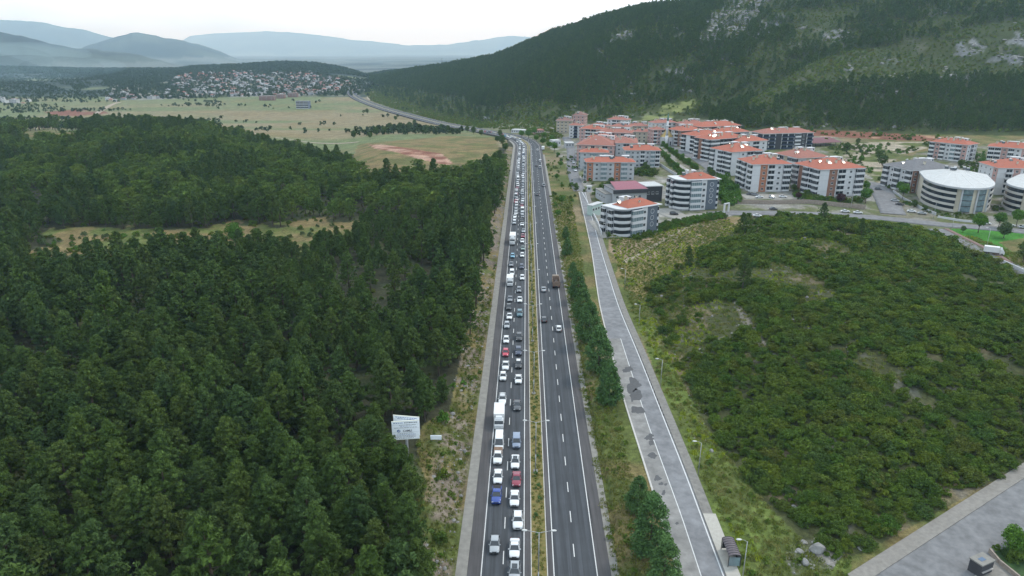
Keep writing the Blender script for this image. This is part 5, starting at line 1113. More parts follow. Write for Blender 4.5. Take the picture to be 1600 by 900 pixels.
# far block on the plain, and the brick shells at the village edge
flats((463, 170), (482, 170), 18, 4, mat('blue_grey_shell', (.16, .20, .30), var=.1, scale=.3), M_tileg, 'lone blue-grey concrete block standing on the brown plain', 'bbb', 'ww', 'ww', 3.3, clutter=0, dorm=False, rise=.4, cat='building')
for i, (xl, xr, yy_, lb) in enumerate(((405, 428, 157, 'left, longest'), (432, 444, 154, 'middle'), (450, 464, 152, 'right'))):
    flats((xl, yy_), (xr, yy_), 14, 3, mat('bare_brick', (.22, .13, .11), var=.2, scale=.3), mat('bare_slab', (.3, .25, .24)), '%s of the three bare brick building shells at the edge of the far village' % lb, 'www', '', '', 3.0, clutter=0, dorm=False, rise=.3, cat='building', over=.2)
# ---- far village: one object per house
def house_mesh(w, d, h, wm, rm, flatroof=False):
    b = MB(); b.box(-w / 2, w / 2, -d / 2, d / 2, -3, h, 0)
    for x in np.arange(-w / 2 + 1.6, w / 2 - .8, 2.6):
        for z in np.arange(1, h - 1.5, 2.9): b.box(x - .55, x + .55, -d / 2 - .05, -d / 2 + .03, z, z + 1.3, 2)
    if flatroof: b.box(-w / 2 - .2, w / 2 + .2, -d / 2 - .2, d / 2 + .2, h + .003, h + .4, 1); b.box(-1.5, 1.5, -1.5, 1.5, h + .4, h + 2.6, 0)
    else:
        hw = min(w, d) / 2; x0, x1, y0, y1 = -w / 2 - .5, w / 2 + .5, -d / 2 - .5, d / 2 + .5; zz = h + .003; r = w / 2 - hw * .9
        b.add([(x0, y0, zz), (x1, y0, zz), (x1, y1, zz), (x0, y1, zz), (-r, 0, zz + 2.6), (r, 0, zz + 2.6)], [(0, 1, 5, 4), (1, 2, 5), (2, 3, 4, 5), (3, 0, 4)], 1)
    return b.mesh('village_house', [wm, rm, M_gl])
VW = [(10, 9, 6.5, M_w, FAD, 0), (12, 10, 7.5, M_w, ORG, 0), (9, 8, 3.8, M_cr, FAD, 0), (14, 10, 9, M_gw, M_conc, 1), (11, 9, 6.5, M_pk, FAD, 0), (10, 10, 9, M_w, M_wroof, 1), (12, 9, 6.3, M_gw, BRN, 0)]
VM = [(house_mesh(*v), v) for v in VW]
VL = {0: 'white red-roofed village house', 1: 'white village house with orange roof', 2: 'low cream red-roofed village house', 3: 'grey flat-roofed village block', 4: 'pink village house with red roof', 5: 'white flat-roofed village block', 6: 'grey village house with brown roof'}
def where_(px_, py_):
    c_ = 'at the left end of the far village' if px_ < 330 else 'in the middle of the far village' if px_ < 470 else 'at the right end of the far village'
    return c_ + (', lower rows' if py_ > 136 else ', upper rows')
P_V1 = [(345, 151), (300, 148), (275, 138), (262, 126), (290, 117), (345, 112), (420, 112), (480, 113), (520, 122), (548, 126), (548, 140), (500, 148), (400, 151)]
x, y, z, px, py = place(-2100, -150, 1500, 2900, 21, lambda x, y, z, px, py, a: (inside(P_V1, px, py) | (inside([(215, 153), (240, 143), (300, 140), (345, 138), (345, 152), (240, 156)], px, py) & (g2.uniform(size=len(x)) < .35)) | (inside([(165, 158), (172, 142), (200, 140), (215, 152), (200, 160)], px, py)) | (inside([(215, 152), (250, 142), (345, 138), (345, 152), (240, 156)], px, py) & (g2.uniform(size=len(x)) < .5)) | (inside([(0, 155), (0, 162), (50, 163), (55, 156)], px, py))) & road_free(x, y, 22), g2)
o_ = np.argsort(y); o_ = o_[np.linspace(0, len(o_) - 1, min(len(o_), 470)).astype(int)]; print('village', len(x))
for n_, i in enumerate(o_[:300] if len(o_) > 300 else o_):
    red = px[i] > 430 and g2.uniform() < .28; t = int(g2.choice([0, 1, 4])) if red else int(g2.choice([0, 2, 3, 3, 5, 5, 6, 3])); h = link('village_house', VM[t][0], None, (x[i], y[i], z[i]), g2.uniform(-.5, .5)); s_ = g2.uniform(.55, 1.0); h.scale = (s_ * 1.1, s_ * 1.1, s_ * .72)
    w_ = where_(px[i], py[i]); tag(h, VL[t] + ' ' + w_, 'house', VL[t] + 's ' + w_)
rest_ = o_[300:]
if len(rest_): scatter('far_houses', np.c_[x, y, z][rest_] - np.array([0, 0, 1.5]), g2.uniform(.62, .95, len(rest_)), g2.uniform(-.5, .5, len(rest_)), g2.integers(0, 7, len(rest_)), [m_[0] for m_ in VM], 'mass of small pale houses filling the back of the far village', 'houses')
# radio mast on the toe of the hill
p = at(691, 108); o = empty('radio_mast', p); tag(o, 'thin lattice radio mast on the low end of the hill skyline', 'mast')
m = MB()
for sx, sy_ in ((-1, -1), (1, -1), (1, 1), (-1, 1)): m.tube((sx * 1.6, sy_ * 1.6, -2), (sx * .3, sy_ * .3, 30), .22, .12, 5)
link('lattice_leg', m.mesh('lattice_leg', M_dk), o); m = MB(); m.tube((0, 0, 30), (0, 0, 36), .15, .1, 5); m.box(-.6, .6, -.6, .6, 24, 26); link('antenna', m.mesh('antenna', M_fr), o)
# ---------------------------------------------------------------- vehicles
M_car = mat('car_paint', (1, 1, 1), rough=.28, spec=.5, coat=.6, obj_color=True)
M_cgl = mat('car_glass', (.015, .02, .026), rough=.08, spec=.7); M_tyre = mat('tyre', (.02, .02, .02), rough=.9); M_rim = mat('wheel_rim', (.4, .4, .42), rough=.35, metal=.8)
M_lampw = mat('headlamp_glass', (.75, .78, .8), rough=.1, spec=.6); M_lampr = mat('tail_lamp', (.35, .01, .01), rough=.2); M_plast = mat('black_plastic', (.03, .03, .032), rough=.6); M_plate = mat('number_plate', (.7, .7, .7)); M_load = mat('brown_cargo', (.2, .13, .09), var=.4, scale=3); M_box = mat('cargo_box_white', (.60, .60, .60), rough=.5, var=.05, scale=.8)
def loft(secs, m=0, mb=None, n=6):
    """secs: (y, half width, z bottom, z top, shoulder inset) along the vehicle; front is -y"""
    b = mb or MB(); rings = []
    for (y, w, z0, z1, s) in secs:
        h = z1 - z0; rings.append([(-w + s * .5, y, z0), (-w, y, z0 + h * .3), (-w + s * .12, y, z0 + h * .72), (-w + s * .55, y, z0 + h * .94), (-w + s * 1.3, y, z1), (0, y, z1 + .012), (w - s * 1.3, y, z1), (w - s * .55, y, z0 + h * .94), (w - s * .12, y, z0 + h * .72), (w, y, z0 + h * .3), (w - s * .5, y, z0)])
    k = 11; vs = [v for r in rings for v in r]; fs = []
    for i in range(len(rings) - 1):
        for j in range(k): fs.append((i * k + j, i * k + (j + 1) % k, (i + 1) * k + (j + 1) % k, (i + 1) * k + j))
    fs.append(tuple(range(k))[::-1]); fs.append(tuple((len(rings) - 1) * k + j for j in range(k))); b.add(vs, fs, m); return b
def fixn(me, sm=True):
    bm = bmesh.new(); bm.from_mesh(me); bmesh.ops.recalc_face_normals(bm, faces=bm.faces); bm.to_mesh(me); bm.free()
    for p in me.polygons: p.use_smooth = sm
    me.update(); return me
def quadstrip(b, P, m=0): b.add(P, [(0, 1, 2, 3)], m)
def car_parts(kind):
    """list of (name, mesh, location, uses body colour)"""
    L, W, bh, rh = dict(sedan=(4.5, .9, .92, 1.44), hatch=(4.05, .87, .96, 1.5), suv=(4.45, .93, 1.08, 1.66), van=(4.5, .9, 1.1, 1.82), minibus=(5.4, .99, 1.2, 2.3), pickup=(5.1, .93, 1.08, 1.76))[kind]
    h = L / 2; out = []
    body = loft([(-h, W * .72, .38, bh * .66, .06), (-h + .12, W * .9, .28, bh * .78, .08), (-h + .6, W, .22, bh * .9, .1), (-h + 1.25, W, .2, bh, .1), (0, W, .2, bh + .02, .09), (h - .9, W, .22, bh + .02, .1), (h - .25, W * .95, .3, bh * .98, .1), (h, W * .84, .4, bh * .88, .08)])
    # cabin: (front screen foot, roof front, roof back, rear screen foot)
    y0, y1, y2, y3 = dict(sedan=(-h + 1.2, -h + 2.0, h - 1.55, h - .75), hatch=(-h + 1.1, -h + 1.8, h - .75, h - .18), suv=(-h + 1.25, -h + 1.9, h - .7, h - .15), van=(-h + .95, -h + 1.6, h - .25, h - .06), minibus=(-h + .6, -h + 1.35, h - .2, h - .05), pickup=(-h + 1.25, -h + 1.9, -h + 3.0, -h + 3.35))[kind]
    cw, rw = W * .93, W * .74 if kind not in ('van', 'minibus') else W * .84; zb = bh - .02
    roofp = loft([(y1 - .02, rw * .96, rh - .09, rh - .04, .05), (y1 + .25, rw, rh - .1, rh, .08), ((y1 + y2) / 2, rw, rh - .1, rh + .02, .08), (y2 - .2, rw, rh - .1, rh - .01, .08), (y2 + .02, rw * .96, rh - .1, rh - .05, .05)], mb=body)
    for s in (-1, 1):                    # pillars
        for (ya, yb, wa) in ((y0, y1, .05), (y3, y2, .06), ((y0 + y3) / 2 - .03, (y1 + y2) / 2 - .03, .05)): body.tube((s * cw * .97, ya, zb), (s * rw * .97, yb, rh - .07), wa, wa * .9, 4)
    out.append(('body', fixn(body.mesh('car_body', M_car)), (0, 0, 0), True))
    g = MB(); gi = .985
    A = [(-cw * gi, y0 + .02, zb), (cw * gi, y0 + .02, zb), (rw * gi, y1 + .02, rh - .06), (-rw * gi, y1 + .02, rh - .06)]; Bk = [(cw * gi, y3 - .02, zb), (-cw * gi, y3 - .02, zb), (-rw * gi, y2 - .02, rh - .06), (rw * gi, y2 - .02, rh - .06)]
    quadstrip(g, A); out.append(('windscreen', g.mesh('windscreen', M_cgl), (0, 0, 0), False)); g = MB(); quadstrip(g, Bk); out.append(('rear_window', g.mesh('rear_window', M_cgl), (0, 0, 0), False))
    for s in (-1, 1):
        g = MB(); q_ = [(s * cw * .99, y0 + .03, zb), (s * cw * .99, y3 - .03, zb), (s * rw * .99, y2 - .03, rh - .06), (s * rw * .99, y1 + .03, rh - .06)]; quadstrip(g, q_ if s > 0 else q_[::-1])
        out.append(('side_window', g.mesh('side_window', M_cgl), (0, 0, 0), False))
        hl = MB(); hl.box(-.17, .17, -.1, .08, -.07, .07, 0, top=(.03, .02)); out.append(('headlight', hl.mesh('headlight', M_lampw), (s * W * .68, -h + .13, bh * .68), False))
        tl = MB(); tl.box(-.12, .12, -.04, .05, -.1, .1, 0); out.append(('tail_light', tl.mesh('tail_light', M_lampr), (s * W * .72, h - .03, bh * .78), False))
        mr = MB(); mr.box(-.11, .11, -.06, .06, -.06, .08, 0); out.append(('mirror', mr.mesh('mirror', M_car, bevel=.02), (s * (W + .06), y0 + .28, zb + .06), True))
    gr = MB(); gr.box(-W * .42, W * .42, -.03, .03, -.1, .1); out.append(('grille', gr.mesh('grille', M_plast), (0, -h + .02, bh * .58), False)); bu = MB(); bu.box(-W * .75, W * .75, -.05, .06, -.1, .1); out.append(('bumper', bu.mesh('bumper', M_plast), (0, -h + .07, .33), False))
    if kind == 'pickup':
        b = MB(); b.box(-W * .8, W * .8, -h + 3.5, h - .15, bh + .03, bh + .06); out.append(('load_bed', b.mesh('load_bed', M_plast), (0, 0, 0), False))
    w_ = MB(); w_.tube((-.11, 0, 0), (.11, 0, 0), .33, .33, 14); w_.tube((-.12, 0, 0), (.12, 0, 0), .19, .19, 10, 1); wm = w_.mesh('wheel', [M_tyre, M_rim])
    for sx in (-1, 1):
        for yy_ in (-h + .85, h - .85): out.append(('wheel', wm, (sx * (W - .10), yy_, .33), False))
    return out
CARS = {k: car_parts(k) for k in ('sedan', 'hatch', 'suv', 'van', 'minibus', 'pickup')}
def extra_box(kind):
    if kind == 'boxtruck':
        out = []; b = loft([(-3.6, .95, .45, 1.35, .05), (-3.45, 1.05, .4, 1.5, .06), (-3.0, 1.08, .4, 2.25, .1), (-2.6, 1.08, .4, 2.45, .1), (-1.95, 1.08, .4, 2.45, .1)]); out.append(('cab', fixn(b.mesh('cab', M_car), False), (0, 0, 0), True))
        b = MB(); b.box(-1.2, 1.2, -1.8, 3.6, .95, 3.25); out.append(('cargo_box', b.mesh('cargo_box', M_box, bevel=.05), (0, 0, 0), False)); b = MB(); b.box(-.5, .5, -1.9, 3.5, .5, .94); out.append(('chassis', b.mesh('chassis', M_plast), (0, 0, 0), False))
        b = MB(); quadstrip(b, [(-.98, -3.42, 1.52), (.98, -3.42, 1.52), (.95, -3.03, 2.2), (-.95, -3.03, 2.2)]); out.append(('windscreen', b.mesh('windscreen', M_cgl), (0, -.02, .02), False)); b = MB(); b.box(-.9, .9, -1.95, -1.1, 2.46, 3.2, 0, top=(.05, .25)); 
        b = MB(); b.box(-.8, .8, -2.9, -1.9, 2.46, 3.05, 0, top=(.12, .3)); out.append(('wind_deflector', b.mesh('wind_deflector', M_car), (0, 0, 0), True))
        for s in (-1, 1): b = MB(); b.box(-.18, .18, -.06, .06, -.1, .1); out.append(('headlight', b.mesh('headlight', M_lampw), (s * .72, -3.58, .9), False))
        w_ = MB(); w_.tube((-.14, 0, 0), (.14, 0, 0), .42, .42, 14); w_.tube((-.15, 0, 0), (.15, 0, 0), .22, .22, 10, 1); wm = w_.mesh('wheel', [M_tyre, M_rim])
        for s in (-1, 1):
            for y_ in (-2.8, 2.2): out.append(('wheel', wm, (s * .98, y_, .42), False))
        return out
    if kind == 'flatbed':
        out = [p for p in CARS['pickup'] if p[0] not in ('load_bed',)]; b = MB(); b.box(-.9, .9, -.2, 2.3, 1.1, 1.45); out.append(('cargo', b.mesh('cargo', M_load, bevel=.08), (0, 0, 0), False)); return out
    if kind == 'dumptruck':
        out = []; b = MB(); b.box(-1.2, 1.2, -4.1, -2.3, .6, 2.9, 0, top=(.06, .1)); out.append(('cab', b.mesh('cab', mat('cab_paint', (.22, .17, .13), rough=.5), bevel=.08), (0, 0, 0), False))
        b = MB(); b.box(-1.3, 1.3, -2.1, 3.9, 1.1, 1.3); 
        for x0, x1, y0, y1 in ((-1.3, -1.2, -2.1, 3.9), (1.2, 1.3, -2.1, 3.9), (-1.2, 1.2, -2.1, -2.0), (-1.2, 1.2, 3.8, 3.9)): b.box(x0, x1, y0, y1, 1.301, 2.7)
        out.append(('tipper_body', b.mesh('tipper_body', mat('dusty_brown_paint', (.24, .17, .13), rough=.7, var=.2, scale=1)), (0, 0, 0), False)); b = MB(); b.box(-.9, .9, -1.4, 3.2, 1.3, 2.2, 0, top=(.4, .9)); out.append(('load', b.mesh('load', mat('dark_load', (.06, .045, .04), var=.5, scale=3), bevel=.2), (0, 0, 0), False))
        b = MB(); b.box(-.5, .5, -4, 3.6, .6, 1.09); out.append(('chassis', b.mesh('chassis', M_plast), (0, 0, 0), False)); b = MB(); b.box(-1.05, 1.05, -4.13, -4.08, 1.8, 2.6); out.append(('windscreen', b.mesh('windscreen', M_cgl), (0, 0, 0), False))
        w_ = MB(); w_.tube((-.16, 0, 0), (.16, 0, 0), .5, .5, 14); wm = w_.mesh('wheel', [M_tyre])
        for s in (-1, 1):
            for y_ in (-3.2, 1.6, 2.8): out.append(('wheel', wm, (s * 1.05, y_, .5), False))
        for s in (-1, 1): b = MB(); b.box(-.12, .12, -.04, .04, -.08, .08); out.append(('tail_light', b.mesh('tail_light', M_lampr), (s * .95, 3.93, .95), False))
        return out
for k in ('boxtruck', 'flatbed', 'dumptruck'): CARS[k] = extra_box(k)
PAINT = dict(white=(.60, .61, .62), silver=(.30, .32, .34), grey=(.16, .17, .19), dark=(.045, .048, .055), black=(.018, .018, .02), blue=(.012, .045, .24), teal=(.05, .12, .15), navy=(.025, .035, .07), red=(.42, .02, .05), maroon=(.20, .012, .035), lightblue=(.17, .21, .29), sky=(.12, .30, .42), green=(.16, .22, .2))
KN = dict(sedan='car', hatch='car', suv='car', van='van', minibus='van', pickup='pickup_truck', boxtruck='box_truck', flatbed='pickup_truck', dumptruck='dump_truck'); KC = dict(sedan='car', hatch='car', suv='car', van='van', minibus='van', pickup='pickup', boxtruck='truck', flatbed='pickup', dumptruck='truck')
def vehicle(kind, col, x, y, z, rz, label, group=None, sc_=1.0):
    e = empty(KN[kind], (x, y, z), rz); e.scale = (sc_,) * 3; tag(e, label, KC[kind], group); c_ = (*PAINT[col], 1)
    for nm, me, loc, paint in CARS[kind]:
        o = link(nm, me, e, loc)
        if paint: o.color = c_
    return e
RZH = -math.atan(HA)                      # traffic heading along the straight; cars face the camera (-y)
def lane_car(kind, col, px_, py_, label, group=None, away=False, z=.02):
    x_, y_ = flat(px_, py_, .75); return vehicle(kind, col, x_, y_, z, RZH + (math.pi if away else 0) + random.uniform(-.015, .015), label, group)
QG = 'vehicles queueing in the left carriageway'
LANE = [('suv', 'silver', 804, 893, 'grey-blue car with sunroof cut by the bottom edge of the view'), ('sedan', 'white', 804, 855, 'white sedan in the right queue lane beside the small silver hatchback'), ('hatch', 'silver', 773, 849, 'small silver hatchback, last in the left queue lane'),
 ('suv', 'white', 809, 812, 'white high-roofed car hugging the median line, between two white sedans'), ('sedan', 'white', 804, 777, 'white sedan right behind the maroon car'), ('pickup', 'blue', 776, 772, 'bright blue pickup in the left queue lane'),
 ('sedan', 'maroon', 807, 747, 'maroon car with dark roof in the right queue lane'), ('sedan', 'white', 778, 743, 'white sedan directly ahead of the blue pickup'), ('sedan', 'white', 805, 720, 'white car with dark glass roof ahead of the maroon car'),
 ('flatbed', 'white', 778, 712, 'white pickup carrying brown cargo behind the white van'), ('minibus', 'white', 780, 690, 'white van squeezed between the loaded pickup and the white box truck'), ('van', 'lightblue', 807, 689, 'pale blue van in the right queue lane beside the white van'),
 ('boxtruck', 'white', 780, 656, 'white box truck with tall cargo box, nearest truck of the queue'), ('sedan', 'dark', 808, 632, 'dark grey sedan beside the nearest white box truck'), ('suv', 'white', 785, 623, 'white car with roof rails just ahead of the nearest box truck'),
 ('sedan', 'white', 810, 591, 'white sedan behind the black car with pale roof'), ('hatch', 'white', 786, 587, 'white hatchback tight behind the white pickup'), ('pickup', 'white', 790, 570, 'white pickup behind the red hatchback'), ('suv', 'black', 810, 568, 'black car with a pale patch on its roof'),
 ('hatch', 'red', 790, 550, 'bright red hatchback in the left queue lane'), ('suv', 'navy', 810, 548, 'navy high-roofed car beside the red hatchback'), ('hatch', 'white', 791, 530, 'white hatchback with dark windscreen ahead of the red hatchback'), ('suv', 'black', 811, 526, 'black high-roofed car right of the white hatchback ahead of the red one'),
 ('hatch', 'silver', 792, 507, 'silver hatchback behind a white saloon, level with the gap in the right lane'), ('suv', 'teal', 812, 489, 'dark teal high-roofed car alone before the gap in the right lane'), ('sedan', 'white', 796, 493, 'white saloon between the silver hatchback and the black hatchback'), ('hatch', 'black', 795, 479, 'black hatchback behind the grey saloon'), ('sedan', 'white', 812, 467, 'white sedan ahead of the dark teal car'),
 ('sedan', 'grey', 797, 466, 'grey saloon behind the white small truck'), ('hatch', 'grey', 811, 452, 'grey hatchback right beside the white small truck'), ('boxtruck', 'white', 797, 441, 'white small truck with ribbed box, second truck of the queue'), ('hatch', 'white', 816, 433, 'white hatchback in the right lane beside the white van ahead of the second truck'), ('van', 'white', 800, 426, 'white van directly ahead of the second truck'),
 ('hatch', 'navy', 815, 416, 'navy hatchback in the right lane beside a grey saloon'), ('sedan', 'grey', 799, 412, 'grey saloon behind the sky-blue car'), ('hatch', 'sky', 801, 399, 'sky-blue car right behind the tall third truck'), ('hatch', 'white', 816, 398, 'white hatchback beside the sky-blue car'), ('sedan', 'green', 817, 387, 'grey-green saloon beside the tall third truck'),
 ('boxtruck', 'white', 801, 377, 'tall white truck with the highest box, third truck of the queue'), ('hatch', 'white', 816, 376, 'white hatchback right beside the tall third truck'), ('hatch', 'maroon', 817, 368, 'dull maroon car beside the front of the tall third truck'), ('sedan', 'silver', 818, 360, 'silver saloon just ahead of the dull maroon car')]
for k, c_, x_, y_, lb in LANE:
    e = lane_car(k, c_, x_, y_, lb, QG)
    if lb.startswith('tall white'): e.scale = (1.1, 1.25, 1.2)
    if lb.startswith('white small'): e.scale = (1, .85, .9)
    if 'roof rails' in lb or 'cut by the bottom' in lb or 'dark glass roof' in lb:
        m = MB()
        if 'rails' in lb: m.box(-.6, -.55, -.6, 1.2, 1.66, 1.74); m.box(.55, .6, -.6, 1.2, 1.66, 1.74); m.box(-.6, .6, 0, .06, 1.7, 1.74); m.box(-.6, .6, .8, .86, 1.7, 1.74); link('roof_rack', m.mesh('roof_rack', M_plast), e)
        else: zt = 1.695 if 'cut' in lb else 1.475; m.box(-.45, .45, -.35, .75, zt - .03, zt, 0); link('sunroof', m.mesh('sunroof', M_cgl), e)
    if 'pale patch' in lb: m = MB(); m.box(-.5, .5, -.4, .9, 1.68, 1.72, 0); link('roof_patch', m.mesh('roof_patch', M_box), e)  # thin pale slab laid on the dark roof as its pale patch
# farther up the queue, packed closer and closer
def pose(s, off):
    i = float(np.interp(s, HS, np.arange(len(HS)))); k = int(min(i, len(HC) - 2)); fr = i - k; p = HC[k] * (1 - fr) + HC[k + 1] * fr; d = HC[k + 1] - HC[k]; n = NR[k]
    return p[0] + n[0] * off, p[1] + n[1] * off, (HZ[k] + lift[k]) * (1 - fr) + (HZ[k + 1] + lift[k + 1]) * fr + .02, math.atan2(d[1], d[0]) - math.pi / 2
rc = random.Random(4); seq = ['white'] * 15 + ['silver'] * 7 + ['grey'] * 4 + ['dark'] * 3 + ['black'] * 2 + ['navy', 'red', 'maroon', 'lightblue', 'sky']
SEG = [(345, 400, 'just beyond the tall third truck, before the roadside cone-shaped trees end'), (400, 480, 'in the packed middle stretch of the queue'), (480, 590, 'in the packed far stretch of the queue before the bend')]
for off, ln in ((-7.65, 'left'), (-4.2, 'right')):
    s = np.interp(flat(800, 352)[1] if ln == 'left' else flat(800, 352)[1], HC[:, 1], HS) + (3 if ln == 'left' else 0)
    while s < 760:
        kd = rc.choice(['sedan', 'hatch', 'hatch', 'suv', 'sedan', 'van', 'suv', 'sedan', 'minibus']); cl = rc.choice(seq)
        if s > 640 and rc.random() < .35: s += 9; continue
        x_, y_, z_, rz = pose(s, off + rc.uniform(-.35, .35)); zone = ('beyond the tall third truck' if s < 420 else 'in the packed middle of the queue' if s < 500 else 'before the bend') if s < 560 else 'on the far bend'
        nm = {'sedan': 'saloon', 'hatch': 'hatchback', 'suv': 'high-roofed car', 'van': 'small van', 'minibus': 'tall van'}[kd]
        vehicle(kd, cl, x_, y_, z_, rz, '%s %s in the %s queue lane, %s' % (cl, nm, ln, zone), '%s %ss, %s lane, %s' % (cl, nm, ln, zone)); s += rc.uniform(6.0, 8.6) if s < 600 else rc.uniform(7, 14)
lane_car('sedan', 'silver', 849.5, 451, 'silver sedan driving away beside the brown dump truck', away=True); lane_car('dumptruck', 'white', 868.5, 443, 'dusty brown dump truck driving away on the right carriageway', away=True)
lane_car('hatch', 'dark', 850, 498, 'dark grey hatchback driving away alone in the inner lane', away=True); lane_car('hatch', 'white', 873, 512, 'white hatchback driving away, nearest car on the right carriageway', away=True)
for kd, cl, x_, y_, lb in (('sedan', 'dark', 839.5, 303, 'dark sedan driving away in the inner lane, below the silver pickup'), ('pickup', 'silver', 849.5, 289, 'silver pickup driving away in the outer lane'), ('sedan', 'dark', 838, 258, 'dark sedan far up the inner lane'), ('van', 'silver', 843.5, 261, 'silver van in the outer lane beside the far dark sedan'), ('van', 'white', 844, 251, 'white van ahead of the far silver van'), ('hatch', 'white', 840, 234, 'white car where the right carriageway starts to bend'), ('boxtruck', 'white', 848.5, 233, 'white truck stopped on the shoulder at the bend')):
    lane_car(kd, cl, x_, y_, lb, away=True)
def parked(kind, col, px_, py_, deg, label, dz=.22):
    p = at(px_, py_); return vehicle(kind, col, p[0], p[1], p[2] + dz, R(deg), label)
for a_ in [('suv', 'black', 1053, 336, 80, 'black car parked below the five-storey rounded block'), ('sedan', 'dark', 1172, 305, 80, 'dark saloon at the left end of the car park'), ('suv', 'grey', 1180, 306, 80, 'grey car second from the left in the car park'), ('sedan', 'white', 1186, 309.5, 100, 'white saloon nearest the wall at the left end of the car park'), ('hatch', 'white', 1206, 309.5, 20, 'small white hatchback in the middle of the car park'), ('sedan', 'white', 1223, 309, 75, 'white saloon at the right end of the car park'),
 ('sedan', 'dark', 1208, 328, 88, 'dark saloon driving along the street below the car park'), ('sedan', 'white', 1320, 332, 80, 'left of the two white saloons on the verge below the stone wall'), ('sedan', 'white', 1340, 334, 80, 'right of the two white saloons on the verge below the stone wall'), ('sedan', 'white', 1183, 339, 85, 'white car half hidden behind the pine at the knoll'), ('sedan', 'silver', 1398, 315, 55, 'silver saloon parked at the kerb of the side road'), ('sedan', 'black', 1406, 321, 55, 'black saloon parked right behind the silver one'),
 ('sedan', 'white', 1424, 332, 60, 'white saloon parked before the round white building, left of the silver one'), ('sedan', 'silver', 1440, 335, 70, 'silver saloon parked before the round white building'), ('hatch', 'dark', 1372, 297, 60, 'dark car beside the big green street tree'), ('sedan', 'white', 1083, 240, 60, 'white saloon parked under the charcoal balcony block'), ('sedan', 'silver', 1091, 243, 60, 'silver saloon parked right of the white one on the avenue'), ('suv', 'dark', 1096, 248, 60, 'dark car farthest right on the avenue'),
 ('hatch', 'dark', 942, 350, 70, 'dark car in the small yard beside the rounded block'), ('sedan', 'white', 899, 268, 5, 'white car parked in the lane left of the glass-bay block'), ('suv', 'silver', 896, 256, 5, 'silver car in the lane farther up beside the blocks'), ('sedan', 'white', 1540, 351, 75, 'white car parked behind the round park tree'), ('sedan', 'white', 1577, 354, 80, 'white car between the two round park trees'), ('sedan', 'silver', 1598, 357, 80, 'silver car at the right edge behind the park trees')]: parked(*a_)
p = at(1552, 398); e = vehicle('boxtruck', 'white', p[0], p[1], p[2] + .25, R(-118) + math.pi / 2 + R(88), 'white box lorry parked on the sloping side street by the lawn')
# ---------------------------------------------------------------- street lamps, signs and the like
M_galv = mat('galvanised_steel', (.42, .42, .42), rough=.45, metal=.4); M_lhead = mat('lamp_housing', (.60, .60, .58), rough=.4)
def tube_path(P, r0, r1, m, name, n=8):
    b = MB(); k = len(P) - 1
    for i in range(k): b.tube(P[i], P[i + 1], r0 + (r1 - r0) * i / k, r0 + (r1 - r0) * (i + 1) / k, n)
    return b.mesh(name, m, True)
pole_m = tube_path([(0, 0, 0), (0, 0, 4), (0, 0, 11.2)], .13, .07, M_galv, 'pole'); basem = MB().box(-.45, .45, -.45, .45, -.2, .25, 0).mesh('base', M_conc, bevel=.03)
arm_m = {s: tube_path([(0, 0, 11.1), (s * .6, 0, 11.28), (s * 1.3, 0, 11.42), (s * 1.95, 0, 11.55)], .05, .04, M_galv, 'arm', 6) for s in (-1, 1)}
hd = loft([(-.42, .10, -.05, .04, .02), (-.2, .16, -.08, .08, .04), (.15, .17, -.08, .1, .05), (.42, .09, -.03, .06, .02)]); head_m = fixn(hd.mesh('lamp_head', M_lhead)); lens_m = MB().box(-.11, .11, -.3, .1, -.11, -.085).mesh('lens', mat('lamp_lens', (.5, .5, .45), rough=.2))
def median_lamp(x, y):
    e = empty('street_lamp', (x, y, .1), RZH); tag(e, 'tall twin-armed street lamp standing in the central reservation', 'street lamp', 'twin-armed lamps along the central reservation')
    link('pole', pole_m, e); link('base', basem, e)
    for s in (-1, 1):
        link('arm', arm_m[s], e); h = link('lamp_head', head_m, e, (s * 2.2, 0, 11.58), s * -math.pi / 2); link('lens', lens_m, h)
    return e
LMP = [53.4, 86.8, 119.6, 153, 185.5, 218.5, 251, 284, 317, 350, 383, 416, 449, 482, 515, 548, 581]
PL = ['nearest the bottom edge', 'beside the white high-roofed car', 'beside the maroon car', 'beside the dark grey sedan', 'level with the red hatchback', 'level with the dark teal car', 'level with the second truck']
for i, y_ in enumerate(LMP):
    e = median_lamp(2.66 + HA * y_ - .25, y_)
    if i < 7: e['label'] = 'tall twin-armed median lamp, lamp number %s from the camera' % ['one', 'two', 'three', 'four', 'five', 'six', 'seven'][i] if 0 else 'tall twin-armed street lamp in the central reservation, ' + PL[i]
# lamps along the service road and the streets
sp_m = tube_path([(0, 0, -.5), (0, 0, 7.2)], .09, .06, M_galv, 'pole', 6); sa_m = tube_path([(0, 0, 7.1), (-.5, 0, 7.45), (-1.1, 0, 7.55)], .04, .035, M_galv, 'arm', 5)
def side_lamp(px_, py_, label, rz=0, s=1.0):
    p = at(px_, py_); e = empty('street_lamp', p, rz); e.scale = (s,) * 3; tag(e, label, 'street lamp'); link('pole', sp_m, e); link('arm', sa_m, e); h = link('lamp_head', head_m, e, (-1.35, 0, 7.58), math.pi / 2); link('lens', lens_m, h)
for a_ in [(1160, 905, 'single-arm street lamp right beside the bus shelter'), (1091, 742, 'single-arm lamp on the green bank, second up the service road from the bus shelter'), (1032, 604, 'single-arm lamp on the bank where the pines start, third up the service road'), (998, 512, 'single-arm lamp beside the knoll slope, fourth up the service road'), (976, 452, 'single-arm lamp below the knoll, fifth up the service road'), (948, 375, 'single-arm lamp at the corner of the nearest rounded block'),
           (1329, 327, 'lamp post in front of the ochre-striped block', 0, 1.25), (1541, 388, 'lamp post on the lawn behind the white lorry', 0, 1.2), (1458, 343, 'lamp post before the round white building', 0, 1.2), (1487, 359, 'lamp post at the corner of the lawn', 0, 1.0)]: side_lamp(*a_)
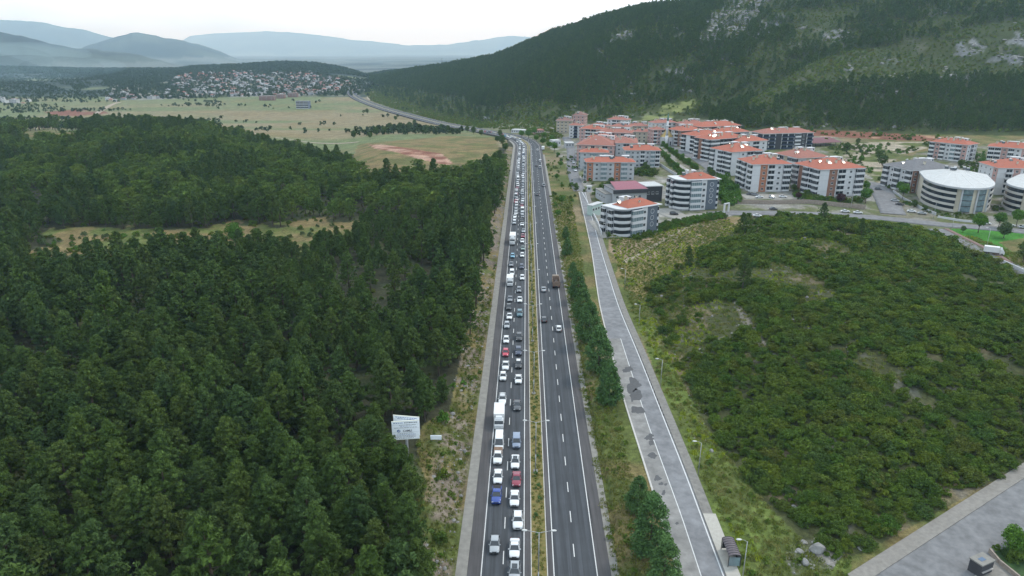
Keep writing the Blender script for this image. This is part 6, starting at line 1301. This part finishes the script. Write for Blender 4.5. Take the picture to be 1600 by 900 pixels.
# billboard: two boards in a V on one column
p = at(637, 716); e = empty('billboard', p, 0); tag(e, 'white V-shaped billboard with dark lettering on a grey column beside the wood', 'billboard')
M_brd = mat('billboard_white', (.84, .87, .90), rough=.6, var=.05, scale=2); M_ink = mat('dark_lettering', (.06, .07, .10)); M_inkb = mat('blue_lettering', (.05, .12, .35)); M_brdf = mat('billboard_edge', (.6, .6, .52))
link('column', tube_path([(0, 0, -1), (0, 0, 6.8)], .32, .30, M_galv, 'column', 12), e)
BW, BH = 5.3, 4.1
def board(rz, y, front):
    b = link('board', MB().box(-BW / 2, BW / 2, -.07, .07, 0, BH).mesh('board', M_brd), e, (0, y, 4.7), rz)
    for zz in (0, BH - .06): link('frame_rail', MB().box(-BW / 2 - .04, BW / 2 + .04, -.1, .1, zz, zz + .07).mesh('frame_rail', M_brdf), b)
    for k in range(1, 5): link('panel_joint', MB().box(-BW / 2, BW / 2, -.078, -.071, k * BH / 5, k * BH / 5 + .025).mesh('panel_joint', M_gw), b)
    return b
bf = board(R(7), -.55, True); bb = board(R(-9), .9, False); bb.location.z = 4.95
def text(body, size, x, z, par, m, bold=0.0):
    cu = bpy.data.curves.new('lettering', 'FONT'); cu.body = body; cu.size = size; cu.extrude = .006; cu.offset = bold; cu.resolution_u = 2; t = bpy.data.objects.new('lettering', cu); COL.objects.link(t)
    bpy.context.view_layer.update(); dg = bpy.context.evaluated_depsgraph_get(); me = bpy.data.meshes.new_from_object(t.evaluated_get(dg)); bpy.data.objects.remove(t); me.materials.clear(); me.materials.append(m)
    o = link('lettering', me, par, (x, -.085, z)); o.rotation_euler = (math.pi / 2, 0, 0); return o
text('CAMLI', .62, -.55, 1.72, bf, M_ink, .012)
m = MB(); k = 18; m.add([(.36 * math.cos(6.283 * j / k), 0, .30 * math.sin(6.283 * j / k)) for j in range(k)], [tuple(range(k))]); link('logo', m.mesh('logo', M_inkb), bf, (-1.35, -.083, 1.95))
m = MB(); m.box(-.2, .3, -.002, .002, .0, .09); m.box(.0, .62, -.002, .002, .18, .25); link('logo', m.mesh('logo', M_brd), bf, (-1.35, -.088, 1.85))
rr = random.Random(9)
def scribble(z, x0, x1, h, m_, par, lo=.12, hi=.5):
    b = MB(); x = x0
    while x < x1: w = rr.uniform(lo, hi); b.box(x, min(x + w, x1), -.004, .004, 0, h); x += w + rr.uniform(.06, .14)
    link('text_line', b.mesh('text_line', m_), par, (0, -.086, z))
scribble(3.62, -.2, 2.35, .17, M_ink, bf, .16, .3); scribble(3.64, -2.3, -.5, .12, M_inkb, bf)
for z, x0, x1 in ((3.18, -1.2, 2.0), (2.92, -1.0, 1.2), (2.62, -2.2, 2.2), (1.36, -1.6, 1.6), (1.08, -2.1, 2.1), (.82, -1.7, 2.0), (.55, -2.2, 1.9), (.25, -2.2, 1.6)): scribble(z, x0, x1, .07, M_inkb if z in (2.92, 1.08) else M_ink, bf)
for z, x0, x1 in ((3.7, -2.2, 2.2), (3.4, -1.8, 1.8)): scribble(z, x0, x1, .1, M_inkb, bb)
link('bracket', MB().box(-.25, .25, -.5, .85, 6.6, 6.8).mesh('bracket', M_galv), e); link('bracket', MB().box(-.25, .25, -.5, .85, 5.2, 5.4).mesh('bracket', M_galv), e)
p = at(681.5, 689); e = empty('low_sign', p); tag(e, 'small blank white board on the grass right of the billboard', 'sign'); link('board', MB().box(-1.15, 1.15, -.06, .06, .35, 1.35, 0).mesh('board', M_brd), e)
for x_ in (-.9, .9): link('post', MB().box(x_ - .05, x_ + .05, .061, .16, -.5, 1.3).mesh('post', M_galv), e)
# bus shelter
p = flat(1141, 872, SERV_Z + .14); d_ = SR[40] - SR[48]; e = empty('bus_shelter', (p[0], p[1], SERV_Z + .1), -.0); ang = math.atan2(d_[1], d_[0]) - math.pi / 2
d_ = np.array(flat(1112, 800)) - np.array(flat(1150, 895)); e.rotation_euler = (0, 0, math.atan2(d_[1], d_[0]) - math.pi / 2); tag(e, 'dark bus shelter with arched ribbed roof on the service road pavement', 'bus shelter')
M_shr = mat('shelter_roof', (.12, .10, .11), rough=.5, var=.15, scale=3); m = MB(); k = 8
for j in range(k):
    a0, a1 = math.pi * (.12 + .76 * j / k), math.pi * (.12 + .76 * (j + 1) / k); R1 = 1.05
    q_ = [(R1 * math.cos(a0), -2.2, 2.0 + .55 * math.sin(a0)), (R1 * math.cos(a1), -2.2, 2.0 + .55 * math.sin(a1)), (R1 * math.cos(a1), 2.2, 2.0 + .55 * math.sin(a1)), (R1 * math.cos(a0), 2.2, 2.0 + .55 * math.sin(a0))]
    m.add(q_ + [(x, y, z - .06) for x, y, z in q_], [(0, 1, 2, 3), (7, 6, 5, 4), (0, 4, 5, 1), (2, 6, 7, 3)])
link('roof', m.mesh('roof', M_shr), e)
for j in range(9): m = MB(); y_ = -2.2 + j * .55; [m.tube((1.07 * math.cos(math.pi * (.12 + .76 * i / 6)), y_, 2.02 + .56 * math.sin(math.pi * (.12 + .76 * i / 6))), (1.07 * math.cos(math.pi * (.12 + .76 * (i + 1) / 6)), y_, 2.02 + .56 * math.sin(math.pi * (.12 + .76 * (i + 1) / 6))), .03, n=4) for i in range(6)]; link('roof_rib', m.mesh('roof_rib', M_dk), e)
for x_, y_ in ((-.95, -2.1), (.95, -2.1), (-.95, 2.1), (.95, 2.1)): link('post', MB().box(x_ - .05, x_ + .05, y_ - .05, y_ + .05, -.4, 2.2).mesh('post', M_dk), e)
link('back_pane', MB().box(.93, .97, -2.04, 2.04, .3, 1.95).mesh('back_pane', M_cgl), e); link('end_pane', MB().box(-.85, .85, 2.08, 2.12, .3, 1.95).mesh('end_pane', M_cgl), e); link('end_pane', MB().box(-.85, .85, -2.12, -2.08, .3, 1.95).mesh('end_pane', M_glb), e)
link('bench', MB().box(.4, .85, -1.7, 1.7, .42, .5).mesh('bench', M_galv), e)
# bottom right corner: dark cabinet with pale lid, garden wall, hedge strip
p = flat(1530, 893); e = empty('stall', (p[0], p[1], .1), R(14)); tag(e, 'dark kiosk with white fascia roof at the kerb in the bottom right corner', 'kiosk'); e.rotation_euler = (0, 0, R(24))
link('wall', MB().box(-1.5, 1.5, -1.0, 1.0, -.3, 2.2).mesh('wall', M_blk), e); link('roof', MB().box(-1.65, 1.65, -1.1, 1.1, 2.201, 2.45).mesh('roof', M_conc, bevel=.04), e); link('roof_panel', MB().box(-.8, .3, -.4, .3, 2.451, 2.5).mesh('roof_panel', mat('blue_panel', (.12, .17, .25))), e)
link('counter', MB().box(-1.3, 1.3, -1.25, -1.0, .9, 1.0).mesh('counter', M_galv), e)
gl_ = [flat(*p_) for p_ in ((1548, 866), (1562, 880), (1592, 905), (1640, 940), (1680, 900), (1640, 840), (1600, 846))]
m = MB(); m.prism(gl_, -.2, .22, 0); o = link('garden', m.mesh('garden', mat('dark_lawn', (.035, .075, .02), var=.3, scale=.8, bump=.5))); tag(o, kind='structure')
gw = [flat(*p_) for p_ in ((1545, 864), (1560, 882), (1592, 908))]; e = empty('garden_fence', (*gw[0], .1)); tag(e, 'low pale garden wall with yellowish coping in the bottom right corner', 'wall')
for (ax, ay), (bx, by) in zip(gw[:-1], gw[1:]):
    L_ = math.hypot(bx - ax, by - ay); n_ = max(1, int(L_ / 2))
    for i in range(n_): t = i / n_; link('wall_section', MB().box(0, L_ / n_ - .04, -.14, .14, -.3, .9).mesh('wall_section', M_stone), e, (ax + (bx - ax) * t - gw[0][0], ay + (by - ay) * t - gw[0][1], 0), math.atan2(by - ay, bx - ax))
for x_, y_, s_, lb in ((1556, 862, .8, 'olive bush at the corner of the garden wall, bottom right'), (1590, 878, 1.0, 'dark bush inside the garden, bottom right'), (1574, 868, .7, 'low dark bush below the round-headed tree')):
    p = flat(x_, y_); o = link('garden_bush', (maq_near + lush_b)[int(s_ * 5)], None, (p[0], p[1], .2), s_ * 4); o.scale = (s_,) * 3; tag(o, lb, 'bush')
# big pale boulders at the bottom
for (x_, y_, s, lb) in ((1277, 860, 1.7, 'largest pale boulder at the bottom end of the shrub hill'), (1258, 880, 1.0, 'pale boulder left below the largest one'), (1250, 862, .7, 'small pale boulder left of the largest one'), (1345, 858, .6, 'small pale stone beside the corner pavement'), (1287, 812, .5, 'pale stone poking out of the bright green shrubs')):
    p = at(x_, y_); o = link('boulder', rocks_m[int(s * 7) % 4], None, (p[0], p[1], p[2] + s * .15), s * 3); o.scale = (s, s, s * .9); tag(o, lb, 'boulder')
# ---------------------------------------------------------------- single trees
cyp_m = [pair('cypress', cyp_parts(h, w, 800 + i), M_cyp) for i, (h, w) in enumerate([(10.5, 3.7), (9.5, 3.5), (10, 3.9)])]
lt_m = [pair('street_tree', tree_parts(h, w, 60, 60, .26, 820 + i), M_lush) for i, (h, w) in enumerate([(7.5, 3.2), (6, 2.6), (9, 4.2)])]
ball_m = [pair('round_tree', dome_parts(2.6, 4.6, 60, 110, .16, 830, low=.3, rad=(.3, .42)), M_lush)]
dt_m = [pair('dark_tree', tree_parts(h, w, 55, 50, .3, 840 + i, .12), M_pine) for i, (h, w) in enumerate([(9, 4.0), (7, 3.2)])]
pt_m = [pair('purple_tree', tree_parts(5, 2.6, 50, 50, .24, 850, .25), M_purp)]
ol_m = [pair('grey_tree', tree_parts(5.5, 3.0, 50, 50, .26, 860, .2), M_oliv)]
def tree(kind, px_, py_, s, label, name='tree', cat='tree', group=None, i=None):
    p = at(px_, py_); e = empty(name, p, rc.uniform(0, 6.28)); e.scale = (s, s, s * rc.uniform(.95, 1.1)); tag(e, label, cat, group); src = kind[(rc.randrange(len(kind)) if i is None else i)]
    link('crown', src[0], e); link('trunk', src[1], e); return e
# the dark cypresses between highway and service road
CY = [(1036, 918, .85, 'dark cypress cut by the bottom edge beside the service road'), (1015, 864, 1.05, 'big dark cypress, upper of the touching group at the bottom of the verge'), (996, 799, .68, 'smaller dark cypress just above the biggest one on the lower verge'),
      (951, 630, 1.0, 'dark cypress at the lower end of the upper verge row'), (935, 580, 1.2, 'widest dark cypress of the upper verge row, by the service road kerb'), (920, 533, 1.1, 'dark cypress in the middle of the upper verge row'), (910, 497, 1.0, 'dark cypress second from the top of the full-grown verge row'), (903, 466, .95, 'dark cypress level with the dump truck, topmost full-grown one'), (895, 434, .6, 'small dark cypress above the dump truck'), (886, 398, .75, 'dark round tree on the verge opposite the tall third truck'), (884, 372, .5, 'small dark tree beside the drainage channel above the row')]
for x_, y_, s, lb in CY: tree(cyp_m, x_, y_, s, lb, 'cypress_tree', 'cypress')
tree(ball_m, 1585, 862, 1.0, 'bright green round-headed tree at the bottom right edge', 'round_tree', i=0); tree(dt_m, 660, 905, .8, 'dark bushy tree at the bottom of the left grass bank', 'bushy_tree')
tree(pt_m, 1313, 318, 1.15, 'purple-leaved tree before the ochre-striped block', 'plum_tree', i=0); tree(pt_m, 1247, 312, .8, 'purple-leaved tree at the right end of the car park', 'plum_tree', i=0)
for x_, y_, s, lb in ((1352, 318, 1.45, 'big bright green street tree at the road junction'), (1410, 311, 1.1, 'bright green street tree before the grey-roofed block'), (1125, 316, 1.0, 'round bright green tree beside the gate, nearest'), (1140, 302, .9, 'round bright green tree behind the one at the gate'), (1128, 290, .9, 'green tree at the top of the group behind the gate'), (1528, 364, 1.15, 'round green tree on the lawn'), (1560, 356, 1.0, 'green tree on the street behind the lawn, left one'), (1588, 352, 1.2, 'green tree on the street behind the lawn, right one')):
    tree(lt_m, x_, y_, s, lb, 'street_tree')
tree(ol_m, 1568, 372, 1.2, 'olive-grey tree beside the dark pool yard', 'olive_tree', i=0); tree(dt_m, 1598, 410, .9, 'dark tree at the right edge below the lorry', 'dark_tree')
tree(ol_m, 367, 372, 1.0, 'pale olive tree left of the bright one in the clearing', 'olive_tree', i=0); tree(lt_m, 369, 388, 1.1, 'bright green broadleaf tree standing in the clearing of the wood', 'broadleaf_tree')
for x_, y_, s, lb in ((1160, 364, .9, 'dark pine standing at the top corner of the knoll'), (1285, 344, .75, 'small dark pine at the top edge of the shrub hill'), (1160, 452, 1.15, 'big dark pine in the middle of the shrub hill beside the pale path'), (1075, 415, .75, 'dark bush-like pine on the knoll slope'), (1345, 372, .7, 'dark pine among shrubs near the hill crest'), (1300, 832, .0, '')):
    if s: tree([pine_near[1], pine_near[5]], x_, y_, s, lb, 'pine_tree', 'pine tree')
tree(dt_m, 950, 372, .45, 'small round olive-green tree at the corner of the nearest rounded block', 'small_tree'); tree(dt_m, 1504, 363, .0001 + .35, 'slim dark cypress at the lawn edge', 'slim_cypress')
for x_, y_, s in ((1108, 272, .7), (1112, 278, .8), (1290, 300, .7), (1298, 306, .6), (1268, 300, .8), (1262, 306, .55), (1240, 300, .5), (1428, 324, .45), (1446, 330, .4), (1010, 268, .7), (1000, 274, .6), (1020, 272, .6), (955, 290, .6), (938, 296, .45), (900, 300, .5)): tree(dt_m, x_, y_, s, 'dark garden tree beside the apartment blocks', 'garden_tree', 'tree', 'dark garden trees between the apartment blocks')
AV = [(1036 + 5 * k, 229 + 3.5 * k) for k in range(11)]
for x_, y_ in AV: tree(lt_m, x_, y_, .5, 'small green tree in the hedge row of the avenue', 'avenue_tree', 'tree', 'small trees in the hedge row of the avenue')
for x_, y_ in [(1031 + 4.5 * k, 238 + 4.4 * k) for k in range(9)]: tree(lt_m, x_, y_, .5, 'small green tree on the strip below the avenue', 'avenue_tree', 'tree', 'small trees on the strip below the avenue')
# trees about the bend and the meadow
TB = [(785, 228, .9), (777, 222, .8), (790, 236, .9), (781, 214, .7), (610, 205, .9), (600, 210, .8), (625, 204, .9), (640, 203, 1.0), (655, 202, .9), (668, 204, .8), (588, 212, .9), (578, 216, .9), (553, 216, 1.0), (690, 203, .7), (700, 205, .7), (648, 196, .8), (618, 188, .9), (574, 178, .9), (740, 210, .8), (752, 212, .8), (730, 207, .7)]
for x_, y_, s in TB: tree(dt_m, x_, y_, s * 1.1, 'dark tree on the near side of the highway where it winds into the valley', 'roadside_tree', 'tree', 'dark trees on the near side of the winding highway')
TC = [(815, 216, 1.0), (826, 218, 1.1), (838, 222, 1.0), (848, 228, 1.0), (858, 233, 1.1), (866, 238, .9), (835, 212, .9), (850, 218, 1.0), (862, 224, 1.0), (872, 246, .7), (876, 262, .7), (870, 282, .6), (878, 320, .6), (872, 340, .7)]
for x_, y_, s in TC: tree(lt_m, x_, y_, s, 'green broadleaf tree between the bend and the town', 'broadleaf_tree', 'tree', 'green broadleaf trees between the bend and the town')
for x_, y_, s, lb in ((1378, 262, 1.0, 'dark tree alone in the meadow behind the town'), (1322, 240, 1.0, 'dark bushy tree beside the maroon shed')): tree(dt_m, x_, y_, s, lb, 'meadow_tree')
g3 = np.random.default_rng(8)
x, y, z, px, py = place(-60, 560, 320, 760, 4.5, lambda x, y, z, px, py, a: ((inside(P_MEADOW, px, py) & (fbm(x, y, 22, 75, 3) > .5)) | (inside([(1120, 262), (1135, 262), (1145, 300), (1130, 318), (1118, 300)], px, py)) | (inside([(830, 205), (900, 196), (1000, 200), (1090, 188), (1210, 200), (1210, 190), (1000, 176), (860, 190)], px, py) & (g3.uniform(size=len(x)) < .6)) | (inside([(1025, 356), (1130, 336), (1136, 340), (1020, 368), (975, 376), (975, 370)], px, py)) | (inside([(1190, 205), (1500, 224), (1500, 216), (1200, 196)], px, py) & (g3.uniform(size=len(x)) < .4))
    | (inside([(1490, 240), (1540, 236), (1540, 290), (1500, 262)], px, py))) , g3)
pk = np.where(g3.uniform(size=len(x)) < .5, 0, g3.integers(0, 8, len(x))); pr = maq_mid + lush_b; pk = np.where(fbm(x, y, 30, 76, 2) > .5, g3.integers(5, 8, len(x)), g3.integers(0, 5, len(x)))
scatter('town_bushes', np.c_[x, y, z], g3.uniform(.5, 1.3, len(x)), g3.uniform(0, 6.28, len(x)), pk, pr, 'green bushes on the waste ground and banks round the apartment blocks', 'bushes')


def dens(poly_list, s, kinds, nm, lab, cat, seed, lo=.6, hi=1.2, p_=1.0):
    g = np.random.default_rng(seed); x, y, z, px, py = place(40, 560, 290, 720, s, lambda x, y, z, px, py, a: np.any([inside(P, px, py) for P in poly_list], 0) & (g.uniform(size=len(x)) < p_), g)
    if len(x): scatter(nm, np.c_[x, y, z], g.uniform(lo, hi, len(x)), g.uniform(0, 6.28, len(x)), g.integers(0, len(kinds), len(x)), kinds, lab, cat)
dens([[(985, 372), (1030, 353), (1075, 343), (1128, 335), (1132, 341), (1080, 351), (1035, 362), (1000, 376)]], 1.7, lush_b + maq_near[:2], 'garden_hedge', 'green hedge running behind the two rounded blocks to the white gate', 'hedge', 61, .7, 1.15)
dens([[(1118, 286), (1136, 284), (1150, 300), (1158, 318), (1140, 322), (1126, 316)]], 2.0, lush_b, 'garden_thicket', 'bright green bushes massed behind the white gate', 'bushes', 62, .9, 1.6)
dens([[(1262, 296), (1275, 309), (1300, 312), (1345, 310), (1345, 318), (1300, 320), (1255, 316), (1240, 308), (1240, 296)], [(940, 289), (960, 288), (962, 300), (930, 303)], [(985, 264), (1030, 266), (1022, 276), (990, 276)]], 2.4, maq_mid + lush_b[:1], 'garden_bushes', 'dark green garden bushes at the feet of the apartment blocks', 'bushes', 63, .8, 1.5, .8)
dens([[(1034, 229), (1040, 228), (1092, 264), (1086, 268)], [(1028, 238), (1034, 236), (1074, 276), (1066, 280)]], 2.1, lush_b + maq_mid[:2], 'avenue_hedge', 'green hedge strips along the avenue in front of the charcoal blocks', 'hedge', 64, .6, 1.1)
dens([[(1405, 318), (1430, 324), (1470, 340), (1540, 344), (1540, 338), (1470, 332), (1420, 314)], [(1545, 322), (1570, 322), (1572, 330), (1545, 330)]], 2.2, maq_mid + lush_b[:1], 'forecourt_bushes', 'garden bushes in front of the round-fronted white building', 'bushes', 65, .4, .8, .6)

MT = [(1008, 262), (1060, 282), (1072, 290), (1098, 282), (1132, 268), (1150, 300), (1196, 250), (1215, 262), (1233, 290), (1300, 262), (1320, 282), (1352, 300), (1388, 282), (1405, 300), (1500, 262), (1515, 270), (1524, 282), (1532, 262), (1372, 250), (1345, 256), (962, 262), (968, 300), (945, 306), (1046, 300), (1180, 240), (1290, 225), (1340, 226)]
for k, (x_, y_) in enumerate(MT): tree(lt_m if k % 2 else dt_m, x_, y_, .55 + .3 * rc.random(), 'green tree standing between the apartment blocks', 'garden_tree', 'tree', 'green trees between the apartment blocks')
# thin blue smoke over the far left woods
m = bpy.data.materials.new('smoke'); m.use_nodes = True; n, l = m.node_tree.nodes, m.node_tree.links; n.remove(n['Principled BSDF']); pv = n.new('ShaderNodeVolumePrincipled'); pv.inputs['Color'].default_value = (.5, .8, 1, 1); pv.inputs['Absorption Color'].default_value = (1, 1, 1, 1)
pv.inputs['Density'].default_value = 7e-4; l.new(pv.outputs[0], n['Material Output'].inputs['Volume']); bm = bmesh.new(); p0 = at(45, 126)
for dx, dy, dz, rx, rz_ in ((0, 0, 30, 150, 45), (-90, 60, 60, 130, 40), (90, 30, 35, 120, 35), (-20, 40, 75, 190, 38), (160, 60, 40, 110, 26)):
    bmesh.ops.create_icosphere(bm, subdivisions=4, radius=1, matrix=Matrix.Translation((p0[0] + dx, p0[1] + dy, p0[2] + dz)) @ Matrix.Diagonal((rx, rx * .8, rz_, 1)))
me = bpy.data.meshes.new('smoke'); bm.to_mesh(me); bm.free(); me.materials.append(m); tag(link('smoke', me), 'thin blue smoke drifting over the woods at the far left', 'smoke', kind='stuff')
# ---------------------------------------------------------------- haze
HAZE = True
if HAZE:
    mb = MB(); mb.box(-34000, 34000, -400, 34500, -120, 1000)
    m = bpy.data.materials.new('haze'); m.use_nodes = True; n, l = m.node_tree.nodes, m.node_tree.links
    n.remove(n['Principled BSDF']); pv = n.new('ShaderNodeVolumePrincipled'); pv.inputs['Color'].default_value = (.52, .78, 1.0, 1)
    pv.inputs['Density'].default_value = 6.3e-5; pv.inputs['Anisotropy'].default_value = .0; pv.inputs['Absorption Color'].default_value = (1, 1, 1, 1)
    l.new(pv.outputs[0], n['Material Output'].inputs['Volume'])
    hz_ = link('haze', mb.mesh('haze', m)); tag(hz_, kind='stuff')
